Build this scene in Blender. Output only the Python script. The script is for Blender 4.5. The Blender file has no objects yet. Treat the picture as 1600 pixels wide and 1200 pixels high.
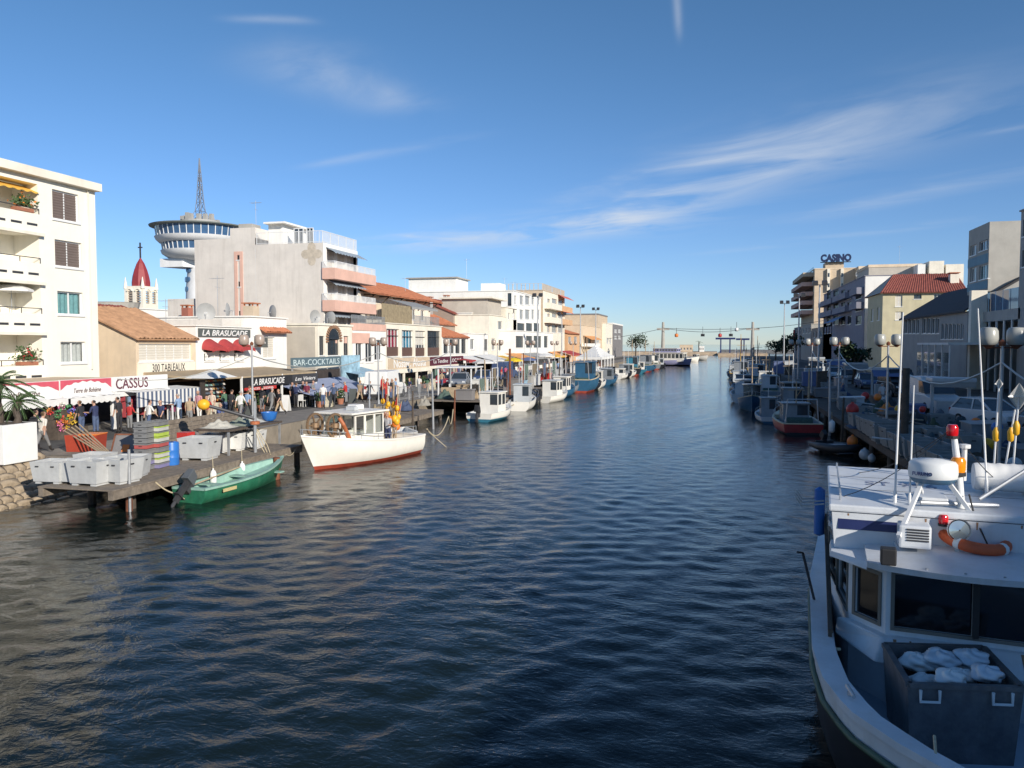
import bpy, bmesh, math, random
import numpy as np
from mathutils import Vector, Matrix
R = math.radians
rnd = random.Random(7)
SC = bpy.context.scene
COL = SC.collection

# ------------------------------------------------------------------ camera
CAM_H = 5.6                       # metres above the water: a road bridge over the canal
F_PX, YAW, PITCH = 1244.0, R(14.41), R(2.853)
cd = bpy.data.cameras.new("camera"); cam = bpy.data.objects.new("camera", cd); COL.objects.link(cam)
cam.location = (0, 0, CAM_H); cam.rotation_euler = (math.pi/2 - PITCH, 0, YAW)
cd.sensor_width = 36; cd.lens = F_PX/1600*36; cd.clip_start = 0.1; cd.clip_end = 40000
SC.camera = cam

# ------------------------------------------------------------------ sky and sun
SUN_EL, SUN_AZ = R(21), R(128)    # azimuth clockwise from the canal axis: behind the viewer, to the right
world = bpy.data.worlds.new("World"); SC.world = world; world.use_nodes = True
nt = world.node_tree; nt.nodes.clear()
def wn(t, **k):
    n = nt.nodes.new(t)
    for a, b in k.items(): setattr(n, a, b)
    return n
def wl(a, b): nt.links.new(a, b)
def wmath(op, a, b=None, c=None):
    n = wn('ShaderNodeMath', operation=op)
    for i, v in enumerate((a, b, c)):
        if v is None: continue
        if isinstance(v, (int, float)): n.inputs[i].default_value = v
        else: wl(v, n.inputs[i])
    return n.outputs[0]
sky = wn('ShaderNodeTexSky', sky_type='NISHITA', sun_disc=False, sun_elevation=SUN_EL, sun_rotation=SUN_AZ,
         altitude=0, air_density=1.0, dust_density=0.0, ozone_density=2.2)
# thin cirrus high above the sea, laid out on a horizontal plane overhead (direction / height)
tc = wn('ShaderNodeTexCoord'); sep = wn('ShaderNodeSeparateXYZ'); wl(tc.outputs['Generated'], sep.inputs[0])
zc = wmath('MAXIMUM', sep.outputs[2], 0.02)
px_ = wmath('DIVIDE', sep.outputs[0], zc); py_ = wmath('DIVIDE', sep.outputs[1], zc)
_ca, _sa = math.cos(R(-38)), math.sin(R(-38))
_u = wmath('ADD', wmath('MULTIPLY', px_, _ca), wmath('MULTIPLY', py_, _sa)); _v = wmath('SUBTRACT', wmath('MULTIPLY', py_, _ca), wmath('MULTIPLY', px_, _sa))
_com = wn('ShaderNodeCombineXYZ'); wl(wmath('MULTIPLY', _u, 1.0), _com.inputs[0]); wl(wmath('MULTIPLY', _v, 1.8), _com.inputs[1])
_n = wn('ShaderNodeTexNoise'); _n.inputs['Scale'].default_value = 1.0; _n.inputs['Detail'].default_value = 6
_n.inputs['Roughness'].default_value = 0.54; _n.inputs['Distortion'].default_value = 0.5; wl(_com.outputs[0], _n.inputs['Vector'])
_tex = wn('ShaderNodeMapRange'); _tex.inputs[1].default_value = 0.36; _tex.inputs[2].default_value = 0.72; wl(_n.outputs['Fac'], _tex.inputs[0])
def streak(x0, y0, x1, y1, w, sharp):
    """a band of cirrus between two points of the cloud plane"""
    L = math.hypot(x1-x0, y1-y0); dx, dy = (x1-x0)/L, (y1-y0)/L
    u = wmath('ADD', wmath('MULTIPLY', px_, dx), wmath('MULTIPLY_ADD', py_, dy, -x0*dx-y0*dy))
    v = wmath('ADD', wmath('MULTIPLY', py_, dx), wmath('MULTIPLY_ADD', px_, -dy, -y0*dx+x0*dy))
    g = wmath('MULTIPLY_ADD', v, 1/w, wmath('MULTIPLY_ADD', _n.outputs['Fac'], 1.9, -.95))
    e = wmath('MULTIPLY_ADD', u, 2/L, -1.0); e2 = wmath('MULTIPLY', e, e)
    k = wmath('MULTIPLY_ADD', wmath('MULTIPLY', e2, e2), 1.6, wmath('MULTIPLY', g, g))
    return wmath('MULTIPLY', wmath('EXPONENT', wmath('MULTIPLY', k, -1.0)), sharp)
STREAKS_HERE = True
cl = None
for a in ((-3.6, 8.0, -0.2, 6.5, .60, .62), (-1.1, 7.1, 1.0, 3.5, .48, .78), (-1.55, 2.45, -1.25, 3.3, .2, .5), (-2.3, 4.15, -1.1, 3.7, .07, .26),
          (-.12, 2.1, -.135, 2.72, .012, .34), (1.2, 4.3, 1.6, 3.95, .05, .42), (.5, 7.0, 1.9, 5.0, .22, .36), (-.2, 9.2, 2.2, 7.0, .2, .2), (1.0, 2.6, 2.0, 2.2, .3, .28), (-1.5, 2.2, -1.2, 2.3, .03, .25)):
    s_ = streak(*a); cl = s_ if cl is None else wmath('ADD', cl, s_)
cl = wmath('MINIMUM', wmath('MULTIPLY', cl, _tex.outputs[0]), 0.75)
world.cycles.sampling_method = 'MANUAL'; world.cycles.sample_map_resolution = 512
# the air over the sea: cooler and clearer near the horizon than the stock atmosphere
_h = wn('ShaderNodeMapRange', interpolation_type='SMOOTHSTEP'); _h.inputs[1].default_value = -.02; _h.inputs[2].default_value = .42; wl(sep.outputs[2], _h.inputs[0])
tint = wn('ShaderNodeMix', data_type='RGBA'); wl(_h.outputs[0], tint.inputs['Factor']); tint.inputs['A'].default_value = (.76, .98, 1.5, 1); tint.inputs['B'].default_value = (.67, .99, 1.25, 1)
graded = wn('ShaderNodeMix', data_type='RGBA', blend_type='MULTIPLY'); graded.inputs['Factor'].default_value = 1; wl(sky.outputs[0], graded.inputs['A']); wl(tint.outputs['Result'], graded.inputs['B'])
mixc = wn('ShaderNodeMix', data_type='RGBA'); wl(cl, mixc.inputs['Factor']); wl(graded.outputs['Result'], mixc.inputs['A'])
mixc.inputs['B'].default_value = (7.6, 8.2, 9.0, 1)
bg = wn('ShaderNodeBackground'); bg.inputs['Strength'].default_value = 0.084
wl(mixc.outputs["Result"], bg.inputs["Color"])
wo = wn('ShaderNodeOutputWorld'); wl(bg.outputs[0], wo.inputs['Surface'])
sl = bpy.data.lights.new("sun", 'SUN'); sl.energy = 5.0; sl.angle = R(0.53); sl.color = (1.0, 0.93, 0.82)
sun = bpy.data.objects.new("sun", sl); COL.objects.link(sun)
SUN_DIR = Vector((math.sin(SUN_AZ)*math.cos(SUN_EL), math.cos(SUN_AZ)*math.cos(SUN_EL), math.sin(SUN_EL)))
sun.rotation_euler = SUN_DIR.to_track_quat('Z', 'Y').to_euler(); sun.location = (60, -60, 60)
vs = SC.view_settings
vs.view_transform = 'Standard'; vs.look = 'None'; vs.exposure = 0.12; vs.gamma = 1.0; vs.use_curve_mapping = False
SC.cycles.use_denoising = True
SC.cycles.max_bounces = 8; SC.cycles.transparent_max_bounces = 12

# ------------------------------------------------------------------ pixel <-> place (used to measure the photograph)
def ray(px, py):
    a, b = (px-800)/F_PX, -(py-600)/F_PX
    fwd = math.cos(PITCH)+b*math.sin(PITCH); z = -math.sin(PITCH)+b*math.cos(PITCH)
    return (a*math.cos(YAW)-fwd*math.sin(YAW), a*math.sin(YAW)+fwd*math.cos(YAW), z)
def onX(px, py, X): r = ray(px, py); t = X/r[0]; return (r[1]*t, CAM_H+r[2]*t)
def onY(px, py, Y): r = ray(px, py); t = Y/r[1]; return (r[0]*t, CAM_H+r[2]*t)
def onZ(px, py, Z): r = ray(px, py); t = (Z-CAM_H)/r[2]; return (r[0]*t, r[1]*t)

# ------------------------------------------------------------------ materials
MATS = {}
def M(name, col=None, rough=.6, metal=0., var=.10, scale=2.5, bump=0., bscale=30., streak=0., spec=.5, emit=None, dirt=None):
    if name in MATS: return MATS[name]
    m = bpy.data.materials.new(name); m.use_nodes = True; MATS[name] = m
    t = m.node_tree; b = t.nodes['Principled BSDF']
    b.inputs['Roughness'].default_value = rough; b.inputs['Metallic'].default_value = metal
    b.inputs['Specular IOR Level'].default_value = spec
    L = t.links.new
    tcn = t.nodes.new('ShaderNodeTexCoord')
    n = t.nodes.new('ShaderNodeTexNoise'); n.inputs['Scale'].default_value = scale; n.inputs['Detail'].default_value = 6
    n.inputs['Roughness'].default_value = .65
    L(tcn.outputs['Object'], n.inputs['Vector'])
    mx = t.nodes.new('ShaderNodeMix'); mx.data_type = 'RGBA'
    mr = t.nodes.new('ShaderNodeMapRange'); mr.inputs[1].default_value = .3; mr.inputs[2].default_value = .7
    L(n.outputs['Fac'], mr.inputs[0]); L(mr.outputs[0], mx.inputs['Factor'])
    mx.inputs['A'].default_value = tuple(max(0, c*(1-var)) for c in col)+(1,)
    mx.inputs['B'].default_value = tuple(min(1, c*(1+var)) for c in col)+(1,)
    out = mx.outputs['Result']
    if streak:
        mp = t.nodes.new('ShaderNodeMapping'); mp.inputs['Scale'].default_value = (1.6, 1.6, .12)
        L(tcn.outputs['Object'], mp.inputs['Vector'])
        n2 = t.nodes.new('ShaderNodeTexNoise'); n2.inputs['Scale'].default_value = 1.4; n2.inputs['Detail'].default_value = 7; n2.inputs['Roughness'].default_value = .7
        L(mp.outputs[0], n2.inputs['Vector'])
        m2 = t.nodes.new('ShaderNodeMapRange'); m2.inputs[1].default_value = .5; m2.inputs[2].default_value = .78
        m2.inputs[4].default_value = streak
        L(n2.outputs['Fac'], m2.inputs[0])
        mx2 = t.nodes.new('ShaderNodeMix'); mx2.data_type = 'RGBA'; L(m2.outputs[0], mx2.inputs['Factor']); L(out, mx2.inputs['A'])
        d = dirt or (.30, .27, .23)
        mx2.inputs['B'].default_value = d+(1,); out = mx2.outputs['Result']
    L(out, b.inputs['Base Color'])
    if bump:
        n3 = t.nodes.new('ShaderNodeTexNoise'); n3.inputs['Scale'].default_value = bscale; n3.inputs['Detail'].default_value = 5
        L(tcn.outputs['Object'], n3.inputs['Vector'])
        bp = t.nodes.new('ShaderNodeBump'); bp.inputs['Strength'].default_value = bump; bp.inputs['Distance'].default_value = .02
        L(n3.outputs['Fac'], bp.inputs['Height']); L(bp.outputs[0], b.inputs['Normal'])
    if emit:
        b.inputs['Emission Color'].default_value = tuple(emit[:3])+(1,); b.inputs['Emission Strength'].default_value = emit[3]
    return m
def stripes(name, ca, cb, axis, period, duty=.5, rough=.7):
    if name in MATS: return MATS[name]
    m = M(name, ca, rough); t = m.node_tree; b = t.nodes['Principled BSDF']
    tcn = t.nodes.new('ShaderNodeTexCoord'); sp = t.nodes.new('ShaderNodeSeparateXYZ'); t.links.new(tcn.outputs['Object'], sp.inputs[0])
    def mt(op, x, y):
        n = t.nodes.new('ShaderNodeMath'); n.operation = op
        t.links.new(x, n.inputs[0]); n.inputs[1].default_value = y; return n.outputs[0]
    f = mt('GREATER_THAN', mt('FRACT', mt('DIVIDE', sp.outputs[axis], period), 0), duty)
    mx = t.nodes.new('ShaderNodeMix'); mx.data_type = 'RGBA'; t.links.new(f, mx.inputs['Factor'])
    mx.inputs['A'].default_value = ca+(1,); mx.inputs['B'].default_value = cb+(1,)
    t.links.new(mx.outputs['Result'], b.inputs['Base Color']); return m
def wall(name, col, streak=.25, var=.07, dirt=None): return M('wall_'+name, col, .85, var=var*1.5, scale=.7, bump=.25, bscale=14, streak=streak, dirt=dirt)
W = dict(
    cream=wall('cream', (.83, .79, .69), .10, .03), white=wall('white', (.82, .80, .75), .16, .04), grey=wall('grey', (.66, .61, .55), .4, .06, (.36, .31, .26)),
    peach=wall('peach', (.70, .56, .40), .25), ivory=wall('ivory', (.79, .73, .61), .18), yellow=wall('yellow', (.56, .50, .33), .2),
    stucco=wall('stucco', (.50, .45, .38), .3), brown=wall('brown', (.33, .27, .22), .4), tan=wall('tan', (.58, .46, .33), .2),
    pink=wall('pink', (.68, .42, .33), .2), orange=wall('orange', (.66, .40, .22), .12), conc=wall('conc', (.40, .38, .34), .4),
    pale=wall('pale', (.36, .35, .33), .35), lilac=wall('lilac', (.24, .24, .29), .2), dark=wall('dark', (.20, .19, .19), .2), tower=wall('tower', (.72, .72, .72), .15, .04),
    panelblue=wall('panelblue', (.20, .33, .40), .1))
WHITE = M('white_paint', (.80, .79, .76), .45, var=.05)
WMETAL = M('white_metal', (.74, .74, .73), .35, var=.06)
GALV = M('galvanised_steel', (.46, .47, .48), .42, .55, var=.18)
DARKMETAL = M('dark_metal', (.06, .06, .065), .5, .3, var=.25)
BLACK = M('black_rubber', (.02, .02, .022), .6, var=.2)
GLASS = M('window_glass', (.035, .045, .055), .06, var=.3, scale=.8, spec=.8)
GLASSB = M('blue_glass', (.05, .11, .21), .06, var=.25, scale=.5, spec=.8)
SHUT = M('shutter_brown', (.15, .115, .10), .55, var=.08)
SHUTL = M('shutter_pale', (.62, .58, .50), .55, var=.06)
SHUTG = M('shutter_grey', (.42, .42, .42), .55, var=.06)
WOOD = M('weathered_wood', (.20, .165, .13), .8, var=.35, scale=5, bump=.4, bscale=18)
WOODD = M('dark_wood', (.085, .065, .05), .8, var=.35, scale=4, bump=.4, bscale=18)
WOODL = M('pale_wood', (.42, .32, .21), .75, var=.25, scale=5, bump=.2)
RUST = M('rusty_iron', (.20, .075, .04), .8, .2, var=.4, scale=5, bump=.3)
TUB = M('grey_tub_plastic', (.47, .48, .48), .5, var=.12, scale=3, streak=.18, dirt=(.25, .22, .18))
TUBW = M('white_tub_plastic', (.66, .66, .64), .5, var=.08, scale=3, streak=.15)
RED = M('red_paint', (.50, .035, .03), .4, var=.12)
ORANGE = M('orange_plastic', (.75, .20, .03), .45, var=.12)
YELLOW = M('yellow_plastic', (.80, .42, .02), .45, var=.1)
BLUE = M('blue_plastic', (.03, .16, .50), .4, var=.12)
NAVY = M('navy_paint', (.02, .03, .11), .4, var=.15)
ROPE = M('rope', (.50, .42, .28), .9, var=.25, scale=20)
TERRA = M('roof_tile', (.46, .17, .085), .85, var=.30, scale=1.8, bump=.3, bscale=12)
TERRAL = M('roof_tile_weathered', (.46, .26, .145), .85, var=.28, scale=1.8, bump=.3, bscale=12)
TERRAR = M('roof_tile_red', (.25, .07, .05), .8, var=.22, scale=1.8, bump=.3, bscale=12)
AWNW = M('awning_white', (.72, .71, .68), .8, var=.06)
AWNB = M('awning_blue', (.12, .16, .30), .8, var=.10)
AWNG = M('awning_grey', (.30, .30, .29), .8, var=.10)
AWNY = M('awning_yellow', (.72, .42, .07), .8, var=.08)
AWNO = M('awning_orange', (.70, .33, .12), .8, var=.08)
AWNR = M('awning_red', (.40, .05, .05), .75, var=.15)
INTERIOR = M('interior_dark', (.045, .035, .03), .9, var=.3)  # near-black: the shade inside shops is put into flat backing sheets
FOLIAGE = M('foliage', (.055, .10, .03), .7, var=.45, scale=6)
FOLIAGED = M('dark_foliage', (.03, .055, .022), .7, var=.4, scale=3)
GLASSC = bpy.data.materials.new('clear_glass'); GLASSC.use_nodes = True
def _gc():
    t = GLASSC.node_tree; t.nodes.remove(t.nodes['Principled BSDF']); o = t.nodes['Material Output']
    tr = t.nodes.new('ShaderNodeBsdfTransparent'); gl = t.nodes.new('ShaderNodeBsdfGlossy'); gl.inputs['Roughness'].default_value = .03
    tr.inputs['Color'].default_value = (.82, .86, .87, 1)
    fr = t.nodes.new('ShaderNodeLayerWeight'); fr.inputs['Blend'].default_value = .12; mx = t.nodes.new('ShaderNodeMixShader')
    t.links.new(fr.outputs['Facing'], mx.inputs[0]); t.links.new(tr.outputs[0], mx.inputs[1]); t.links.new(gl.outputs[0], mx.inputs[2]); t.links.new(mx.outputs[0], o.inputs[0])
_gc()
CLOTH = {}
def cloth(c):
    k = 'cloth_%02d_%02d_%02d' % tuple(int(v*99) for v in c)
    if k not in CLOTH: CLOTH[k] = M(k, c, .85, var=.15, scale=8)
    return CLOTH[k]

# ------------------------------------------------------------------ mesh building
LOCAL = set()                     # things whose parts are modelled round their own origin
def wloc(o):
    v = Vector((0, 0, 0)); r = o
    while r is not None and r.parent is not None: r = r.parent
    if r is not None and r.name in LOCAL: return v
    while o is not None: v += o.location; o = o.parent
    return v
class MB:
    def __init__(s): s.v, s.f, s.m = [], [], []
    def add(s, vs_, fs, mi=0):
        k = len(s.v); s.v += [tuple(p) for p in vs_]; s.f += [tuple(i+k for i in f) for f in fs]; s.m += [mi]*len(fs); return s
    def box(s, x0, x1, y0, y1, z0, z1, mi=0):
        return s.add([(x0, y0, z0), (x1, y0, z0), (x1, y1, z0), (x0, y1, z0), (x0, y0, z1), (x1, y0, z1), (x1, y1, z1), (x0, y1, z1)],
                     [(0, 3, 2, 1), (4, 5, 6, 7), (0, 1, 5, 4), (1, 2, 6, 5), (2, 3, 7, 6), (3, 0, 4, 7)], mi)
    def hexa(s, lo, hi, mi=0):
        """lo, hi: four corners each"""
        return s.add(list(lo)+list(hi), [(0, 3, 2, 1), (4, 5, 6, 7), (0, 1, 5, 4), (1, 2, 6, 5), (2, 3, 7, 6), (3, 0, 4, 7)], mi)
    def quad(s, a, b, c, d, mi=0): return s.add([a, b, c, d], [(0, 1, 2, 3)], mi)
    def bar(s, a, b, w, h=None, mi=0):
        a, b = Vector(a), Vector(b); d = (b-a).normalized(); h = h or w
        u = d.cross(Vector((0, 0, 1)));
        if u.length < 1e-3: u = Vector((1, 0, 0))
        u.normalize(); v = u.cross(d)
        q = [(u*w/2*i+v*h/2*j) for i, j in ((-1, -1), (1, -1), (1, 1), (-1, 1))]
        return s.hexa([a+p for p in q], [b+p for p in q], mi)
    def tube(s, pts, r, n=8, mi=0, caps=True):
        pts = [Vector(p) for p in pts]; rs = r if isinstance(r, (list, tuple)) else [r]*len(pts)
        rings = []; up = None
        for i, p in enumerate(pts):
            d = (pts[min(i+1, len(pts)-1)]-pts[max(i-1, 0)]).normalized()
            if up is None: up = Vector((0, 0, 1)) if abs(d.z) < .9 else Vector((1, 0, 0))
            u = d.cross(up).normalized(); up = u.cross(d).normalized()
            rings.append([p+(u*math.cos(a)+up*math.sin(a))*rs[i] for a in [2*math.pi*k/n for k in range(n)]])
        vs_ = [q for rg in rings for q in rg]; fs = []
        for i in range(len(pts)-1):
            for k in range(n): fs.append((i*n+k, i*n+(k+1) % n, (i+1)*n+(k+1) % n, (i+1)*n+k))
        if caps: fs += [tuple(range(n))[::-1], tuple((len(pts)-1)*n+k for k in range(n))]
        return s.add(vs_, fs, mi)
    def lathe(s, prof, c=(0, 0, 0), n=24, mi=0, a0=0, a1=2*math.pi):
        """prof: (r, z) pairs round a vertical axis"""
        full = abs(a1-a0-2*math.pi) < 1e-6; m = n if full else n+1; vs_, fs = [], []
        for r, z in prof:
            for k in range(m):
                a = a0+(a1-a0)*k/n; vs_.append((c[0]+r*math.cos(a), c[1]+r*math.sin(a), c[2]+z))
        for i in range(len(prof)-1):
            for k in range(n):
                k2 = (k+1) % m
                fs.append((i*m+k, i*m+k2, (i+1)*m+k2, (i+1)*m+k))
        return s.add(vs_, fs, mi)
    def sphere(s, c, r, n=12, mi=0, sz=1.):
        return s.lathe([(max(1e-4, r*math.sin(math.pi*i/(n//2+2))), -r*sz*math.cos(math.pi*i/(n//2+2))) for i in range(n//2+3)], c, n, mi)
    def grid(s, fn, nu, nv, mi=0):
        k = [fn(i/nu, j/nv) for j in range(nv+1) for i in range(nu+1)]
        return s.add(k, [(j*(nu+1)+i, j*(nu+1)+i+1, (j+1)*(nu+1)+i+1, (j+1)*(nu+1)+i) for j in range(nv) for i in range(nu)], mi)
    def prism(s, poly, axis, a, b, mi=0):
        """poly of 2-D points extruded along an axis from a to b"""
        def P(p, t): return {0: (t, p[0], p[1]), 1: (p[0], t, p[1]), 2: (p[0], p[1], t)}[axis]
        n = len(poly)
        return s.add([P(p, a) for p in poly]+[P(p, b) for p in poly], [tuple(range(n))[::-1], tuple(range(n, 2*n))]+[(i, (i+1) % n, n+(i+1) % n, n+i) for i in range(n)], mi)
    def build(s, name, mat, parent=None, smooth=False, bevel=0, rel=True):
        me = bpy.data.meshes.new(name); off = wloc(parent) if (parent is not None and rel) else Vector((0, 0, 0))
        me.from_pydata([(x-off.x, y-off.y, z-off.z) for x, y, z in s.v], [], s.f)
        for mm in (mat if isinstance(mat, (list, tuple)) else [mat]): me.materials.append(mm)
        if any(s.m): me.polygons.foreach_set('material_index', s.m)
        bm = bmesh.new(); bm.from_mesh(me); bmesh.ops.recalc_face_normals(bm, faces=bm.faces)
        if bevel: bmesh.ops.bevel(bm, geom=bm.edges[:], offset=bevel, segments=2, affect='EDGES', profile=.6)
        bm.to_mesh(me); bm.free()
        if smooth:
            me.polygons.foreach_set('use_smooth', [True]*len(me.polygons))
            if smooth != 'all': me.set_sharp_from_angle(angle=R(40))
        me.update()
        o = bpy.data.objects.new(name, me); COL.objects.link(o)
        if parent is not None: o.parent = parent
        return o
def tag(o, label=None, cat=None, group=None, kind=None):
    for k, v in (('label', label), ('category', cat), ('group', group), ('kind', kind)):
        if v: o[k] = v
    return o
def thing(name, label, cat, loc=(0, 0, 0), rz=0, group=None, local=False):
    o = bpy.data.objects.new(name, None); COL.objects.link(o); o.location = loc; o.rotation_euler = (0, 0, rz); o.empty_display_size = .2
    if local: LOCAL.add(o.name)
    return tag(o, label, cat, group)
def solo(mb, name, mat, label, cat, group=None, loc=None, smooth=False, bevel=0, rz=0):
    """a thing that is one mesh; its origin is put at its base"""
    if loc is None:
        xs = [p[0] for p in mb.v]; ys = [p[1] for p in mb.v]; zs = [p[2] for p in mb.v]
        loc = ((min(xs)+max(xs))/2, (min(ys)+max(ys))/2, min(zs))
        mb.v = [(x-loc[0], y-loc[1], z-loc[2]) for x, y, z in mb.v]
    o = mb.build(name, mat, None, smooth, bevel); o.location = loc; o.rotation_euler = (0, 0, rz)
    return tag(o, label, cat, group)
def dup(o, loc=None, rz=None, label=None, group=None, parent=None, scale=None):
    c = o.copy(); COL.objects.link(c)
    if parent is not None: c.parent = parent
    for ch in list(o.children): dup(ch, parent=c)
    if loc is not None: c.location = loc
    if rz is not None: c.rotation_euler = (0, 0, rz)
    if scale is not None: c.scale = scale
    if label: c['label'] = label
    if group: c['group'] = group
    return c
def repaint(o, old, new):
    """give a copied part its own colour"""
    for ch in [o]+list(o.children_recursive):
        if ch.type == 'MESH' and any(ms.material == old for ms in ch.material_slots):
            ch.data = ch.data.copy()
            for i, mm in enumerate(ch.data.materials):
                if mm == old: ch.data.materials[i] = new
def structure(mb, name, mat, smooth=False): return tag(mb.build(name, mat, None, smooth), kind='structure')

class Face:
    """an upright plane: u along it, z up, n outward"""
    def __init__(s, o, du, dn): s.o, s.du, s.dn = Vector(o).to_2d(), Vector(du), Vector(dn)
    def P(s, u, z, n=0.):
        q = s.o+s.du*u+s.dn*n; return (q.x, q.y, z)
    def box(s, mb, u0, u1, z0, z1, n0, n1, mi=0):
        return mb.hexa([s.P(u0, z0, n0), s.P(u1, z0, n0), s.P(u1, z0, n1), s.P(u0, z0, n1)], [s.P(u0, z1, n0), s.P(u1, z1, n0), s.P(u1, z1, n1), s.P(u0, z1, n1)], mi)
def cut_wall(mb, F, u0, u1, z0, z1, ops, depth=.18):
    """a wall sheet with openings and their reveals"""
    ops = [o for o in ops if o[1] > u0 and o[0] < u1]
    us = sorted({u0, u1, *[min(max(v, u0), u1) for o in ops for v in o[:2]]}); zs = sorted({z0, z1, *[min(max(v, z0), z1) for o in ops for v in o[2:4]]})
    for i in range(len(us)-1):
        for j in range(len(zs)-1):
            cu, cz = (us[i]+us[i+1])/2, (zs[j]+zs[j+1])/2
            if any(o[0] < cu < o[1] and o[2] < cz < o[3] for o in ops): continue
            mb.quad(F.P(us[i], zs[j]), F.P(us[i+1], zs[j]), F.P(us[i+1], zs[j+1]), F.P(us[i], zs[j+1]))
    for o in ops:
        d = -(o[5] if len(o) > 5 and o[5] else depth)
        a, b, c, e = o[:4]
        for p, q in (((a, c), (a, e)), ((b, c), (b, e)), ((a, c), (b, c)), ((a, e), (b, e))):
            mb.quad(F.P(*p), F.P(*q), F.P(*q, d), F.P(*p, d))
def window(root, F, u0, u1, z0, z1, style='glass', depth=.18, name='window'):
    d = -depth; w = min(.07, (u1-u0)*.09)
    mb = MB()
    for a, b, c, e in ((u0, u1, z0, z0+w), (u0, u1, z1-w, z1), (u0, u0+w, z0+w, z1-w), (u1-w, u1, z0+w, z1-w)): F.box(mb, a, b, c, e, d-.02, d+.05)
    nm = 0 if (u1-u0) < .7 else (1 if (u1-u0) < 1.9 else int((u1-u0)/.95))
    for k in range(nm):
        uu = u0+(u1-u0)*(k+1)/(nm+1); F.box(mb, uu-w/2, uu+w/2, z0+w, z1-w, d-.02, d+.045)
    fm = {'dark': DARKMETAL}.get(style, WMETAL)
    o = mb.build(name, fm, root)
    base = style.split(':')[0]
    if base in ('glass', 'dark', 'blind'):
        mb = MB(); mb.quad(F.P(u0, z0, d), F.P(u1, z0, d), F.P(u1, z1, d), F.P(u0, z1, d)); mb.build('pane', GLASS, o)
    if base == 'curtain':
        col = {'': (.62, .60, .56), 'teal': (.22, .42, .42), 'red': (.42, .03, .07), 'blue': (.05, .30, .45)}[style.split(':')[1] if ':' in style else '']
        n = 14
        mb = MB(); mb.grid(lambda a, b: F.P(u0+(u1-u0)*a, z0+(z1-z0)*b, d-.1+.035*math.sin(a*n*2.6)*(1.2-b*.5)), n*3, 2)
        mb.build('curtain', cloth(col), o, smooth='all')
        mb = MB(); mb.quad(F.P(u0, z0, d), F.P(u1, z0, d), F.P(u1, z1, d), F.P(u0, z1, d)); mb.build('pane', GLASSC, o)
    if base in ('shutter', 'shutterl', 'shutterg', 'blind'):
        mb = MB(); zz = z0 if base != 'blind' else z0+(z1-z0)*.45
        n = max(3, int((z1-zz)/.14)); h = (z1-zz)/n
        mb.grid(lambda a, b: F.P(u0+(u1-u0)*a, zz+(z1-zz)*b, d+.03+(.02 if int(b*n*2+.01) % 2 else 0.)), 1, n*2)
        mb.build('shutter', {'shutter': SHUT, 'shutterl': SHUTL, 'shutterg': SHUTG, 'blind': SHUTL}[base], o)
    if z0 > 2.2 and base != 'door':
        mb = MB(); F.box(mb, u0-.07, u1+.07, z0-.09, z0-.005, d, .07); mb.build('sill', WMETAL, o)
    return o
def wp(X, p0, p1, q0, q1, style='glass', depth=None):
    """an opening on a quay front at X from its photographed column range and row range"""
    c = (p0+p1)/2; r = (q0+q1)/2
    return (onX(p0, r, X)[0], onX(p1, r, X)[0], onX(c, q1, X)[1], onX(c, q0, X)[1], style, depth)
GZ = 1.2
def building(name, label, xf, xb, y0, y1, z1, mat, front=(), cam=(), z0=GZ, cat='building', roof=True, cornice=.12, depth=.18, parapet=.35, corn_mat=None):
    """front openings in world (y0,y1,z0,z1,style,depth); cam openings (x,x,z,z,style,depth) in the wall that faces the bridge"""
    s = 1 if xf > xb else -1
    root = thing(name, label, cat, (xf, (y0+y1)/2, z0))
    F = Face((xf, 0), (0, 1), (s, 0)); C = Face((0, y0), (1, 0), (0, -1))
    mb = MB()
    cut_wall(mb, F, y0, y1, z0, z1, list(front), depth); cut_wall(mb, C, min(xf, xb), max(xf, xb), z0, z1, list(cam), depth)
    mb.quad((xb, y0, z0), (xb, y1, z0), (xb, y1, z1), (xb, y0, z1)); mb.quad((xf, y1, z0), (xb, y1, z0), (xb, y1, z1), (xf, y1, z1))
    if roof: mb.quad((xf, y0, z1-parapet), (xb, y0, z1-parapet), (xb, y1, z1-parapet), (xf, y1, z1-parapet))
    mb.build('wall', mat, root)
    if cornice:
        mb = MB(); e = .12; t = .22; a, b = min(xf, xb), max(xf, xb)
        mb.box(a-e, b+e, y0-e, y0+t, z1, z1+cornice); mb.box(a-e, b+e, y1-t, y1+e, z1, z1+cornice)
        mb.box(a-e, a+t, y0+t, y1-t, z1, z1+cornice); mb.box(b-t, b+e, y0+t, y1-t, z1, z1+cornice)
        mb.build('cornice', corn_mat or mat, root)
    for G, lst in ((F, front), (C, cam)):
        for o in lst:
            st = o[4] if len(o) > 4 else 'glass'
            if st in ('void', 'recess'): continue
            window(root, G, o[0], o[1], o[2], o[3], st, (o[5] if len(o) > 5 and o[5] else depth))
    root['_f'] = 0; del root['_f']
    return root, F, C
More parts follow.
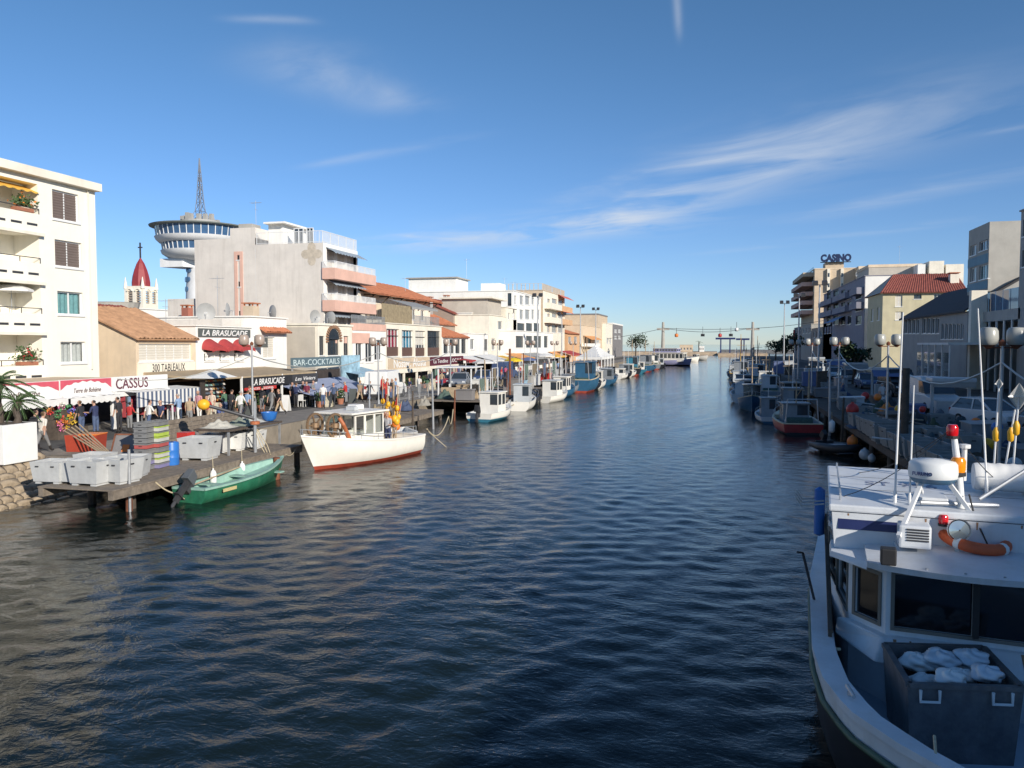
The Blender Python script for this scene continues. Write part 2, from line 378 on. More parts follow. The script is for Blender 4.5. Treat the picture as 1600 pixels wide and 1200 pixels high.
def tile_roof(root, e0, e1, r1, r0, mat=TERRA, name='roof', pitch=.34, thick=.10):
    """a slope of half-round tiles between an eave line e0-e1 and a ridge line r0-r1"""
    e0, e1, r0, r1 = map(Vector, (e0, e1, r0, r1))
    L = (e1-e0).length; n = max(4, int(L/pitch)); nv = max(2, min(14, int((r0-e0).length/.8)))
    nrm = (e1-e0).cross(r0-e0).normalized()
    if nrm.z < 0: nrm = -nrm
    mb = MB()
    def fn(a, b):
        p = e0.lerp(e1, a).lerp(r0.lerp(r1, a), b)
        k = a*n*4; ph = k-4*math.floor(k/4+1e-6)
        return p+nrm*(.075*(1-abs(ph-2)/2)+.02*math.sin(b*37+math.floor(a*n)*1.7))
    mb.grid(fn, n*4, nv)
    dn = -nrm*thick
    mb.quad(e0+dn, e1+dn, r1+dn, r0+dn); mb.quad(e0, e1, e1+dn, e0+dn); mb.quad(e0, r0, r0+dn, e0+dn); mb.quad(e1, r1, r1+dn, e1+dn)
    return mb.build(name, mat, root)
def lettering(body, F, u0, u1, z0, z1, n, mat, parent, shear=0., bold=0., flip=False, thick=.012, name='lettering', spacing=1.):
    cu = bpy.data.curves.new('t', 'FONT'); cu.body = body; cu.extrude = .02; cu.offset = bold; cu.shear = shear; cu.space_character = spacing; cu.resolution_u = 3
    ob = bpy.data.objects.new('t', cu); COL.objects.link(ob)
    dg = bpy.context.evaluated_depsgraph_get(); dg.update()
    me = bpy.data.meshes.new_from_object(ob.evaluated_get(dg)); bpy.data.objects.remove(ob); bpy.data.curves.remove(cu)
    co = np.zeros(len(me.vertices)*3); me.vertices.foreach_get('co', co); co = co.reshape(-1, 3)
    lo, hi = co.min(0), co.max(0); off = wloc(parent)
    for i, v in enumerate(me.vertices):
        a = (co[i, 0]-lo[0])/(hi[0]-lo[0]); b = (co[i, 1]-lo[1])/(hi[1]-lo[1]); c = (co[i, 2]-lo[2])/max(1e-6, hi[2]-lo[2])
        if flip: a = 1-a
        v.co = Vector(F.P(u0+(u1-u0)*a, z0+(z1-z0)*b, n+thick*c))-off
    me.materials.clear(); me.materials.append(mat); me.name = name
    o = bpy.data.objects.new(name, me); COL.objects.link(o); o.parent = parent
    return o
def sign(root, F, u0, u1, z0, z1, n0, n1, mat, text=None, tmat=None, pad=(.06, .2), name='sign_board', **k):
    mb = MB(); F.box(mb, u0, u1, z0, z1, n0, n1); o = mb.build(name, mat, root)
    if text:
        du, dz = (u1-u0)*pad[0], (z1-z0)*pad[1]
        lettering(text, F, u0+du, u1-du, z0+dz, z1-dz, n1+.004, tmat, o, **k)
    return o
# ================================================================== THE SETTING
XL, XR = -34.0, 24.0              # front planes of the two rows of houses
QL, QR = -23.2, 9.0               # quay edges
def mesh_np(name, verts, quads, mat, kind='structure', smooth=True):
    me = bpy.data.meshes.new(name); nv, nq = len(verts), len(quads)
    me.vertices.add(nv); me.vertices.foreach_set('co', np.asarray(verts, np.float32).ravel())
    me.loops.add(nq*4); me.loops.foreach_set('vertex_index', np.asarray(quads, np.int32).ravel())
    me.polygons.add(nq); me.polygons.foreach_set('loop_start', np.arange(nq, dtype=np.int32)*4)
    me.polygons.foreach_set('use_smooth', np.full(nq, smooth)); me.update(calc_edges=True); me.materials.append(mat)
    o = bpy.data.objects.new(name, me); COL.objects.link(o); return tag(o, kind=kind)
def water_material():
    m = bpy.data.materials.new('canal_water'); m.use_nodes = True; t = m.node_tree; b = t.nodes['Principled BSDF']; L = t.links.new
    b.inputs['Base Color'].default_value = (.007, .013, .012, 1); b.inputs['Roughness'].default_value = .045; b.inputs['IOR'].default_value = 1.333; b.inputs['Specular IOR Level'].default_value = .38
    g = t.nodes.new('ShaderNodeNewGeometry')
    def noise(scale, sx, sy, det=3):
        mp = t.nodes.new('ShaderNodeMapping'); mp.inputs['Scale'].default_value = (sx, sy, 1); mp.inputs['Rotation'].default_value = (0, 0, R(12))
        L(g.outputs['Position'], mp.inputs['Vector'])
        n = t.nodes.new('ShaderNodeTexNoise'); n.inputs['Scale'].default_value = scale; n.inputs['Detail'].default_value = det; n.inputs['Roughness'].default_value = .55
        n.inputs['Distortion'].default_value = .6
        L(mp.outputs[0], n.inputs['Vector']); return n.outputs['Fac']
    b1 = t.nodes.new('ShaderNodeBump'); b1.inputs['Distance'].default_value = .04; b1.inputs['Strength'].default_value = .45; L(noise(3.4, .8, 1.15), b1.inputs['Height'])
    b2 = t.nodes.new('ShaderNodeBump'); b2.inputs['Distance'].default_value = .012; b2.inputs['Strength'].default_value = .65; L(noise(9, .8, 1.3, 4), b2.inputs['Height'])
    cp = t.nodes.new('ShaderNodeMapRange'); cp.inputs[1].default_value = .36; cp.inputs[2].default_value = .62; cp.inputs[3].default_value = .16; cp.inputs[4].default_value = .62; L(noise(.16, 1.6, .5, 2), cp.inputs[0])
    L(cp.outputs[0], b1.inputs['Strength']); L(b1.outputs[0], b2.inputs['Normal']); L(b2.outputs[0], b.inputs['Normal'])
    return m
WATER = water_material()
def make_water():
    ys = [2.0]
    while ys[-1] < 345: ys.append(ys[-1]+max(.075, .0052*ys[-1]))
    ys = np.array(ys); xs = np.arange(-25.0, 11.01, .11); X, Y = np.meshgrid(xs, ys); dy = np.gradient(ys)[:, None]
    g = np.random.default_rng(5); Z = np.zeros_like(X)
    calm = .55+.45*np.sin(X*.21+Y*.05+1.)*np.sin(Y*.11-X*.08)
    for k in range(14):                                   # the wash of a passing boat, running across the canal
        lam = g.uniform(.9, 2.4); a = R(-14)+g.normal(0, R(11)); sl = .018*g.uniform(.6, 1.3)
        kx, ky = 2*np.pi/lam*math.cos(a), 2*np.pi/lam*math.sin(a)
        Z += calm*sl*lam/(2*np.pi)*np.sin(kx*X+ky*Y+g.uniform(0, 6.28))*np.clip(lam/(5*dy)-.3, 0, 1)
    for k in range(60):                                   # wind chop
        lam = g.uniform(.40, 1.1); a = R(-90)+g.normal(0, R(38)); sl = .0125*g.uniform(.5, 1.4)
        kx, ky = 2*np.pi/lam*math.cos(a), 2*np.pi/lam*math.sin(a)
        Z += sl*lam/(2*np.pi)*np.sin(kx*X+ky*Y+g.uniform(0, 6.28))*np.clip(lam/(5*dy)-.3, 0, 1)
    nx, ny = len(xs), len(ys); i = np.arange(nx-1)[None, :]+np.arange(ny-1)[:, None]*nx
    q = np.stack([i, i+1, i+1+nx, i+nx], -1).reshape(-1, 4)
    mesh_np('canal_water', np.stack([X, Y, Z], -1).reshape(-1, 3), q, WATER)
make_water()
mb = MB()
for a in ((-25, 11, -60, 2.0),): mb.quad((a[0], a[2], 0), (a[1], a[2], 0), (a[1], a[3], 0), (a[0], a[3], 0))
mb.quad((-15000, 345, 0), (15000, 345, 0), (15000, 20000, 0), (-15000, 20000, 0)); structure(mb, 'sea_water', WATER)
ASPH = M('asphalt', (.075, .072, .068), .9, var=.25, scale=1.2, bump=.3, bscale=40)
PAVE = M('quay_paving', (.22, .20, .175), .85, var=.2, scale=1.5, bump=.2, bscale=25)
STONE = M('quay_stone', (.33, .26, .18), .9, var=.35, scale=2.2, bump=.6, bscale=9)
MORTAR = M('quay_mortar', (.30, .25, .185), .95, var=.3, scale=3, bump=.6, bscale=14)
mb = MB(); mb.quad((-3000, -80, GZ-.004), (QL-2.4, -80, GZ-.004), (QL-2.4, 26, GZ-.004), (-3000, 26, GZ-.004)); mb.quad((-3000, 26, GZ-.004), (QL, 26, GZ-.004), (QL, 300, GZ-.004), (-3000, 300, GZ-.004)); structure(mb, 'ground', PAVE)
mb = MB(); mb.quad((QR, -80, GZ-.004), (3000, -80, GZ-.004), (3000, 315, GZ-.004), (QR, 315, GZ-.004)); structure(mb, 'ground', M('shaded_quay_paving', (.13, .122, .115), .88, var=.35, scale=1.1, bump=.25, bscale=22))  # quay paving darkened: the shade on this bank is put into its colour
mb = MB(); mb.quad((-31.2, -80, GZ), (-27, -80, GZ), (-27, 300, GZ), (-31.2, 300, GZ)); structure(mb, 'road', ASPH)
mb = MB(); mb.quad((13, -80, GZ), (20.5, -80, GZ), (20.5, 300, GZ), (13, 300, GZ)); structure(mb, 'road', ASPH)
# quay walls; the near left one leans back and is laid of rubble
mb = MB(); mb.hexa([(QL-3, -80, -1), (QL+1.7, -80, -1), (QL+1.7, 25.6, -1), (QL-3, 25.6, -1)], [(QL-3, -80, GZ-.02), (QL-2.3, -80, GZ-.02), (QL-2.3, 25.6, GZ-.02), (QL-3, 25.6, GZ-.02)])
qw = structure(mb, 'quay_wall', MORTAR)
def stones():
    g = random.Random(3); a = Vector((QL+1.7, 0, -1)); b = Vector((QL-2.3, 0, GZ-.02)); d = b-a; n = Vector((2.18, 0, 4.0)).normalized()
    t = .30
    protos = []
    for k in range(6):
        m = MB(); pts = []
        for u, v in ((-.5, -.5), (0, -.56), (.5, -.45), (.54, 0), (.45, .5), (0, .55), (-.5, .46), (-.55, 0)):
            pts.append((u+g.uniform(-.07, .07), v+g.uniform(-.07, .07)))
        m.add([(0, p[0], p[1]) for p in pts]+[(.10+g.uniform(0, .05), p[0]*.86, p[1]*.84) for p in pts]+[(.16+g.uniform(0, .05), 0, 0)],
              [(i, (i+1) % 8, 8+(i+1) % 8, 8+i) for i in range(8)]+[(8+i, 8+(i+1) % 8, 16) for i in range(8)])
        protos.append(m.build('stone', STONE, qw, smooth='all').data)
    for o in list(qw.children): bpy.data.objects.remove(o)
    rot = Matrix((n, Vector((0, 1, 0)), d.normalized())).transposed().to_4x4()
    t = .34
    while t < .99:
        h = g.uniform(.07, .105); y = 8.0+g.uniform(0, .5)
        while y < 25.5:
            w = g.uniform(.35, .8)
            o = bpy.data.objects.new('stone', g.choice(protos)); COL.objects.link(o); o.parent = qw
            p = a+d*(t+h/2); o.matrix_local = Matrix.Translation((p.x, min(y+w/2, 25.3), p.z))@rot@Matrix.Diagonal((1, w*.93, h*d.length*.9, 1)); y += w
        t += h
stones()
mb = MB(); mb.box(QL-4, QL, 25.6, 300, -1, GZ-.02); structure(mb, 'quay_wall', M('quay_concrete', (.23, .195, .15), .9, var=.25, scale=1.2, bump=.4, bscale=12, streak=.4))
mb = MB(); mb.box(QR, QR+4, -80, 315, -1, GZ-.02); structure(mb, 'quay_wall', MATS['quay_concrete'])

# ================================================================== LEFT BANK HOUSES
def rail(root, pts, h=1.0, mat=WMETAL, step=.13, r=.014, name='railing'):
    mb = MB()
    for a, b in zip(pts[:-1], pts[1:]):
        a, b = Vector(a), Vector(b); n = max(1, int((b-a).length/step))
        mb.bar(a+Vector((0, 0, h)), b+Vector((0, 0, h)), .05); mb.bar(a+Vector((0, 0, .1)), b+Vector((0, 0, .1)), .035)
        for k in range(n+1):
            p = a.lerp(b, k/n); w = .045 if k % 12 == 0 else r*2; mb.bar(p, p+Vector((0, 0, h)), w)
    return mb.build(name, mat, root)
def dish(loc, label, rz, r=.45):
    t = thing('satellite_dish', label, 'dish', loc, rz, local=True)
    mb = MB(); mb.grid(lambda a, b: (.30*(b*r)**2/r+.25, b*r*math.cos(a*6.2832), .55+b*r*math.sin(a*6.2832)), 18, 4); mb.build('bowl', M('dish_grey', (.35, .35, .34), .5), t, smooth='all')
    mb = MB(); mb.tube([(0, 0, 0), (0, 0, .5), (.25, 0, .55)], .03); mb.build('mast', GALV, t)
    mb = MB(); mb.tube([(.28, 0, .55-r*.9), (.62, 0, .5)], .012); mb.box(.6, .7, -.03, .03, .46, .55); mb.build('feed_arm', GALV, t); return t
def antenna(loc, label, h=2.2, rz=0.):
    t = thing('television_aerial', label, 'aerial', loc, rz, local=True)
    mb = MB(); mb.tube([(0, 0, 0), (0, 0, h)], .02, 6); mb.build('mast', GALV, t)
    mb = MB(); mb.bar((-.5, 0, h*.93), (.6, 0, h*.93), .025)
    for k in range(7): mb.bar((-.5+k*.17, -.32+k*.025, h*.93), (-.5+k*.17, .32-k*.025, h*.93), .015)
    mb.bar((0, -.35, h*.72), (0, .35, h*.72), .02); mb.build('elements', GALV, t); return t
def chimney(loc, label, w=.7, h=1.2, mat=None):
    t = thing('chimney', label, 'chimney', loc); mb = MB(); mb.box(loc[0]-w/2, loc[0]+w/2, loc[1]-w/2, loc[1]+w/2, loc[2]-.4, loc[2]+h); mb.build('stack', mat or W['brown'], t)
    mb = MB(); mb.box(loc[0]-w*.6, loc[0]+w*.6, loc[1]-w*.6, loc[1]+w*.6, loc[2]+h+.18, loc[2]+h+.28)
    for i in (-1, 1):
        for j in (-1, 1): mb.box(loc[0]+i*w*.4-.05, loc[0]+i*w*.4+.05, loc[1]+j*w*.4-.05, loc[1]+j*w*.4+.05, loc[2]+h, loc[2]+h+.18)
    mb.build('cap', TERRA, t); return t

# --- cream apartment block at the left edge
def L1():
    X = XL; y0, y1 = 17.0, onX(152, 450, X)[0]; zt = onX(150, 300, X)[1]
    wins = [wp(X, 82, 123, 300, 345, 'shutter'), wp(X, 86, 128, 377, 418, 'shutter'), wp(X, 90, 130, 456, 492, 'curtain:teal'), wp(X, 95, 134, 534, 567, 'curtain')]
    yb = onX(63, 450, X)[0]
    rows = [(286, 334), (365, 411), (443, 490), (523, 571)]
    rec = []
    for q0, q1 in rows:
        z1, z0 = onX(50, q0, X)[1], onX(50, q1, X)[1]
        for a in (yb-5.0,): rec.append((a, yb, z0, z1, 'recess', 1.6))
    root, F, C = building('apartment_block', 'cream four storey apartment block with balconies at left edge', X, X-13, y0, y1, zt, W['cream'], wins+rec, parapet=.2, cornice=0)
    mb = MB(); mb.box(X-13.2, X+.38, y0-.3, y1+.12, zt, zt+.42); mb.build('cornice', W['ivory'], root)
    mb = MB(); F.box(mb, y1-.62, y1-.55, GZ+3, zt, .01, .09); mb.build('drainpipe', W['ivory'], root)
    for i, r in enumerate(rec):
        B = Face((X-1.6, 0), (0, 1), (1, 0)); mb = MB()
        d0, d1, e0, e1 = r[0]+1.4, r[1]-1.9, r[2]-.0, r[3]-.35
        cut_wall(mb, B, r[0], r[1], r[2], r[3], [(d0, d1, e0, e1)], .1); mb.build('balcony_back_wall', W['cream'], root)
        window(root, B, d0, d1, e0, e1, ['dark', 'shutter', 'curtain', 'dark'][i], .1, 'balcony_door')
        mb = MB(); F.box(mb, r[0]-.1, r[1]+.05, r[2]-.95, r[2], -.02, .16); pb = mb.build('balcony_parapet', W['cream'], root)
        for k in range(4):
            mb = MB(); u = r[1]-.55-k*.95; F.box(mb, u-.32, u+.32, r[2]-.62, r[2]-.5, .15, .165); mb.build('vent_slot', DARKMETAL, pb)
        mb = MB(); F.box(mb, r[0]-.1, r[1]+.12, r[2]-1.1, r[2]-.95, -.02, .28); mb.build('balcony_slab', W['ivory'], root)
        mb = MB(); a = F.P(r[0], r[2]+.28, .05); b = F.P(r[1], r[2]+.28, .05); mb.bar(a, b, .04)
        for k in range(5): p = F.P(r[0]+(r[1]-r[0])*k/4, r[2], .05); mb.bar(p, (p[0], p[1], p[2]+.28), .03)
        mb.build('handrail', DARKMETAL, root)
    r = rec[0]; mb = MB()
    mb.grid(lambda a, b: F.P(r[0]+(r[1]-r[0])*a, r[3]-.05-.42*b-.06*(b > .85)*(.5+.5*math.cos(a*60)), -.9+1.05*b), 60, 4); mb.build('balcony_awning', AWNY, root)
    # parasol on the third-floor balcony
    r = rec[2]; p = F.P(r[1]-1.1, r[2], -.7)
    t = thing('balcony_parasol', 'faded white parasol on the cream block balcony', 'parasol', p); mb = MB(); mb.lathe([(.02, 1.55), (.55, 1.42), (1.0, 1.2), (1.02, 1.1)], p, 10); mb.build('canopy', AWNW, t)
    mb = MB(); mb.tube([p, (p[0], p[1], p[2]+1.55)], .02); mb.build('pole', GALV, t)
    for rr, lab, col in ((rec[0], 'flower pots with orange blooms on the top cream balcony', (.75, .22, .03)), (rec[3], 'green plants hanging over the lowest cream balcony rail', (.45, .05, .05))):
        p = F.P(rr[1]-.95, rr[2], .02); t = thing('balcony_plants', lab, 'plant', p)
        mb = MB(); F.box(mb, rr[1]-1.5, rr[1]-.45, rr[2]+.02, rr[2]+.2, -.16, .2); mb.build('trough', M('terracotta_pot', (.35, .14, .08), .8), t)
        g = random.Random(int(rr[2]*10)); mb = MB(); mf = MB()
        for k in range(220):
            q = Vector(F.P(rr[1]-.95+g.gauss(0, .32), rr[2]+.3+abs(g.gauss(0, .28)), g.gauss(.05, .14))); d = Vector((g.uniform(-1, 1), g.uniform(-1, 1), g.uniform(-.6, 1))).normalized()*.1; e = d.cross(Vector((g.uniform(-1, 1), 1, .3))).normalized()*.05
            (mf if k % 6 == 0 else mb).quad(q-d, q+e, q+d, q-e)
        mb.build('leaves', FOLIAGE, t); mf.build('blooms', cloth(col), t)
    return root
L1()

# --- low peach house with the 300 TABLEAUX shutter
def L2():
    X = XL; y0 = onX(212, 540, X)[0]; y1 = onX(306, 540, X)[0]-.05; zt = onX(212, 526, X)[1]
    root, F, C = building('tile_roofed_house', 'low peach house with tiled roof and a painted white shopfront', X, X-9, y0, y1, zt, W['peach'], [wp(X, 217, 300, 537, 564, 'shutterl')], roof=False, cornice=0)
    xr, zr = X-4.6, zt+1.95
    for yy in (y0, y1): mb = MB(); mb.add([(X, yy, zt), (xr, yy, zr), (X-9, yy, zt)], [(0, 1, 2)]); mb.build('gable', W['peach'], root)
    tile_roof(root, (X+.35, y0-.2, zt-.12), (X+.35, y1+.0, zt-.12), (xr, y1, zr+.03), (xr, y0-.2, zr+.03), TERRAL); tile_roof(root, (X-9.3, y0-.2, zt-.1), (X-9.3, y1, zt-.1), (xr, y1, zr+.03), (xr, y0-.2, zr+.03), TERRAL)
    a, b, z0, z1 = wp(X, 213, 304, 566.5, 592)[:4]; sign(root, F, y0+.1, y1-.1, z0, z1, .0, .05, W['ivory'], None)
    a, b, z0, z1 = wp(X, 237, 288, 568, 580)[:4]; lettering('300 TABLEAUX', F, a, b, z0, z1, .055, DARKMETAL, root, name='lettering')
    tile_roof(root, (X+.75, y0+.1, GZ+2.1), (X+.75, y1-.1, GZ+2.1), (X, y1-.1, GZ+2.42), (X, y0+.1, GZ+2.42), TERRAL, 'porch_roof')
    a, b = onX(213, 540, X)[0], onX(305, 540, X)[0]
    # red-roofed house standing behind it
    Yr0, Yr1 = 44.0, 58.5; r2, F2, C2 = building('red_roofed_house', 'house with broad red tile roof behind the peach house', X-9.6, X-22, Yr0, Yr1, 6.9, W['tan'], roof=False, cornice=0)
    tile_roof(r2, (X-9.3, Yr0-.3, 6.9), (X-9.3, Yr1, 6.9), (X-15.8, Yr1, 8.9), (X-15.8, Yr0-.3, 8.9), TERRAR); tile_roof(r2, (X-22.3, Yr0-.3, 6.9), (X-22.3, Yr1, 6.9), (X-15.8, Yr1, 8.9), (X-15.8, Yr0-.3, 8.9), TERRAR)
    mb = MB(); mb.add([(X-9.6, Yr0, 6.9), (X-15.8, Yr0, 8.85), (X-22, Yr0, 6.9)], [(0, 1, 2)]); mb.build('gable', W['tan'], r2)
    c = onY(235, 505, 45); chimney((X-11.5, 49, 7.5), 'slim roof chimney on the red tiled roof by the church', .45, 1.6, W['ivory'])
    # white roof-top sheds further back
    r3, _, _ = building('white_shed', 'long white flat-roofed shed below the church spire', X-30, X-46, 70, 84, onY(250, 476, 70)[1], W['white'])
    mb = MB(); p = onY(180, 480, 74); mb.lathe([(2.0, -2), (2.5, 0.0), (2.55, .1), (0, .12)], (p[0], 74, p[1]+.4), 20); solo(mb, 'water_tank', W['conc'], 'round concrete tank on a roof left of the church', 'tank')
L2()

# --- LA BRASUCADE restaurant
def L3():
    X = XL; y0 = onX(306, 540, X)[0]; ym = onX(391, 540, X)[0]; y1 = onX(448, 540, X)[0]
    zs = onX(350, 511, X)[1]; zt = onX(420, 497, X)[1]
    ops = [wp(X, 319, 334, 541, 564, 'dark'), wp(X, 343, 357, 541, 564, 'dark'), wp(X, 366, 380, 541, 564, 'dark')]
    root, F, C = building('restaurant_house', 'white restaurant with dark name board and three red window canopies', X, X-9, y0, ym, zs, W['white'], ops, cornice=.06)
    a, b, z0, z1 = wp(X, 309, 390, 514, 527)[:4]
    sign(root, F, a, b, z0, z1, .01, .07, M('sign_slate', (.10, .11, .105), .6), 'LA BRASUCADE', WHITE, pad=(.06, .16), shear=.25, bold=.012)
    for o in ops:
        uc, hw = (o[0]+o[1])/2, (o[1]-o[0])/2+.28; zc = o[3]
        mb = MB(); mb.grid(lambda p, q: F.P(uc+hw*math.cos(math.pi*p)*-1, zc-.32+(.72*math.sin(math.pi*p)**.8)*(1-.55*q)+.12*(1-q), .02+.85*q), 14, 6)
        mb.add([F.P(uc-hw*math.cos(math.pi*k/14), zc-.32+(.72*math.sin(math.pi*k/14)**.8)*.45, .87) for k in range(15)]+[F.P(uc-hw*math.cos(math.pi*k/14), zc-.47+(.72*math.sin(math.pi*k/14)**.8)*.25, .87) for k in range(15)], [(k, k+1, 16+k, 15+k) for k in range(14)])
        mb.build('window_canopy', AWNR, root, smooth='all')
        mb = MB()
        for k in range(7): u = o[0]+(o[1]-o[0])*(k+.5)/7; mb.lathe([(.05, 0), (.07, .12), (.03, .25), (.06, .42), (.05, .5)], F.P(u, o[2]+.02, .08), 6)
        F.box(mb, o[0]-.1, o[1]+.1, o[2]+.52, o[2]+.6, 0, .16); mb.build('balustrade', WHITE, root)
    ops2 = [wp(X, 411, 430, 527, 560, 'shutterl')]
    r2, F2, _ = building('white_annexe', 'white annexe with tiled strip above a closed pale shutter', X, X-9, ym+.01, y1, zt, W['white'], ops2, cornice=.1)
    z = onX(423, 516, X)[1]; tile_roof(r2, (X+.6, ym+1.3, z-.15), (X+.6, y1-.1, z-.15), (X, y1-.1, z+.22), (X, ym+1.3, z+.22), TERRA, 'tile_strip')
    # hanging sign
    a, b, z0, z1 = wp(X+.6, 393, 414, 527, 543)[:4]; Fs = Face((0, ym+.5), (1, 0), (0, -1))
    r3 = thing('hanging_sign', 'dark square hanging sign beside the red window canopies', 'sign', (X, ym+.5, z0)); sign(r3, Fs, X+.1, X+1.15, z0, z1, -.05, .05, MATS['sign_slate'], 'La Brasucade', WHITE, pad=(.1, .38)); mb = MB(); mb.bar((X, ym+.5, z1+.05), (X+1.2, ym+.5, z1+.05), .04); mb.build('bracket', DARKMETAL, r3)
    mb = MB(); mb.box(X-7, X-.6, ym-2.6, ym-.1, zs-.36, onX(370, 499, X)[1]); solo(mb, 'roof_box', W['grey'], 'plain grey stair housing above the restaurant name board', 'roof housing')
    dish((X-2.5, ym-2.0, onX(370, 500, X)[1]), 'large round dish on the restaurant roof housing', R(-40), .7); dish((X-2, ym+.9, zt), 'tilted dish at the annexe roof edge nearest the name board', R(200), .6)
    dish((X-1.2, y1-.8, zt), 'dark dish on the annexe roof near its far corner', R(60), .6); antenna((X-4, y0+2.2, zs), 'thin aerial on the restaurant roof', 2.0); antenna((X-3, ym+.4, zt), 'forked aerial beside the pink wall strip', 3.2)
    chimney((X-2.2, y1-1.6, zt), 'brick chimney with tiled cap on the white annexe', .9, 1.0, W['tan'])
L3()

# --- bar with the arched window
def L4():
    X = -32.6; y0 = onX(497, 540, X)[0]; y1 = onX(550, 540, X)[0]; zt = onX(497, 508, X)[1]
    a = wp(X, 512, 530, 530, 555, 'dark'); ops = [wp(X, 499, 507, 525, 555, 'dark'), a, wp(X, 537, 545, 525, 555, 'dark')]
    root, F, C = building('bar_house', 'cream bar with arched window and grey side wall', X, X-6.5, y0, y1, zt, W['ivory'], ops, cornice=.18)
    mb = MB(); C.box(mb, X-6.4, X-.25, GZ+2, zt-.15, .0, .03); mb.build('side_render', W['stucco'], root)
    uc, hw = (a[0]+a[1])/2, (a[1]-a[0])/2; n = 14
    mb = MB(); mb.add([F.P(uc, a[3], .03)]+[F.P(uc-hw*math.cos(math.pi*k/n), a[3]+hw*.85*math.sin(math.pi*k/n), .03) for k in range(n+1)], [(0, k+1, k+2) for k in range(n)]); mb.build('arch_pane', GLASS, root)
    mb = MB()
    for k in range(n+4):
        t0 = -.25+(math.pi+.5)*k/(n+4); t1 = t0+.12; mb.hexa([F.P(uc-hw*r*math.cos(t), a[3]+hw*r*.85*math.sin(t), .02) for r, t in ((1.05, t0), (1.35, t0), (1.35, t1), (1.05, t1))], [F.P(uc-hw*r*math.cos(t), a[3]+hw*r*.85*math.sin(t), .14) for r, t in ((1.05, t0), (1.35, t0), (1.35, t1), (1.05, t1))])
    mb.build('arch_tiles', M('arch_tile', (.30, .17, .10), .8), root)
    Xs = -30.4; Fs = Face((Xs, 0), (0, 1), (1, 0)); u0, u1, z0, z1 = wp(Xs, 455, 533, 558, 573)[:4]
    r2 = thing('bar_sign', 'long slate blue board with pale capitals over the terrace', 'sign', (Xs, u0, z0))
    sign(r2, Fs, u0, u1, z0, z1, -.06, 0., M('sign_bluegrey', (.10, .15, .17), .6), 'BAR-COCKTAILS', M('letter_pale', (.55, .64, .64), .6), pad=(.04, .2))
    mb = MB(); mb.bar((Xs-.03, u0+.2, GZ), (Xs-.03, u0+.2, z0), .1); mb.bar((Xs-.03, u1-.2, GZ), (Xs-.03, u1-.2, z0), .1); mb.build('post', GALV, r2)
    u0, u1, z0, z1 = wp(Xs, 534, 562, 555, 586)[:4]; mb = MB(); Fs.box(mb, u0+.05, u1, GZ, z1, -.08, .02)
    solo(mb, 'mural_panel', M('mural_blue', (.30, .46, .55), .7, var=.5, scale=1.1), 'upright panel with a pale blue mural beside the bar', 'panel')
    dish((X-1.2, y0+1.2, zt+.2), 'dish on a thick stub mast above the arched window', R(-20), .6); dish((X-.8, y0+3.2, zt+.2), 'thin dark dish seen edge-on above the bar', R(75), .6)
L4()
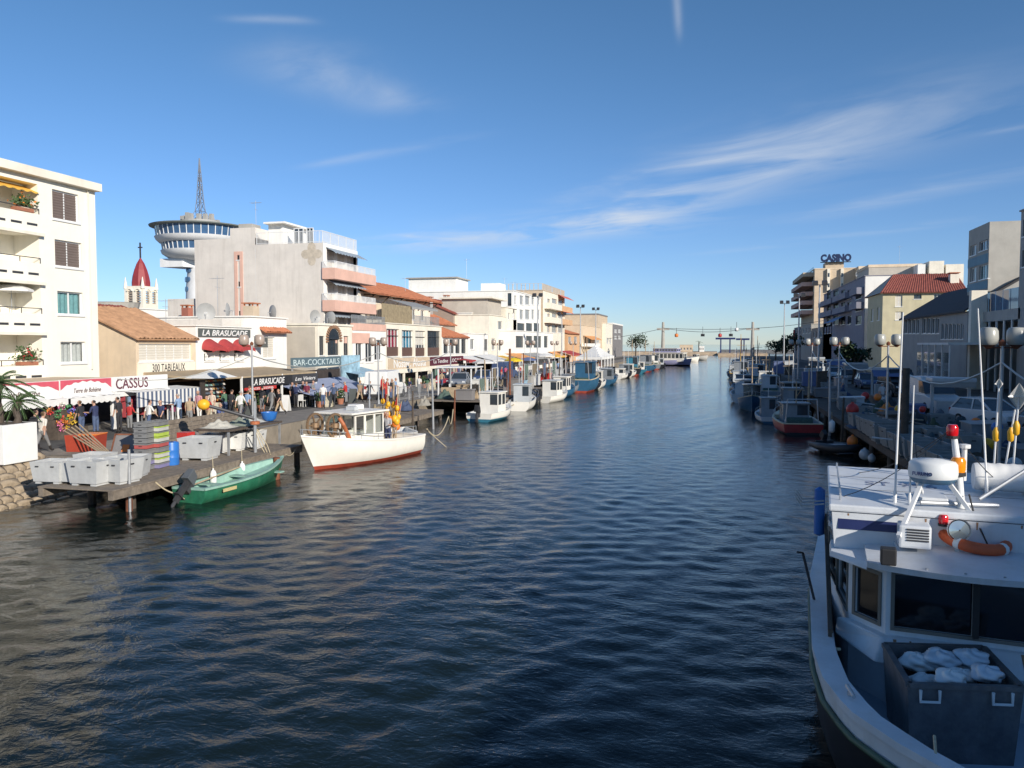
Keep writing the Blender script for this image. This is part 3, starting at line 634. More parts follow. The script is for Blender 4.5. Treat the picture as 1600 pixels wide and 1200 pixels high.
# --- tall blank-walled block with pink balconies
def L5():
    X = XL; y0 = onX(505, 480, X)[0]; y1 = onX(559, 480, X)[0]; zr = onX(505, 379, X)[1]
    xl = onY(305, 450, y0)[0]; xm = onY(361, 450, y0)[0]; xp = onY(400, 450, y0)[0]; za = onY(330, 374, y0)[1]; zb = onY(380, 356, y0)[1]
    fl = [(onX(530, q, X)[1]) for q in (431, 479, 527)]            # balcony floors, top down
    ops = []
    for k, z in enumerate(fl[:3]): ops.append((y0+.75, y1-.25, z+.05, z+2.15, 'shutterl', .35))
    cams = [(onY(370, 403, y0)[0], onY(374, 403, y0)[0], onY(370, 406, y0)[1], onY(370, 399, y0)[1], 'glass', .12), (onY(372, 443, y0)[0], onY(376, 443, y0)[0], onY(372, 448, y0)[1], onY(372, 440, y0)[1], 'glass', .12), (onY(373, 490, y0)[0], onY(377, 490, y0)[0], onY(374, 493, y0)[1], onY(374, 486, y0)[1], 'glass', .12)]
    root, F, C = building('balcony_block', 'tall grey blank-walled block with pink balconies on its canal front', X, xp, y0, y1, zr, W['grey'], ops, cornice=0, parapet=.1, depth=.4)
    mb = MB(); cut_wall(mb, C, xl, xp-.003, GZ, za, cams, .12); mb.box(xm, xp, y0, y1, za, zb); mb.quad((xl, y0, GZ), (xl, y1, GZ), (xl, y1, za), (xl, y0, za)); mb.quad((xl, y0, za), (xm, y0, za), (xm, y1, za), (xl, y1, za)); mb.build('stair_wing', W['grey'], root)
    for o in cams: window(root, C, *o[:4], 'dark', .12)
    mb = MB(); F.box(mb, y0+.0, y1, GZ, zr-.0, .0, .04)
    mb = MB(); cut_wall(mb, Face((X+.03, 0), (0, 1), (1, 0)), y0+.0, y1, GZ, zr, ops, .02); mb.build('front_render', W['white'], root)
    # pink strip round the stair windows
    a, b = onY(366.5, 430, y0)[0], onY(380, 430, y0)[0]; zt = onY(372, 393, y0)[1]; mb = MB(); w = .32
    C.box(mb, a, a+w, GZ+4, zt, 0, .04); C.box(mb, b-w, b, GZ+4, zt, 0, .04); C.box(mb, a+w, b-w, zt-w, zt, 0, .04); mb.build('pink_strip', W['pink'], root)
    for k, z in enumerate(fl):
        mb = MB(); F.box(mb, y0-.15, y1+(1.6 if k < 2 else 0), z-.55, z+.42, .0, 1.25); mb.build('balcony', W['pink'], root)
        if k < 2: rail(root, [F.P(y0-.1, z+.42, .02), F.P(y0-.1, z+.42, 1.2), F.P(y1+1.5, z+.42, 1.2)], .6)
        mb = MB(); mb.grid(lambda p, q: F.P(y0+.55+(y1-y0-.4)*p, z+2.35-.55*q-.05*(q > .8)*math.cos(p*70), .05+1.0*q), 50, 5); mb.build('balcony_awning', M('awning_bluegrey', (.28, .33, .38), .8), root)
        for j in range(2):
            u = y0+.75+(y1-y0-1.)*(j+1)/3; mb = MB(); F.box(mb, u-.06, u+.06, z+.05, z+2.15, -.4, .0); mb.build('mullion', WHITE, root)
    # terrace on the roof
    rail(root, [(xp+.1, y0+.05, zr), (X-.05, y0+.05, zr), (X-.05, y1-.05, zr)], 1.05)
    ph = (xp+.02, X-5.2, y0+2.2, y1); mb = MB(); P = Face((0, y0+2.2), (1, 0), (0, -1)); z1 = zr+2.1
    po = [(xp+2.6, xp+3.6, zr, zr+1.7), (xp+3.9, xp+4.6, zr, zr+1.7)]
    cut_wall(mb, P, ph[0], ph[1], zr-.1, z1, po, .1); mb.quad((ph[1], ph[2], zr-.1), (ph[1], ph[3], zr-.1), (ph[1], ph[3], z1), (ph[1], ph[2], z1)); mb.quad((ph[0], ph[2], z1), (ph[1], ph[2], z1), (ph[1], ph[3], z1), (ph[0], ph[3], z1)); mb.build('penthouse', W['white'], root)
    for o in po: window(root, P, *o, 'glass', .1)
    mb = MB(); mb.box(ph[0]-.1, ph[1]+.6, ph[2]-.7, ph[3], z1, z1+.16); mb.build('penthouse_roof', W['white'], root)
    mb = MB(); mb.box(xp-3.0, xp-1.6, y0+2, y0+3.5, zb-.05, zb+.7); solo(mb, 'roof_vent', W['conc'], 'small concrete vent on top of the tall grey wall', 'roof vent')
    antenna((xm+.8, y0+3, zb), 'tall aerial left of the concrete vent on the grey block', 3.0)
    # flower-shaped stain where an ornament hung
    mb = MB(); cx, cz = onY(487, 397, y0); n = 24
    for k in range(4):
        a = k*math.pi/4; 
    mb.add([(cx, y0-.012, cz)]+[(cx+(.55+.5*abs(math.cos(2*t)))*math.cos(t), y0-.012, cz+(.55+.5*abs(math.cos(2*t)))*math.sin(t)) for t in [2*math.pi*k/n for k in range(n)]], [(0, k+1, (k+1) % n+1) for k in range(n)])
    mb.build('wall_rosette', M('rosette_ochre', (.52, .45, .36), .9, var=.2, scale=3), root)
    # lower grey annexe on the left
    x2 = onY(262, 480, y0+.3)[0]; zc = onY(280, 467, y0+.3)[1]
    r2, _, _ = building('grey_annexe', 'low grey annexe at the foot of the tall blank wall', xl+.02, x2, y0+.3, y1+4, zc, W['grey'], cornice=0)
    mb = MB(); cx, cz = onY(298, 490, y0-1); 
    chimney((cx, y0-1.5, cz-.2), 'little red brick chimney in front of the grey annexe', .7, .7, M('brick_red', (.36, .13, .09), .85))
L5()

# --- lookout tower (disc on a shaft, lattice mast) and church spire
def lookout():
    c = (-116.0, 162.0); D = 176.; s = D/F_PX
    def z(q): return onY(316, q, 162)[1]
    root = thing('lookout_tower', 'round white lookout tower with two glazed rings and lattice mast', 'tower', (c[0], c[1], GZ))
    P = (c[0], c[1], 0); r = lambda px: px*s*.90
    mb = MB(); mb.lathe([(r(30), GZ), (r(27), z(450)), (r(24), z(425)), (r(27), z(408))], P, 40); mb.build('shaft', W['tower'], root, smooth=True)
    mb = MB(); mb.lathe([(r(27), z(409)), (r(54), z(406)), (r(66), z(399)), (r(68), z(394)), (r(64), z(393.5))], P, 56); mb.build('lower_bowl', W['tower'], root, smooth=True)
    mb = MB(); mb.lathe([(r(64), z(394)), (r(66), z(382))], P, 56); mb.build('lower_glazing', GLASSB, root)
    mb = MB(); mb.lathe([(r(66), z(382.5)), (r(70), z(382)), (r(76), z(377)), (r(78), z(373)), (r(74), z(372.5))], P, 56); mb.build('upper_bowl', W['tower'], root, smooth=True)
    mb = MB(); mb.lathe([(r(74), z(373)), (r(77), z(358))], P, 56); mb.build('upper_glazing', GLASSB, root)
    mb = MB(); mb.lathe([(r(76), z(358.5)), (r(86), z(357)), (r(87), z(355.5)), (r(60), z(352)), (r(40), z(351)), (r(8), z(350.5))], P, 56); mb.build('roof_disc', M('roof_greygreen', (.22, .24, .22), .7, var=.15), root, smooth=True)
    mb = MB()
    for rr, z0, z1 in ((r(64.2), z(394), z(382)), (r(74.3), z(373), z(358))):
        for k in range(40):
            a = 2*math.pi*k/40; mb.bar((c[0]+rr*math.cos(a), c[1]+rr*math.sin(a), z0), (c[0]+(rr+r(2.5))*math.cos(a), c[1]+(rr+r(2.5))*math.sin(a), z1), .16)
    tag(mb.build('glazing_bars', WMETAL, root), kind='stuff')
    mb = MB(); mb.lathe([(r(33), z(351)), (r(35), z(349)), (r(34), z(346)), (r(8), z(345.5))], P, 28); mb.build('plant_ring', W['pale'], root)
    g = random.Random(2); mb = MB()
    for k in range(26):
        a = g.uniform(0, 6.28); q = r(30); mb.box(c[0]+q*math.cos(a)-.4, c[0]+q*math.cos(a)+.4, c[1]+q*math.sin(a)-.4, c[1]+q*math.sin(a)+.4, z(346), z(346)+g.uniform(.3, 1.5))
    tag(mb.build('roof_equipment', W['pale'], root), kind='stuff')
    mb = MB(); zs = [z(346), z(330), z(316), z(302), z(288), z(274), z(262), z(247)]; hw = [r(20), r(9), r(6.6), r(5.2), r(4), r(2.8), r(1.6), r(.5)]
    for i in range(len(zs)-1):
        for a in range(4):
            ca = [(math.cos(math.pi/4+math.pi/2*(a+k)), math.sin(math.pi/4+math.pi/2*(a+k))) for k in (0, 1)]
            p = [(c[0]+q[0]*hw[i], c[1]+q[1]*hw[i], zs[i]) for q in ca]; t = [(c[0]+q[0]*hw[i+1], c[1]+q[1]*hw[i+1], zs[i+1]) for q in ca]
            mb.bar(p[0], t[0], .13); mb.bar(p[0], t[1], .06); mb.bar(p[1], t[0], .06); mb.bar(t[0], t[1], .07)
    mb.build('lattice_mast', M('mast_steel', (.13, .15, .19), .6), root)
    # side fin and portholes on the shaft
    mb = MB(); 
    for px, q in ((297, 424), (287.5, 438), (296.5, 438), (286.5, 453), (295, 453)):
        d = (px-316)*s*1.0; zz = z(q); rr = r(25.5)
        ang = math.atan2(-c[1], -c[0])
        # porthole placed round the shaft on the side that faces the canal
        off = max(-.97, min(.97, d/rr)); th = ang+math.asin(off)
        n = (math.cos(th), math.sin(th)); p = (c[0]+n[0]*rr, c[1]+n[1]*rr, zz)
        m2 = MB(); m2.tube([(p[0]-n[0]*1.4, p[1]-n[1]*1.4, zz), (p[0]+n[0]*.35, p[1]+n[1]*.35, zz)], .62, 14); m2.build('porthole', GLASSB, root)
    ang = math.atan2(-c[1], -c[0]); lt = (-math.sin(ang), math.cos(ang)); sg = 1 if lt[0]*math.cos(YAW)+lt[1]*math.sin(YAW) < 0 else -1
    lt = (lt[0]*sg, lt[1]*sg)
    q = (c[0]+lt[0]*r(36), c[1]+lt[1]*r(36)); mb = MB(); mb.prism([(q[0]-3, q[1]-3), (q[0]+3, q[1]-3), (c[0]+3, c[1]+3), (c[0]-3, c[1]+3)], 2, z(420), z(407)); mb.build('stair_pod', W['tower'], root)
    return root
lookout()
def church():
    y = 128.; xc, zb = onY(221, 474, y); root = thing('church_tower', 'pale church belfry with dark red pointed dome and cross', 'church tower', (xc, y, GZ))
    def z(q): return onY(221, q, y)[1]
    s = (onY(240, 450, y)[0]-onY(221, 450, y)[0])/19
    w = 14.5*s; Cm = W['ivory']; C = Face((xc, y-w), (1, 0), (0, -1)); Fx = Face((xc+w, y), (0, 1), (1, 0))
    mb = MB(); op = [(-w*.62, -w*.12, z(475), z(456), 'v', .5), (w*.25, w*.75, z(475), z(456), 'v', .5)]
    cut_wall(mb, C, -w, w, GZ, z(448), op, .5); cut_wall(mb, Fx, -w, w, GZ, z(448), op, .5); mb.quad((xc-w, y-w, GZ), (xc-w, y+w, GZ), (xc-w, y+w, z(448)), (xc-w, y-w, z(448))); mb.quad((xc-w, y-w, z(448)), (xc+w, y-w, z(448)), (xc+w, y+w, z(448)), (xc-w, y+w, z(448)))
    mb.build('belfry', Cm, root)
    for F_ in (C, Fx):
        for o in op:
            mb = MB()
            for k in range(5): zz = o[2]+(o[3]-o[2])*k/5; F_.box(mb, o[0], o[1], zz, zz+.25, -.5, -.1)
            mb.build('louvre', W['brown'], root)
            mb = MB(); m = (o[0]+o[1])/2; h = (o[1]-o[0])/2*1.15
            for k in range(8):
                t0, t1 = math.pi*k/8, math.pi*(k+1)/8
                mb.hexa([F_.P(m+h*q*math.cos(t), o[3]+h*q*math.sin(t)*.8, .0) for q, t in ((.75, t0), (1.15, t0), (1.15, t1), (.75, t1))], [F_.P(m+h*q*math.cos(t), o[3]+h*q*math.sin(t)*.8, .25) for q, t in ((.75, t0), (1.15, t0), (1.15, t1), (.75, t1))])
            mb.build('arch', Cm, root)
    for i in (-1, 1):
        for j in (-1, 1):
            mb = MB(); mb.lathe([(.9*s*3, z(452)), (.7*s*3, z(446)), (.4*s*3, z(440)), (.05, z(434))], (xc+i*w*.92, y+j*w*.92, 0), 10); mb.build('pinnacle', Cm, root)
    mb = MB(); mb.lathe([(w*.82, z(448)), (w*.82, z(441)), (w*.74, z(432)), (w*.58, z(422)), (w*.36, z(412)), (w*.15, z(406)), (.05, z(402))], (xc, y, 0), 8, a0=math.pi/8, a1=math.pi/8+2*math.pi); mb.build('dome', M('dome_red', (.27, .035, .04), .6, var=.15, scale=1), root)
    mb = MB(); mb.bar((xc, y, z(403)), (xc, y, z(379)), .22); mb.bar((xc-3.2*s, y, z(386.5)), (xc+3.2*s, y, z(386.5)), .2); mb.build('cross', DARKMETAL, root)
church()

# --- white house with the roof terrace, next to the bar
def L6():
    X = -32.8; y0 = onX(551, 540, X)[0]; y1 = onX(603, 540, X)[0]-.02; zt = onX(575, 517, X)[1]
    ops = [wp(X, 556, 567, 531, 566, 'glass'), wp(X, 571, 583, 529, 566, 'glass'), wp(X, 585, 597, 531, 563, 'glass')]
    root, F, C = building('terrace_house', 'white house with pink parapet roof terrace beside the bar', X, X-8, y0, y1, zt, W['white'], ops, cornice=0)
    mb = MB(); z = onX(575, 506, X)[1]; F.box(mb, y0, y1, zt, z, -.2, .06); mb.build('parapet', W['pink'], root); rail(root, [F.P(y0, z, -.1), F.P(y1, z, -.1)], .75, GALV)
    p = onX(588, 488, X-3); mb = MB(); mb.lathe([(.95, 0), (1.05, .1), (1.05, 1.5), (.9, 1.62), (0, 1.65)], (X-2.6, p[0]-1.2, p[1]-.8), 18); mb.build('x', W['tan']); o = bpy.data.objects['x']; o.name = 'roof_tank'; o.data.name = 'roof_tank'; tag(o, 'round tan water tank on the terrace roof', 'tank')
L6()
# --- house with four tall coloured windows, bracketed tile roof above
def L7():
    X = -33.0; y0 = onX(603, 540, X)[0]; y1 = onX(690, 540, X)[0]; zt = onX(645, 508, X)[1]
    ops = [wp(X, 604, 624, 514, 557, 'curtain:red'), wp(X, 628, 646, 516, 557, 'curtain:blue'), wp(X, 649, 665, 517, 557, 'blind'), wp(X, 668, 688, 517, 556, 'dark')]
    root, F, C = building('veranda_house', 'cream house with four tall windows, one red and one blue curtained', X, X-5, y0, y1, zt, W['ivory'], ops, cornice=.1, depth=.25)
    for o in ops:
        mb = MB(); F.box(mb, o[0]+.05, o[1]-.05, o[2]+.05, o[2]+1.0, -.2, -.14); 
        mb.build('window_panel', M('brown_panel', (.12, .07, .055), .6), root)
        mb = MB(); F.box(mb, o[0], o[1], o[3]-.75, o[3]-.68, -.22, -.12); mb.build('transom', DARKMETAL, root)
    # terrace: screens, awning
    z = zt+.1; mb = MB()
    for k in range(28): u = y0+.1+k*.3; F.box(mb, u, u+.24, z, z+2.0, -.5, -.45)
    mb.build('reed_screen', M('bamboo', (.30, .24, .15), .8, var=.3), root)
    rail(root, [F.P(y0+8.6, z, -.3), F.P(y1, z, -.3)], 1.0, GALV, .16)
    mb = MB(); mb.grid(lambda p, q: F.P(y0+8+(y1-y0-8.5)*p, z+2.9-.9*q, -3.2+2.9*q), 20, 3); F.box(mb, y0+8, y1-.5, z+1.75, z+2.0, -.32, -.28); mb.build('terrace_awning', AWNG, root)
    # upper house with bracketed eaves
    Xu = X-5.1; ze = onX(620, 463, Xu+1.6)[1]; ya, yb = onX(563, 470, Xu)[0], onX(672, 470, Xu)[0]
    wn_ = [(ya+2.5+k*3.2, ya+3.9+k*3.2, ze-2.5, ze-1.1, 'glass') for k in range(7) if ya+3.9+k*3.2 < yb-.5]
    r2, F2, C2 = building('tiled_villa', 'long villa with deep bracketed eaves above the terraces', Xu, Xu-9, ya, yb, ze+.2, W['ivory'], wn_, roof=False, cornice=0)
    tile_roof(r2, (Xu+1.6, ya-.5, ze), (Xu+1.6, yb+.8, ze), (Xu-4.5, yb+.8, ze+2.3), (Xu-4.5, ya-.5, ze+2.3), TERRA); tile_roof(r2, (Xu-10, ya-.5, ze+.2), (Xu-10, yb+.8, ze+.2), (Xu-4.5, yb+.8, ze+2.3), (Xu-4.5, ya-.5, ze+2.3), TERRA)
    for k in range(6):
        u = ya+1+(yb-ya-1.5)*k/5; mb = MB(); mb.bar((Xu, u, ze-1.2), (Xu+1.2, u, ze-.15), .14); mb.bar((Xu, u, ze-.1), (Xu+1.4, u, ze-.1), .14); mb.build('eave_bracket', WOODD, r2)
    mb = MB(); mb.add([(Xu, ya, ze+.2), (Xu-4.5, ya, ze+2.2), (Xu-9, ya, ze+.2)], [(0, 1, 2)]); mb.build('gable', W['ivory'], r2)
    antenna((Xu-2, yb-4, ze+1.2), 'short aerial at the far end of the bracketed roof', 2.0)
    # shop boards below the tall windows
    Xs = -30.2; Fs = Face((Xs, 0), (0, 1), (1, 0)); u0, u1, z0, z1 = wp(Xs, 608, 671, 559, 575)[:4]
    r3 = thing('shop_board', 'tan board with tall white script under the tall windows', 'sign', (Xs, u0, GZ)); sign(r3, Fs, u0, u1, z0, z1, -.12, 0, W['tan'], 'Noster. Alosta', WHITE, pad=(.1, .1), bold=.015)
    mb = MB(); Fs.box(mb, u0-.4, u1+.3, z0-.45, z0-.05, -.1, .1); mb.build('canopy_beam', W['ivory'], r3)
    for k in range(4): mb = MB(); u = u0+.2+(u1-u0-.4)*k/3; Fs.box(mb, u-.14, u+.14, GZ, z0-.45, -.1, .05); mb.build('post', W['ivory'], r3)
    mb = MB(); Fs.box(mb, u0, u1, GZ, z0-.4, -1.6, -1.5); mb.build('shop_shade_panel', INTERIOR, r3)
    u0, u1, z0, z1 = wp(Xs, 673, 724, 557, 570)[:4]
    r4 = thing('shop_board', 'dark maroon shop board with small white lettering', 'sign', (Xs, u0, GZ)); sign(r4, Fs, u0, u1, z0, z1, -.12, 0, M('maroon', (.10, .02, .035), .5), 'La Tendine   LOCALE', WHITE, pad=(.08, .28))
    mb = MB(); Fs.box(mb, u0, u1, z0-.3, z0, -.1, .1); mb.build('canopy_beam', W['ivory'], r4)
    for k in range(4): mb = MB(); u = u0+.2+(u1-u0-.4)*k/3; Fs.box(mb, u-.12, u+.12, GZ, z0-.3, -.1, .05); mb.build('post', W['ivory'], r4)
    mb = MB(); Fs.box(mb, u0, u1, GZ, z0-.3, -1.6, -1.5); mb.build('shop_shade_panel', INTERIOR, r4)
L7()
def gabled(name, label, xf, xb, y0, y1, ze, zr, mat, tile, ops=(), cam=()):
    r, F, C = building(name, label, xf, xb, y0, y1, ze, mat, ops, cam, roof=False, cornice=0); s = 1 if xf > xb else -1; xm = (xf+xb)/2
    tile_roof(r, (xf+.4*s, y0-.25, ze-.1), (xf+.4*s, y1, ze-.1), (xm, y1, zr), (xm, y0-.25, zr), tile); tile_roof(r, (xb-.4*s, y0-.25, ze-.1), (xb-.4*s, y1, ze-.1), (xm, y1, zr), (xm, y0-.25, zr), tile)
    for yy in (y0, y1): mb = MB(); mb.add([(xf, yy, ze), (xm, yy, zr-.06), (xb, yy, ze)], [(0, 1, 2)]); mb.build('gable', mat, r)
    return r, F
def L8():
    X = XL
    y0, y1 = onX(691, 540, X)[0], onX(730, 540, X)[0]; zt = onX(710, 527, X)[1]
    ops = [wp(X, 693+k*9.3, 700.5+k*9.3, 530, 552, 'dark') for k in range(4)]
    r, F, C = building('veranda_bungalow', 'low house with small red roof and dark glazed veranda', X, X-6, y0, y1, zt, W['white'], ops, roof=False, cornice=0)
    tile_roof(r, (X+.3, y0, zt), (X+.3, y1+.4, zt), (X-5, y1+.4, zt+1.9), (X-5, y0, zt+1.9), TERRA)
    ya, yb = onX(745, 540, X-6)[0]-14, onX(745, 540, X-6)[0]
    gabled('brown_gable_house', 'tall house with bare brown side walls and red tile roof', X-5.5, X-19, ya, yb, 10.4, 13.2, W['brown'], TERRAR)
    gabled('lower_brown_house', 'lower brown rendered house with red roof in front of it', X-5.2, X-15, ya-9, ya-.1, 8.6, 10.9, W['brown'], TERRA)
    chimney((X-9, ya-2, 10.4), 'white capped flue on the lower brown house', 1.3, 2.2, W['pale']); chimney((X-8, ya+4, 11.8), 'dark cylindrical stack on the tall brown house', .8, 1.4, W['brown'])
    y0, y1 = onX(731, 540, X)[0], onX(763, 540, X)[0]; zt = onX(745, 522, X)[1]
    ops = [wp(X, 735, 741, 530, 546, 'glass'), wp(X, 757, 762, 530, 548, 'dark')]
    building('small_white_house', 'small white two storey house with dark upper doorway', X, X-7, y0, y1, zt, W['white'], ops)
    y0, y1 = onX(745, 540, X-1.5)[0], onX(768, 540, X-1.5)[0]; building('white_block_house', 'plain white house front behind the small white house', X-3, X-12, y0+2, y1+4, onX(755, 492, X-3)[1], W['white'], [wp(X-3, 757, 762, 500, 504, 'dark')])
    y0, y1 = onX(764, 540, X)[0], onX(790, 540, X)[0]; zt = onX(778, 494, X)[1]
    ops = [wp(X, 768, 774, 529, 547), wp(X, 778, 785, 502, 515), wp(X, 779, 786, 531, 548)]
    r, F, C = building('cream_narrow_house', 'narrow cream house with shuttered upper windows', X, X-9, y0, y1, zt, W['ivory'], ops)
    mb = MB(); mb.box(X-8, X-.5, y0+1, y1-1, zt, zt+2.6); mb.build('roof_storey', W['stucco'], r); mb = MB(); mb.box(X-8.3, X+.4, y0+.4, y1-.4, zt+2.6, zt+2.85); mb.build('roof_storey_eave', W['ivory'], r)
    y0, y1 = onX(790.5, 540, X)[0], onX(807, 540, X)[0]; zt = onX(799, 482, X)[1]
    ops = [wp(X, 794, 797, 489, 499), wp(X, 800, 803, 489, 499), wp(X, 793, 804, 522, 545, 'shutterl')]
    building('pale_yellow_house', 'pale yellow three storey house before the white modern block', X, X-10, y0, y1, zt, W['ivory'], ops)
L8()
def L10():
    X = XL; y0, y1 = onX(802, 500, X)[0], onX(845, 500, X)[0]; zt = onX(823, 460, X)[1]
    ops = [wp(X, a, b, q0, q1) for q0, q1 in ((462, 476), (484, 499)) for a, b in ((803.5, 807), (812, 818), (820.5, 828), (830.5, 835), (840.5, 843.5))]+[wp(X, a, b, 505, 521, 'dark') for a, b in ((808, 820), (822, 832), (834, 843))]
    cx = onY(760, 480, y0)[0]; cam = [(onY(793, 470, y0)[0], onY(799, 470, y0)[0], onY(795, 478, y0)[1], onY(795, 458, y0)[1], 'dark')]
    r, F, C = building('modern_white_block', 'white modern block with horizontal window rows', X, X-24, y0, y1, zt, W['white'], ops, cam)
    mb = MB(); C.box(mb, X-23.9, X-1.6, GZ, zt-.1, 0, .04); 
    mb = MB(); mb.box(X-20, X-11, y0+2, y0+9, zt, zt+2.6); mb.build('lift_housing', W['white'], r); mb = MB(); mb.box(X-20.4, X-10.6, y0+1.6, y0+9.4, zt+2.6, zt+2.8); mb.build('lift_housing_roof', W['conc'], r)
    mb = MB(); mb.box(X-7, X-3.5, y0+4, y0+8, zt, zt+1.7); solo(mb, 'roof_hutch', W['white'], 'small white hutch on the modern block roof', 'roof housing')
    antenna((X-10, y0+5, zt+2.8), 'aerial on the modern block lift housing', 3.5)
    for k, lab in enumerate(('leftmost small aerial on the modern block front', 'second small aerial on the modern block front')): antenna((X-2, y0+8+k*8, zt), lab, 2.2, k)
    y0b = y0-4; z = onX(830, 549, X)[1]
    Xp = -31.5; ops = [wp(Xp, a, b, 525, 543, 'dark') for a, b in ((806, 818), (822, 832), (834, 846), (850, 856))]
    building('white_restaurant', 'low white restaurant with wide dark windows before the modern block', Xp, X+.02, onX(805, 530, Xp)[0], onX(864, 530, Xp)[0], onX(835, 519, Xp)[1], W['white'], ops)
    # balcony block
    y0, y1 = onX(848, 500, X)[0], onX(882, 500, X)[0]; zt = onX(865, 459, X)[1]
    ops = [wp(X, a, b, q0, q1) for q0, q1 in ((467, 479), (490, 502), (508, 520)) for a, b in ((855, 859), (862, 870), (872, 880))]
    r, F, C = building('orange_balcony_block', 'beige block with orange canvas balconies', X, X-16, y0, y1, zt, W['tan'], ops)
    mb = MB(); cut_wall(mb, Face((X+.03, 0), (0, 1), (1, 0)), y0, y1, GZ, zt, ops, .02); mb.build('front_render', W['ivory'], r)
    for q in (483, 504):
        z = onX(865, q, X)[1]
        for a, b, m in ((850, 869, W['ivory']), (869.3, 886, W['orange'])):
            u0, u1 = onX(a, 500, X)[0], onX(b, 500, X)[0]; mb = MB(); F.box(mb, u0, u1, z-.3, z+.9, .0, 1.3); mb.build('balcony', m, r)
    for q in (466, 487):
        z = onX(878, q, X)[1]; u0, u1 = onX(871, 500, X)[0], onX(887, 500, X)[0]; mb = MB(); mb.grid(lambda p, t: F.P(u0+(u1-u0)*p, z+.6-.9*t, .1+1.5*t), 8, 2); mb.build('awning', M('awning_salmon', (.62, .16, .12), .8), r)
    rail(r, [(X-8, y0+.1, zt+.12), (X-.1, y0+.1, zt+.12), (X-.1, y1, zt+.12)], 1.3, W['tan'], .8, .06)
    antenna((X-9, y0+4, zt), 'aerial behind the orange balcony block rail', 3)
    # far row
    y0, y1 = onX(887, 520, X)[0], onX(905, 520, X)[0]; gabled('far_tiled_house', 'far low house with orange tile roof and arched porch', X, X-14, y0, y1, onX(895, 521, X)[1], onX(895, 513, X-7)[1], W['orange'], TERRA, [wp(X, 888, 893, 526, 536), wp(X, 897, 902, 526, 536)])
    y0, y1 = onX(906, 520, X)[0], onX(939, 520, X)[0]; zt = onX(922, 510, X)[1]
    r, F, C = building('peach_far_house', 'peach house with orange awnings over its balcony far along', X, X-30, y0, y1, zt, W['peach'], [wp(X, 912, 915, 528, 538, 'dark'), wp(X, 919, 923, 528, 538, 'dark'), wp(X, 932, 937, 528, 536), wp(X, 939.5, 944, 528, 536)][:3])
    z = onX(920, 526, X)[1]; u0, u1 = onX(911, 520, X)[0], onX(929, 520, X)[0]; mb = MB(); mb.grid(lambda p, t: F.P(u0+(u1-u0)*p, z+.2-1.1*t, .1+2.2*t), 8, 2); mb.build('awning', AWNO, r)
    z = onX(920, 540, X)[1]; mb = MB(); F.box(mb, u0-1, u1+2, z-.3, z+.6, 0, 1.4); mb.build('balcony', W['white'], r)
    xa, xb_ = onY(942, 500, y1)[0], onY(905, 500, y1)[0]
    r2, _, _ = building('far_white_top_block', 'far block with white upper storey and dark flat roof edge', X-1, X-26, y1+.2, y1+22, onX(943, 494, X-1)[1], W['tan'], [wp(X-1, 945, 950, 528, 536), wp(X-1, 951, 956, 528, 536)], corn_mat=W['dark'], cornice=.4)
    y2 = onX(945, 520, X)[0]; y3 = onX(957, 520, X)[0]
    building('far_cream_house', 'far cream house with balcony awning before the dark end block', X, X-20, y2+1.5, y3, onX(951, 506, X)[1], W['ivory'], [wp(X, 948, 951, 528, 537), wp(X, 952.5, 955.5, 528, 537)])
    y4 = onX(973, 520, X)[0]; building('last_block', 'last grey block at the seaward end of the left bank', X, X-20, y3+1, y4, onX(965, 508, X)[1], W['dark'], [wp(X, 960, 964, q, q+6) for q in (514, 524)]+[wp(X, 966, 970, q, q+6) for q in (514, 524)], corn_mat=W['white'], cornice=.5)
L10()
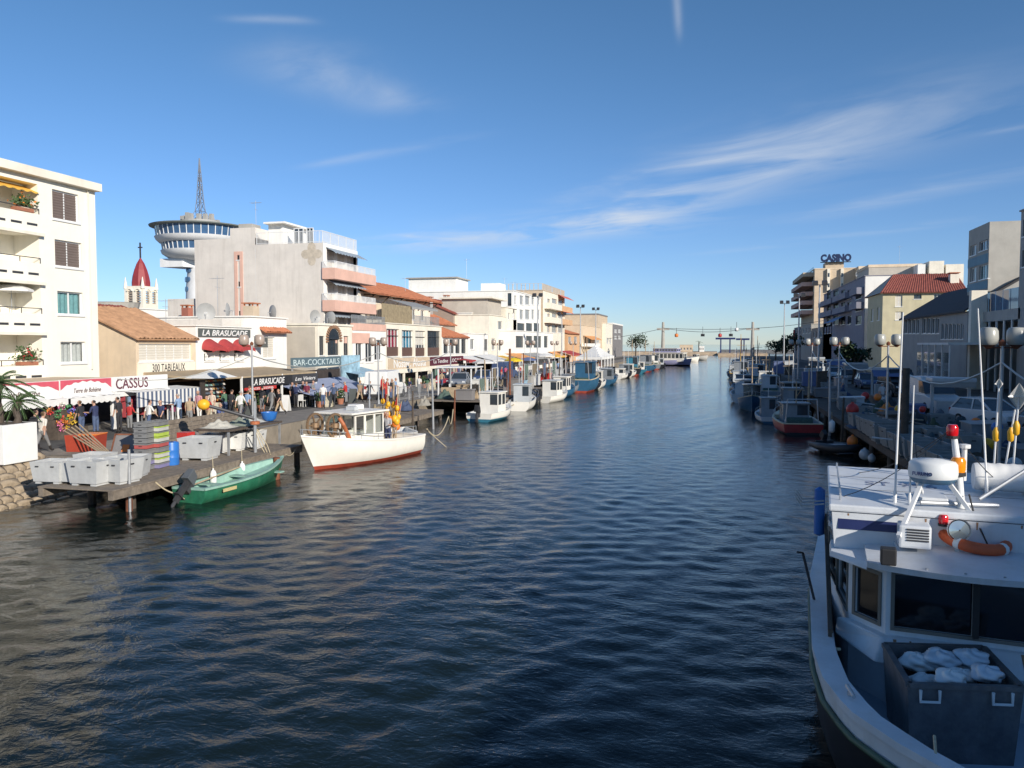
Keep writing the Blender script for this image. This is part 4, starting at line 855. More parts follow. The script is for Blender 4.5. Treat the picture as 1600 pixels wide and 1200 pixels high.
# ================================================================== RIGHT BANK HOUSES (fronts look away from the sun)
def flipwin(X, p0, p1, q0, q1, style='glass', depth=None):
    o = wp(X, p0, p1, q0, q1, style, depth); return (min(o[0], o[1]), max(o[0], o[1]))+o[2:]
def cw(Y, p0, p1, q0, q1, style='glass', depth=None):
    return (onY(p0, (q0+q1)/2, Y)[0], onY(p1, (q0+q1)/2, Y)[0], onY((p0+p1)/2, q1, Y)[1], onY((p0+p1)/2, q0, Y)[1], style, depth)
def RB():
    # houses between the bridge and the picture's edge: they throw the shade over the quay and the near boat
    g = random.Random(11); y = -72.
    names = ['yellowish', 'pale grey', 'cream', 'white', 'tan', 'peach', 'ivory', 'dun']; ms = ['yellow', 'pale', 'ivory', 'white', 'tan', 'peach', 'cream', 'stucco']
    hs = [12.6, 12.9, 12.6, 13.2, 13.2, 12.5, 12.8, 12.3, 13.0, 12.4]
    for k in range(8):
        w = 17.6; ops = [(y+1.5+j*3.3, y+2.9+j*3.3, GZ+i*3.0+.9, GZ+i*3.0+2.5, ['shutterl', 'glass'][(i+j+k) % 2]) for i in range(4) for j in range(5)]
        building('quay_house', names[k]+' four storey quay house on the right bank, outside the picture', XR, XR+12, y, y+w-.02, hs[k], W[ms[k]], ops); y += w
    # block at the right edge of the picture
    X = 25.; y0, y1 = 69.2, onX(1593, 420, X)[0]; zt = onX(1593, 332, X)[1]
    ops = [(y0+.8, y1-.5, onX(1596, q+26, X)[1], onX(1596, q, X)[1], 'dark', .9) for q in (345, 392)]
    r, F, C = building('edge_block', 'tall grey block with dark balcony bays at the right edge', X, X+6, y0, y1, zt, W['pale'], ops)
    # cantilevered block
    X = 26.; y0 = onX(1545, 400, X)[0]; y1 = onX(1513, 400, X)[0]; zt, zb = onX(1545, 347, X)[1], onX(1545, 455, X)[1]
    ops = [flipwin(X, 1516, 1526, 383, 399, 'curtain'), flipwin(X, 1530, 1544, 376, 391, 'glass'), flipwin(X, 1516, 1526, 418, 440, 'curtain'), flipwin(X, 1530, 1544, 414, 436, 'curtain:teal')]
    xw = onY(1593, 400, y0)[0]+4
    r, F, C = building('cantilever_block', 'grey box-shaped block with blue panels raised over lower houses', X, xw, y0, y1, zt, W['conc'], ops, z0=zb, cornice=0, parapet=.05)
    for q0, q1 in ((400, 414), (441, 453)):
        o = flipwin(X, 1514, 1545, q0, q1); mb = MB(); F.box(mb, y0+.05, y1-.05, onX(1530, q1, X)[1], onX(1530, q0, X)[1], .0, .05); mb.build('spandrel_panel', W['panelblue'], r)
    mb = MB(); mb.quad((X, y0, zb), (xw, y0, zb), (xw, y1, zb), (X, y1, zb)); mb.build('soffit', W['conc'], r)
    # house below it with the sunlit pier
    xp0 = onY(1517, 500, 86.4)[0]; xp1 = onY(1542, 500, 86.4)[0]
    r2, F2, C2 = building('pier_house', 'pale rendered house pier under the raised grey box', xp0, xp1, 86.4, 87.2, zb-.02, W['ivory'], cornice=0, roof=False)
    # veranda with slab right of the pier
    yv = y0-6; r3 = thing('terrace_restaurant', 'glazed terrace restaurant with pale slab under the raised box', 'building', (X-1, yv, GZ)); Fv = Face((X-1, 0), (0, 1), (-1, 0))
    zs0, zs1 = onX(1575, 500, X-1)[1], onX(1575, 483, X-1)[1]
    mb = MB(); mb.box(X-1, X+9, yv-6, y0+.2, zs0, zs1); mb.build('slab', W['conc'], r3)
    for k in range(6):
        u = yv-5.8+k*2; mb = MB(); Fv.box(mb, u, u+1.85, zs1, zs1+1.9, -.6, -.55); mb.build('pane', GLASSB, r3)
        mb = MB(); mb.bar((X-.9, u+1.92, GZ), (X-.9, u+1.92, zs0), .14); mb.build('post', WMETAL, r3)
    mb = MB(); mb.box(X+3, X+3.2, yv-6, y0+.2, GZ, zs0); mb.build('back_wall', W['dark'], r3)
    mb = MB(); mb.box(X-6.5, X-1.1, yv-6, y0-1, zs0-2.2, zs0-2.0); mb.build('awning_roof', AWNW, r3)
    for k in range(5):
        u = yv-5.8+k*2.4; mb = MB(); mb.bar((X-6.3, u, GZ), (X-6.3, u, zs0-2.2), .10); mb.build('awning_post', WMETAL, r3)
        mb = MB(); mb.box(X-6.25, X-6.2, u+.1, u+2.3, GZ+.9, zs0-2.9); mb.build('clear_screen', GLASSC, r3)
    # dark-roofed house with the window row
    X = 24.; y0 = onX(1512, 500, X)[0]; y1 = onX(1410, 500, X)[0]; zt = onX(1460, 493, X)[1]
    ops = [flipwin(X, 1471+k*6, 1475.5+k*6, 506, 530, 'glass') for k in range(6)]+[flipwin(X, 1413+k*6.2, 1418+k*6.2, 499, 521) for k in range(4)]+[flipwin(X, 1441+k*7, 1447+k*7, 497, 521) for k in range(4)]
    r, F, C = building('low_quay_house', 'low grey house with dark roof and a row of tall windows', X, X+11, y0, y1, zt, W['pale'], ops, roof=False, cornice=0)
    mb = MB(); DR = M('slate_roof', (.045, .042, .045), .8, var=.2, scale=2); xm, zm = X+5, zt+3.4
    mb.hexa([(X-.4, y0-.2, zt-.1), (X-.4, y1+.2, zt-.1), (xm, y1+.2, zm-.1), (xm, y0-.2, zm-.1)], [(X-.4, y0-.2, zt+.1), (X-.4, y1+.2, zt+.1), (xm, y1+.2, zm+.1), (xm, y0-.2, zm+.1)]); mb.hexa([(X+11.4, y0-.2, zt-.1), (X+11.4, y1+.2, zt-.1), (xm, y1+.2, zm-.1), (xm, y0-.2, zm-.1)], [(X+11.4, y0-.2, zt+.1), (X+11.4, y1+.2, zt+.1), (xm, y1+.2, zm+.1), (xm, y0-.2, zm+.1)]); mb.build('roof', DR, r)
    mb = MB(); mb.add([(X, y0, zt), (xm, y0, zm), (X+11, y0, zt)], [(0, 1, 2)]); mb.build('gable', W['pale'], r)
    # yellow house with red hipped roof
    X = 24.; y0 = onX(1379, 480, X)[0]; y1 = onX(1356, 480, X)[0]; ze = onX(1379, 458, X)[1]; xe = onY(1512, 450, y0)[0]
    cams = [cw(y0, 1399, 1410, 461, 479, 'shutterl'), cw(y0, 1428, 1440, 460, 467, 'dark'), cw(y0, 1459, 1470, 459, 472, 'glass'), cw(y0, 1399, 1410, 487, 500, 'shutterl')]
    r, F, C = building('yellow_house', 'tall yellow house with red tiled roof and white shutters', X, xe, y0, y1, ze, W['yellow'], [(y0+2, y0+4, ze-4, ze-2, 'shutterl'), (y0+7, y0+9, ze-4, ze-2, 'shutterl')], cams, roof=False, cornice=0)
    ym = (y0+y1)/2; zr = ze+3.2
    tile_roof(r, (X-.5, y0-.6, ze), (xe, y0-.6, ze), (xe, ym, zr), (X+2.5, ym, zr), TERRAR); tile_roof(r, (X-.5, y1+.6, ze), (xe, y1+.6, ze), (xe, ym, zr), (X+2.5, ym, zr), TERRAR)
    mb = MB(); mb.add([(X-.4, y0-.5, ze), (X+2.5, ym, zr-.05), (X-.4, y1+.5, ze)], [(0, 1, 2)]); mb.build('hip', W['conc'], r)
    xc = onY(1490, 440, y0+3)[0]; chimney((xc, y0+3, ze+1.0), 'pale chimney on the red roof of the yellow house', 1.2, 1.8, W['ivory'])
    # lilac house
    X = 24.; y0 = onX(1352, 480, X)[0]+1; y1 = onX(1287, 480, X)[0]; zt = onX(1335, 439, X)[1]
    bays = [(1300, 1312), (1316, 1330)]
    ops = [flipwin(X, a, b, q, q+14, 'dark') for a, b in ((1292, 1298), (1302, 1310), (1314, 1320), (1324, 1330), (1337, 1346)) for q in (453, 472, 493)]
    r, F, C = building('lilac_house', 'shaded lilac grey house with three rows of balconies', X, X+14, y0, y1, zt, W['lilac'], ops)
    mb = MB(); C.box(mb, X+.1, X+13.9, GZ, zt-.05, .0, .03); mb.build('side_render', W['white'], r)  # sunlit side coated white, shaded front darker: the light is put into the colours
    for q in (469, 488):
        z = onX(1312, q, X)[1]
        for a, b in ((1287, 1308), (1310, 1331), (1338, 1350)):
            u1, u0 = onX(a, 470, X)[0], onX(b, 470, X)[0]; mb = MB(); F.box(mb, u0, u1, z-.4, z+.7, 0, 1.2); mb.build('balcony', W['lilac'], r)
    z = onX(1300, 500, X)[1]; mb = MB(); mb.grid(lambda p, t: F.P(y0+20+14*p, z+.3-1.2*t, .1+2.2*t), 8, 2); mb.build('awning', M('awning_sky', (.16, .28, .48), .8), r)
    # casino block
    X = 30.; y0 = onX(1272, 480, X)[0]; y1 = onX(1252, 480, X)[0]; zt = onX(1273, 421, X)[1]; xe = onY(1336, 450, y0)[0]
    r, F, C = building('casino_block', 'tall beige block with stepped balconies carrying the rooftop letters', X, xe, y0, y1, zt, W['tan'], cornice=.3, corn_mat=W['peach'])
    for px in (1292, 1313):
        a, b = onY(px, 430, y0)[0], onY(px+4.5, 430, y0)[0]; mb = MB(); C.box(mb, a, b, onY(px, 455, y0)[1], zt, 0, .9); mb.build('light_pier', W['ivory'], r)
        for q in (427, 443): o = cw(y0, px+.8, px+3.6, q, q+6); mb = MB(); C.box(mb, o[0], o[1], o[2], o[3], .9, .93); mb.build('pane', GLASS, r)
    for k, q in enumerate((436, 450, 464, 477, 491)):
        z = onX(1262, q, X)[1]; mb = MB(); F.box(mb, y0+3, y1, z-.5, z+.8, 0, 3.2+.4*(k > 0)); mb.build('balcony', W['pink'] if k else W['tan'], r); mb = MB(); F.box(mb, y0+4, y1-1, z+.9, z+2.6, -.02, .05); mb.build('pane', GLASS, r)
    xa, xb = onY(1291, 415, y0)[0], onY(1320, 415, y0)[0]; zb2 = onY(1300, 409, y0)[1]; mb = MB(); mb.box(xa, xb, y0+2, y0+8, zt+.3, zb2); mb.build('roof_housing', W['tan'], r)
    a, b = onY(1282, 404, y0+1)[0], onY(1330, 404, y0+1)[0]; z0, z1 = onY(1305, 409, y0+1)[1], onY(1305, 397, y0+1)[1]
    t = thing('rooftop_letters', 'large dark blue letters standing on the tall beige block roof', 'sign', ((a+b)/2, y0+1, z0)); Fc = Face((0, y0+1), (1, 0), (0, -1))
    lettering('CASINO', Fc, a, b, z0, z1, 0, M('letter_navy', (.006, .02, .08), .5), t, bold=.06, thick=.5); mb = MB(); mb.bar((a, y0+1.2, z0-.1), (b, y0+1.2, z0-.1), .25); mb.build('support_rail', DARKMETAL, t)
    x2 = onY(1357, 430, y0-6)[0]; r, F, C = building('casino_wing', 'sunlit ivory wing with small square windows right of the casino block', xe+.05, x2, y0-6, y1-8, onY(1345, 420, y0-6)[1], W['ivory'], (), [cw(y0-6, 1337.5, 1341.5, 425.5, 431), cw(y0-6, 1345, 1349.5, 426.5, 432)], corn_mat=W['peach'], cornice=.8)
    yf = 190.; xa, xb = onY(1357.5, 420, yf)[0], onY(1440, 420, yf)[0]; r, F, C = building('long_far_block', 'long grey-brown flat block behind the red tiled roof', xa, xb, yf, yf+15, onY(1400, 417, yf)[1], W['stucco'], (), [], corn_mat=W['peach'], cornice=.6)
    for a, b, q0, lab, m in ((1434, 1446, 413, 'small white lift housing on the far flat block', 'white'), (1452, 1475, 408, 'square pale lift housing on the far flat block', 'ivory'), (1478, 1506, 413, 'bright cream block end behind the red roof', 'ivory')):
        xa, xb = onY(a, 420, yf-4)[0], onY(b, 420, yf-4)[0]; mb = MB(); mb.box(xa, xb, yf-4, yf+8, 9., onY(a, q0, yf-4)[1]); solo(mb, 'lift_housing', W[m], lab, 'roof housing')
    antenna((onY(1410, 410, yf)[0], yf+3, onY(1400, 417, yf)[1]), 'aerial on the long far block', 5)
    # low seaward houses
    X = 24.
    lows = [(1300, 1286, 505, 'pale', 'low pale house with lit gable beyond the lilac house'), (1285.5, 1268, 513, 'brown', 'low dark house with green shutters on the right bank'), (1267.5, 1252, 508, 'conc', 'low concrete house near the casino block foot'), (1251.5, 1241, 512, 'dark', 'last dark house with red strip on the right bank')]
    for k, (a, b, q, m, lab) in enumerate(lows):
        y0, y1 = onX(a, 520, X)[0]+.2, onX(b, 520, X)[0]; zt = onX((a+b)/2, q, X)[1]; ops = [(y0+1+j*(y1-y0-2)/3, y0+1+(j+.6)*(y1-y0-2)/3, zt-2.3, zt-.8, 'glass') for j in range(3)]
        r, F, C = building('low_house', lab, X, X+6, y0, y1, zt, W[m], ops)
        if k == 3: mb = MB(); F.box(mb, y1-2, y1-.2, zt-5, zt-.5, .0, .4); mb.build('red_strip', RED, r)
RB()

# ================================================================== FAR END: cable ride, breakwater, palms
def far_end():
    CONC = W['pale']
    pyl = []
    for px, base, X, lab in ((1036, 545, -24., 'left pylon of the cable ride across the canal'), (1176, 545, 18., 'right pylon of the cable ride across the canal')):
        y = 262.; x = onY(px, 530, y)[0]; zt = onY(px, 513, y)[1]
        t = thing('cable_pylon', lab, 'pylon', (x, y, GZ)); mb = MB(); mb.tube([(x, y, 0), (x, y, zt+2)], [.75, .4], 10); mb.build('mast', W['conc'], t)
        mb = MB(); mb.box(x-2.0, x+2.0, y-.35, y+.35, zt-.6, zt+.1); mb.build('crossarm', W['conc'], t); pyl.append((x, y, zt))
    a, b = Vector(pyl[0]), Vector(pyl[1])
    def cab(p, q, sag, n=24): return [p.lerp(q, k/n)-Vector((0, 0, sag*4*(k/n)*(1-k/n))) for k in range(n+1)]
    for dy, sag, lab in ((-1.7, 1.3, 'lower haul cable strung between the two pylons'), (1.7, .4, 'upper haul cable strung between the two pylons')):
        mb = MB(); o = Vector((0, 0, .0)); mb.tube(cab(a+Vector((dy*.0, dy, .1)), b+Vector((0, dy, .1)), sag), .07, 5); solo(mb, 'haul_cable', DARKMETAL, lab, 'cable')
    for p, q, lab in ((a, Vector((-60, 250, 6.)), 'cable running down from the left pylon to the shore'), (b, Vector((52, 250, 18.)), 'cable running from the right pylon towards the casino')):
        mb = MB(); mb.tube(cab(p, q, 1.5), .07, 5); solo(mb, 'stay_cable', DARKMETAL, lab, 'cable')
    for px, q, col, lab in ((1057, 524, ORANGE, 'orange cable cabin nearer the left pylon'), (1125, 524, RED, 'red cable cabin over the middle of the canal'), (1151, 515, WHITE, 'pale cable cabin nearest the right pylon')):
        x, z = onY(px, q, 262.); t = thing('cable_cabin', lab, 'cable cabin', (x, 262., z-1)); mb = MB(); mb.lathe([(.3, -.55), (.55, -.4), (.6, .1), (.5, .45), (.2, .6)], (x, 262., z), 10); mb.build('cabin', col, t, smooth=True); mb = MB(); mb.tube([(x, 262., z+.6), (x, 262., z+2.4)], .08, 6); mb.build('hanger', DARKMETAL, t)
        mb = MB(); mb.box(x-.43, x+.43, 262-.43, 262+.43, z-.12, z+.2); mb.build('pane', GLASS, t)
    for px, lab in ((1098, 'empty chair seat hanging left of the red cabin'), (1142, 'empty chair seat hanging right of the red cabin')):
        x, z = onY(px, 522, 262.); t = thing('cable_chair', lab, 'cable chair', (x, 262., z-1)); mb = MB(); mb.tube([(x, 262, z+2.4), (x, 262, z-.6)], .06, 5); mb.build('hanger', DARKMETAL, t); mb = MB(); mb.box(x-.6, x+.6, 261.6, 262.2, z-.75, z-.6); mb.box(x-.6, x+.6, 262.15, 262.25, z-.6, z+.1); mb.build('seat', DARKMETAL, t)
    # mole with pale stone face, seafront houses and palms
    mb = MB(); x0, x1 = onZ(1062, 553, .0)[0], onZ(1118, 550, .0)[0]
    ROCK = M('breakwater_stone', (.42, .32, .22), .9, var=.3, scale=.6, bump=.5, bscale=3)
    ym = 420.; xa, xb = onY(1085, 548, ym)[0], onY(1120, 548, ym)[0]; mb = MB(); mb.hexa([(xa-70, ym, -1), (xb+1, ym, -1), (xb+1, ym+60, -1), (xa-70, ym+60, -1)], [(xa-70, ym+2, 1.6), (xb, ym+2, 1.6), (xb, ym+60, 1.6), (xa-70, ym+60, 1.6)]); structure(mb, 'breakwater', ROCK)
    mb = MB(); xc = onY(1120, 548, 520)[0]; mb.hexa([(xc, 520, -1), (xc+120, 520, -1), (xc+120, 545, -1), (xc, 545, -1)], [(xc+3, 523, 2.2), (xc+120, 523, 2.2), (xc+120, 543, 2.2), (xc+3, 543, 2.2)]); structure(mb, 'breakwater', M('breakwater_dark', (.13, .13, .13), .9, var=.4, scale=.8, bump=.5, bscale=3))
    for k, (px0, px1, q, lab) in enumerate(((1062, 1082, 539, 'low beige harbour office behind the trip boat'), (1092, 1100, 541, 'tiny white kiosk on the breakwater'))):
        xa, xb = onY(px0, 540, 440)[0], onY(px1, 540, 440)[0]; building('harbour_house', lab, xb, xa, 440, 450, onY(px0, q, 440)[1], W['tan'] if k == 0 else W['white'], (), [(xa+(xb-xa)*(j+.2)/4, xa+(xb-xa)*(j+.7)/4, 2.6, 3.8) for j in range(4)], cat='building', z0=1.5)
    # seaward building frames
    for a, b, q0, q1, lab in ((1123, 1144, 529, 540, 'blue steel boat hoist frame over the harbour'), (1155, 1166, 530, 540, 'second smaller blue hoist frame')):
        y = 400.; xa, xb = onY(a, q0, y)[0], onY(b, q0, y)[0]; z = onY(a, q0, y)[1]; t = thing('boat_hoist', lab, 'hoist', ((xa+xb)/2, y, 0)); mb = MB(); mb.bar((xa-1.5, y, z), (xb+1.5, y, z), .9); mb.build('beam', NAVY, t)
        for x in (xa+1, xb-1): mb = MB(); mb.bar((x, y, -.5), (x, y, z-.4), .6); mb.build('leg', NAVY, t)
    mb = MB(); y = 380.; xa, xb = onY(1122, 545, y)[0], onY(1200, 545, y)[0]; mb.box(xa, xb, y, y+60, -1, 1.4); structure(mb, 'harbour_mole', ROCK)
far_end()
def tree_crown(mb, c, r, n, g, leaf=.3, sq=.8):
    for k in range(n):
        d = Vector((g.gauss(0, 1), g.gauss(0, 1), g.gauss(0, 1))).normalized()*r*(g.random()**.4); d.z *= sq
        q = Vector(c)+d; a = Vector((g.uniform(-1, 1), g.uniform(-1, 1), g.uniform(-1, 1))).normalized()*leaf; b = a.cross(Vector((g.uniform(-1, 1), g.uniform(-1, 1), 1))).normalized()*leaf*.6
        mb.quad(q-a, q+b, q+a, q-b)
def bush_tree(loc, h, r, label, seed, group=None):
    g = random.Random(seed); t = thing('tree', label, 'tree', loc, 0, group); x, y, z = loc
    mb = MB(); mb.tube([(x, y, z), (x+.1, y, z+h*.4), (x, y, z+h*.7)], [.25, .18, .08], 7)
    for k in range(4): a = g.uniform(0, 6.28); mb.tube([(x, y, z+h*.4), (x+r*.6*math.cos(a), y+r*.6*math.sin(a), z+h*.75)], [.1, .04], 5)
    mb.build('trunk', WOODD, t); mb = MB()
    for k in range(6): a = g.uniform(0, 6.28); tree_crown(mb, (x+r*.5*math.cos(a), y+r*.5*math.sin(a), z+h*g.uniform(.6, .95)), r*.55, 90, g, .32)
    mb.build('crown', FOLIAGED, t)
def palm(loc, h, label, seed, n=26, L=1.6, trunk=.16):
    g = random.Random(seed); t = thing('palm_tree', label, 'palm', loc); x, y, z = loc; mb = MB()
    pts = [(x+.05*math.sin(k), y, z+h*k/8) for k in range(9)]; mb.tube(pts, [trunk*(1.25 if k == 0 else 1+.12*(k % 2)) for k in range(9)], 9); mb.build('trunk', WOODD, t)
    for k in range(n):
        a = 6.283*k/n*2.4+g.uniform(-.2, .2); e = g.uniform(-.5, 1.15); ln = L*g.uniform(.8, 1.1); mb = MB(); P = []
        for j in range(7):
            s = j/6; rr = ln*s*math.cos(e*.8)*1.; zz = ln*s*math.sin(e)-ln*.55*s*s; P.append(Vector((x+rr*math.cos(a), y+rr*math.sin(a), z+h+zz)))
        side = Vector((-math.sin(a), math.cos(a), 0))
        for j in range(1, 7):
            d = (P[j]-P[j-1])
            for q in range(2):
                p = P[j-1]+d*(q/2)
                for sg in (-1, 1): tip = p+d*.9+side*sg*ln*.22*(1.15-j/7)-Vector((0, 0, .07)); mb.add([p, p+d*.18, tip], [(0, 1, 2)])
        mb.tube(P, [.018]*7, 4); mb.build('frond', FOLIAGE, t)
for k, px in ((3, 1092),):
    y = 330. if k < 3 else 430.; x = onY(px, 540, y)[0]; palm((x, y, GZ if k < 3 else 1.5), 5.2, ['leftmost distant palm behind the trip boat', 'second distant palm behind the trip boat', 'third distant palm nearest the pylon', 'distant palm on the breakwater'][k], k, 10, 2.4, .25)
for k, (px, y, h, r, lab) in enumerate(((1046, 250, 7.5, 4, 'dark tree beside the left cable pylon'), (1240, 200, 6.5, 3.4, 'dark tree on the right bank before the last house'), (1226, 205, 5.5, 3, 'lower dark tree left of it on the right bank'), (1212, 235, 5, 3, 'dark tree where the right bank ends'), (1395-60, 95, 4.5, 2., 'small dark tree among the stalls on the right quay'))):
    x = onY(px, 540, y)[0]; bush_tree((x if k else -24.5, y, GZ), h, r, lab, k+40)
# ================================================================== BOATS
def at(px, py, depth):
    r = ray(px, py); f = -r[0]*math.sin(YAW)+r[1]*math.cos(YAW); t = depth/f; return Vector((r[0]*t, r[1]*t, CAM_H+r[2]*t))
def lin(x, pts):
    for (a, b), (c, d) in zip(pts[:-1], pts[1:]):
        if x <= c: return b+(d-b)*max(0, (x-a)/(c-a))
    return pts[-1][1]
def hull(root, L, B, fs, fb, mats, draft=.45, stern=.82, tm=.45, p=2.2, rake=.5, gw=.10, floor=None, boot=.1, n=22, stripe=0., e_mid=3.4, beam=None, cuddy=None):
    """mats: topside, bottom, gunwale, inside, stripe; bow along +x, waterline z=0"""
    def bm_(t):
        if beam: return beam(t)
        return B/2*((1-((t-tm)/(1-tm))**p) if t > tm else stern+(1-stern)*math.sin(math.pi/2*t/tm))
    def zs(t): return fs+(fb-fs)*t**2.2
    rows = [0, .35, .7, 1.]; up = [k/6 for k in range(1, 7)]
    mb = MB(); V = []; ts = [k/n for k in range(n)]+[1-.6/n, .985, .9935, .999]
    m = 0
    for t in ts:
        b, s = max(.012, bm_(t)), zs(t); k = -draft*(1-max(0, (t-.75)/.25)**3); e = e_mid+(1.25-e_mid)*max(0, (t-.4)/.6)**1.2
        col = []
        zz = [k+(boot-k)*r for r in rows]+[boot+(s-boot)*r for r in up]
        for z in zz:
            v = (z-k)/(s-k); y = b*(1-(1-v)**e)+.0; xx = -L/2+L*t+rake*max(0, (t-.5)/.5)**2*(v-.55)
            col.append((xx, y, z))
        V.append(col); m = len(col)
    nr = len(V)
    for sg in (1, -1):
        k0 = len(mb.v); mb.v += [(x, y*sg, z) for col in V for x, y, z in col]
        for i in range(nr-1):
            for j in range(m-1):
                mb.f.append((k0+i*m+j, k0+(i+1)*m+j, k0+(i+1)*m+j+1, k0+i*m+j+1)); mb.m.append(1 if j < 3 else (4 if stripe and j >= m-1-stripe else 0))
    k0 = len(mb.v); c = V[0]; mb.v += [(x, y, z) for x, y, z in c]+[(x, -y, z) for x, y, z in c]
    for j in range(m-1): mb.f.append((k0+j, k0+j+1, k0+m+j+1, k0+m+j)); mb.m.append(1 if j < 3 else 0)
    c = V[-1]; k0 = len(mb.v); mb.v += [(x, y, z) for x, y, z in c]+[(x, -y, z) for x, y, z in c]
    for j in range(m-1): mb.f.append((k0+j, k0+j+1, k0+m+j+1, k0+m+j)); mb.m.append(1 if j < 3 else 0)
    h = mb.build('hull', [mats[0], mats[1], mats[0], mats[0], mats[4] if len(mats) > 4 else mats[0]], root, smooth=True)
    # gunwale and inside
    sheer = [col[-1] for col in V]; inn = []
    for x, y, z in sheer: inn.append((min(x, sheer[-1][0]-gw*1.3), max(.004, y-gw), z))
    g = MB()
    for sg in (1, -1):
        g.add([(x, y*sg*1.01+.02*sg, z+.03) for x, y, z in sheer]+[(x, y*sg, z+.03) for x, y, z in inn]+[(x, y*sg*1.01+.02*sg, z-.05) for x, y, z in sheer]+[(x, y*sg, z-.05) for x, y, z in inn],
              [f for i in range(nr-1) for f in ((i, i+1, nr+i+1, nr+i), (i, i+1, 2*nr+i+1, 2*nr+i), (nr+i, nr+i+1, 3*nr+i+1, 3*nr+i))])
    x, y, z = sheer[0]; g.box(x-.01, x+gw, -y, y, z-.05, z+.035); g.build('gunwale', mats[2], root, smooth=True)
    fl = floor if floor is not None else fs*.35
    g = MB()
    t0 = .5 if rake > .3 else .86; wt = [min(1, max(0, (t-t0)/(.97-t0))) for t in ts]; flo = [(x, max(.002, y*.93*(1-.3*w)), (fl+(z-fs)*.3)*(1-w)+(z-.05)*w) for (x, y, z), w in zip(inn, wt)]
    for sg in (1, -1):
        g.add([(x, y*sg, z) for x, y, z in inn]+[(x, y*sg, z) for x, y, z in flo], [(i, i+1, nr+i+1, nr+i) for i in range(nr-1)])
    g.add(flo+[(x, -y, z) for x, y, z in flo], [(i, i+1, nr+i+1, nr+i) for i in range(nr-1)])
    x, y, z = inn[0]; g.quad((x+gw, y, z), (x+gw, -y, z), (x+gw, -y*.93, fl), (x+gw, y*.93, fl)); g.build('inner_hull', mats[3], root)
    if cuddy:                                              # foredeck from this station forward
        i0 = int(cuddy*n); g = MB(); g.add([(x, y, z+.01+.06*(1-y/max(.01, sheer[i0][1]))) for x, y, z in inn[i0:]]+[(x, 0, z+.09) for x, y, z in inn[i0:]]+[(x, -y, z+.01) for x, y, z in inn[i0:]], [f for i in range(nr-i0-1) for f in ((i, i+1, nr-i0+i+1, nr-i0+i), (nr-i0+i, nr-i0+i+1, 2*(nr-i0)+i+1, 2*(nr-i0)+i))])
        x, y, z = inn[i0]; g.quad((x, y, z), (x, -y, z), (x, -y*.9, z-.3), (x, y*.9, z-.3)); g.build('foredeck', mats[2], root)
    return sheer, inn
def cabin(root, x0, x1, hw, z0, z1, mat, slope=.15, wins=True, roof=None, over=.12, nside=2, glass=GLASS):
    """wheelhouse: x0 aft, x1 fore"""
    faces = [(Face((x0, -hw), (1, 0), (0, -1)), x1-x0), (Face((x0, hw), (1, 0), (0, 1)), x1-x0), (Face((x1, -hw), (0, 1), (1, 0)), 2*hw), (Face((x0, -hw), (0, 1), (-1, 0)), 2*hw)]
    mb = MB(); ops = []
    for k, (F, w) in enumerate(faces):
        n = nside if k < 2 else 2; o = []
        if wins:
            za, zb = z0+(z1-z0)*.48, z1-.1
            for j in range(n): o.append((w*(j+.09)/n, w*(j+.91)/n, za, zb))
            if k == 3: o = o[:1]
        cut_wall(mb, F, 0, w, z0, z1, o, .04); ops.append((F, o))
    c = mb.build('wheelhouse', mat, root)
    for F, o in ops:
        for q in o:
            mb = MB(); mb.quad(F.P(q[0], q[2], -.03), F.P(q[1], q[2], -.03), F.P(q[1], q[3], -.03), F.P(q[0], q[3], -.03)); mb.build('window_pane', glass, c)
    mb = MB(); mb.box(x0-over, x1+over*1.8, -hw-over*.7, hw+over*.7, z1+.002, z1+.09); mb.build('wheelhouse_roof', roof or mat, root, bevel=.02)
    return c
def outboard(root, x, z, s=1., col=None, y=0, tilt=.5):
    """outboard motor hung on a transom at x"""
    T = Matrix.Translation((x, y, z))@Matrix.Rotation(tilt, 4, 'Y'); 
    def tr(mb): mb.v = [tuple(T@Vector(v)) for v in mb.v]; return mb
    mb = MB(); mb.hexa([(-.42*s, -.16*s, .12*s), (.06*s, -.16*s, .12*s), (.06*s, .16*s, .12*s), (-.42*s, .16*s, .12*s)], [(-.36*s, -.13*s, .58*s), (.0, -.12*s, .5*s), (0, .12*s, .5*s), (-.36*s, .13*s, .58*s)])
    o = tr(mb).build('motor_cowl', col or BLACK, root, bevel=.03*s); mb = MB(); mb.box(-.28*s, -.08*s, -.06*s, .06*s, -.75*s, .12*s); mb.box(-.4*s, .02*s, -.12*s, .12*s, -.52*s, -.49*s); mb.lathe([(.01, -.3*s), (.07*s, -.2*s), (.06*s, .1*s), (.01, .2*s)], (-.2*s, 0, -.72*s), 8); tr(mb).build('motor_leg', DARKMETAL, root)
    mb = MB(); mb.box(-.1*s, .1*s, -.12*s, .12*s, -.2*s, .14*s); tr(mb).build('motor_bracket', DARKMETAL, root)
def bowrail(root, sheer, i0, h=.5, mat=GALV):
    mb = MB(); n = len(sheer)
    for sg in (1, -1):
        pts = [(x*.995, y*.93*sg, z+h) for x, y, z in sheer[i0:-1]]
        mb.tube(pts, .018, 6)
        for k in range(0, len(pts), 3): mb.tube([pts[k], (pts[k][0], pts[k][1], pts[k][2]-h)], .015, 5)
    return mb.build('bow_rail', mat, root)
def buoy(mb, p, r=.14): mb.sphere(p, r, 10, sz=1.25)
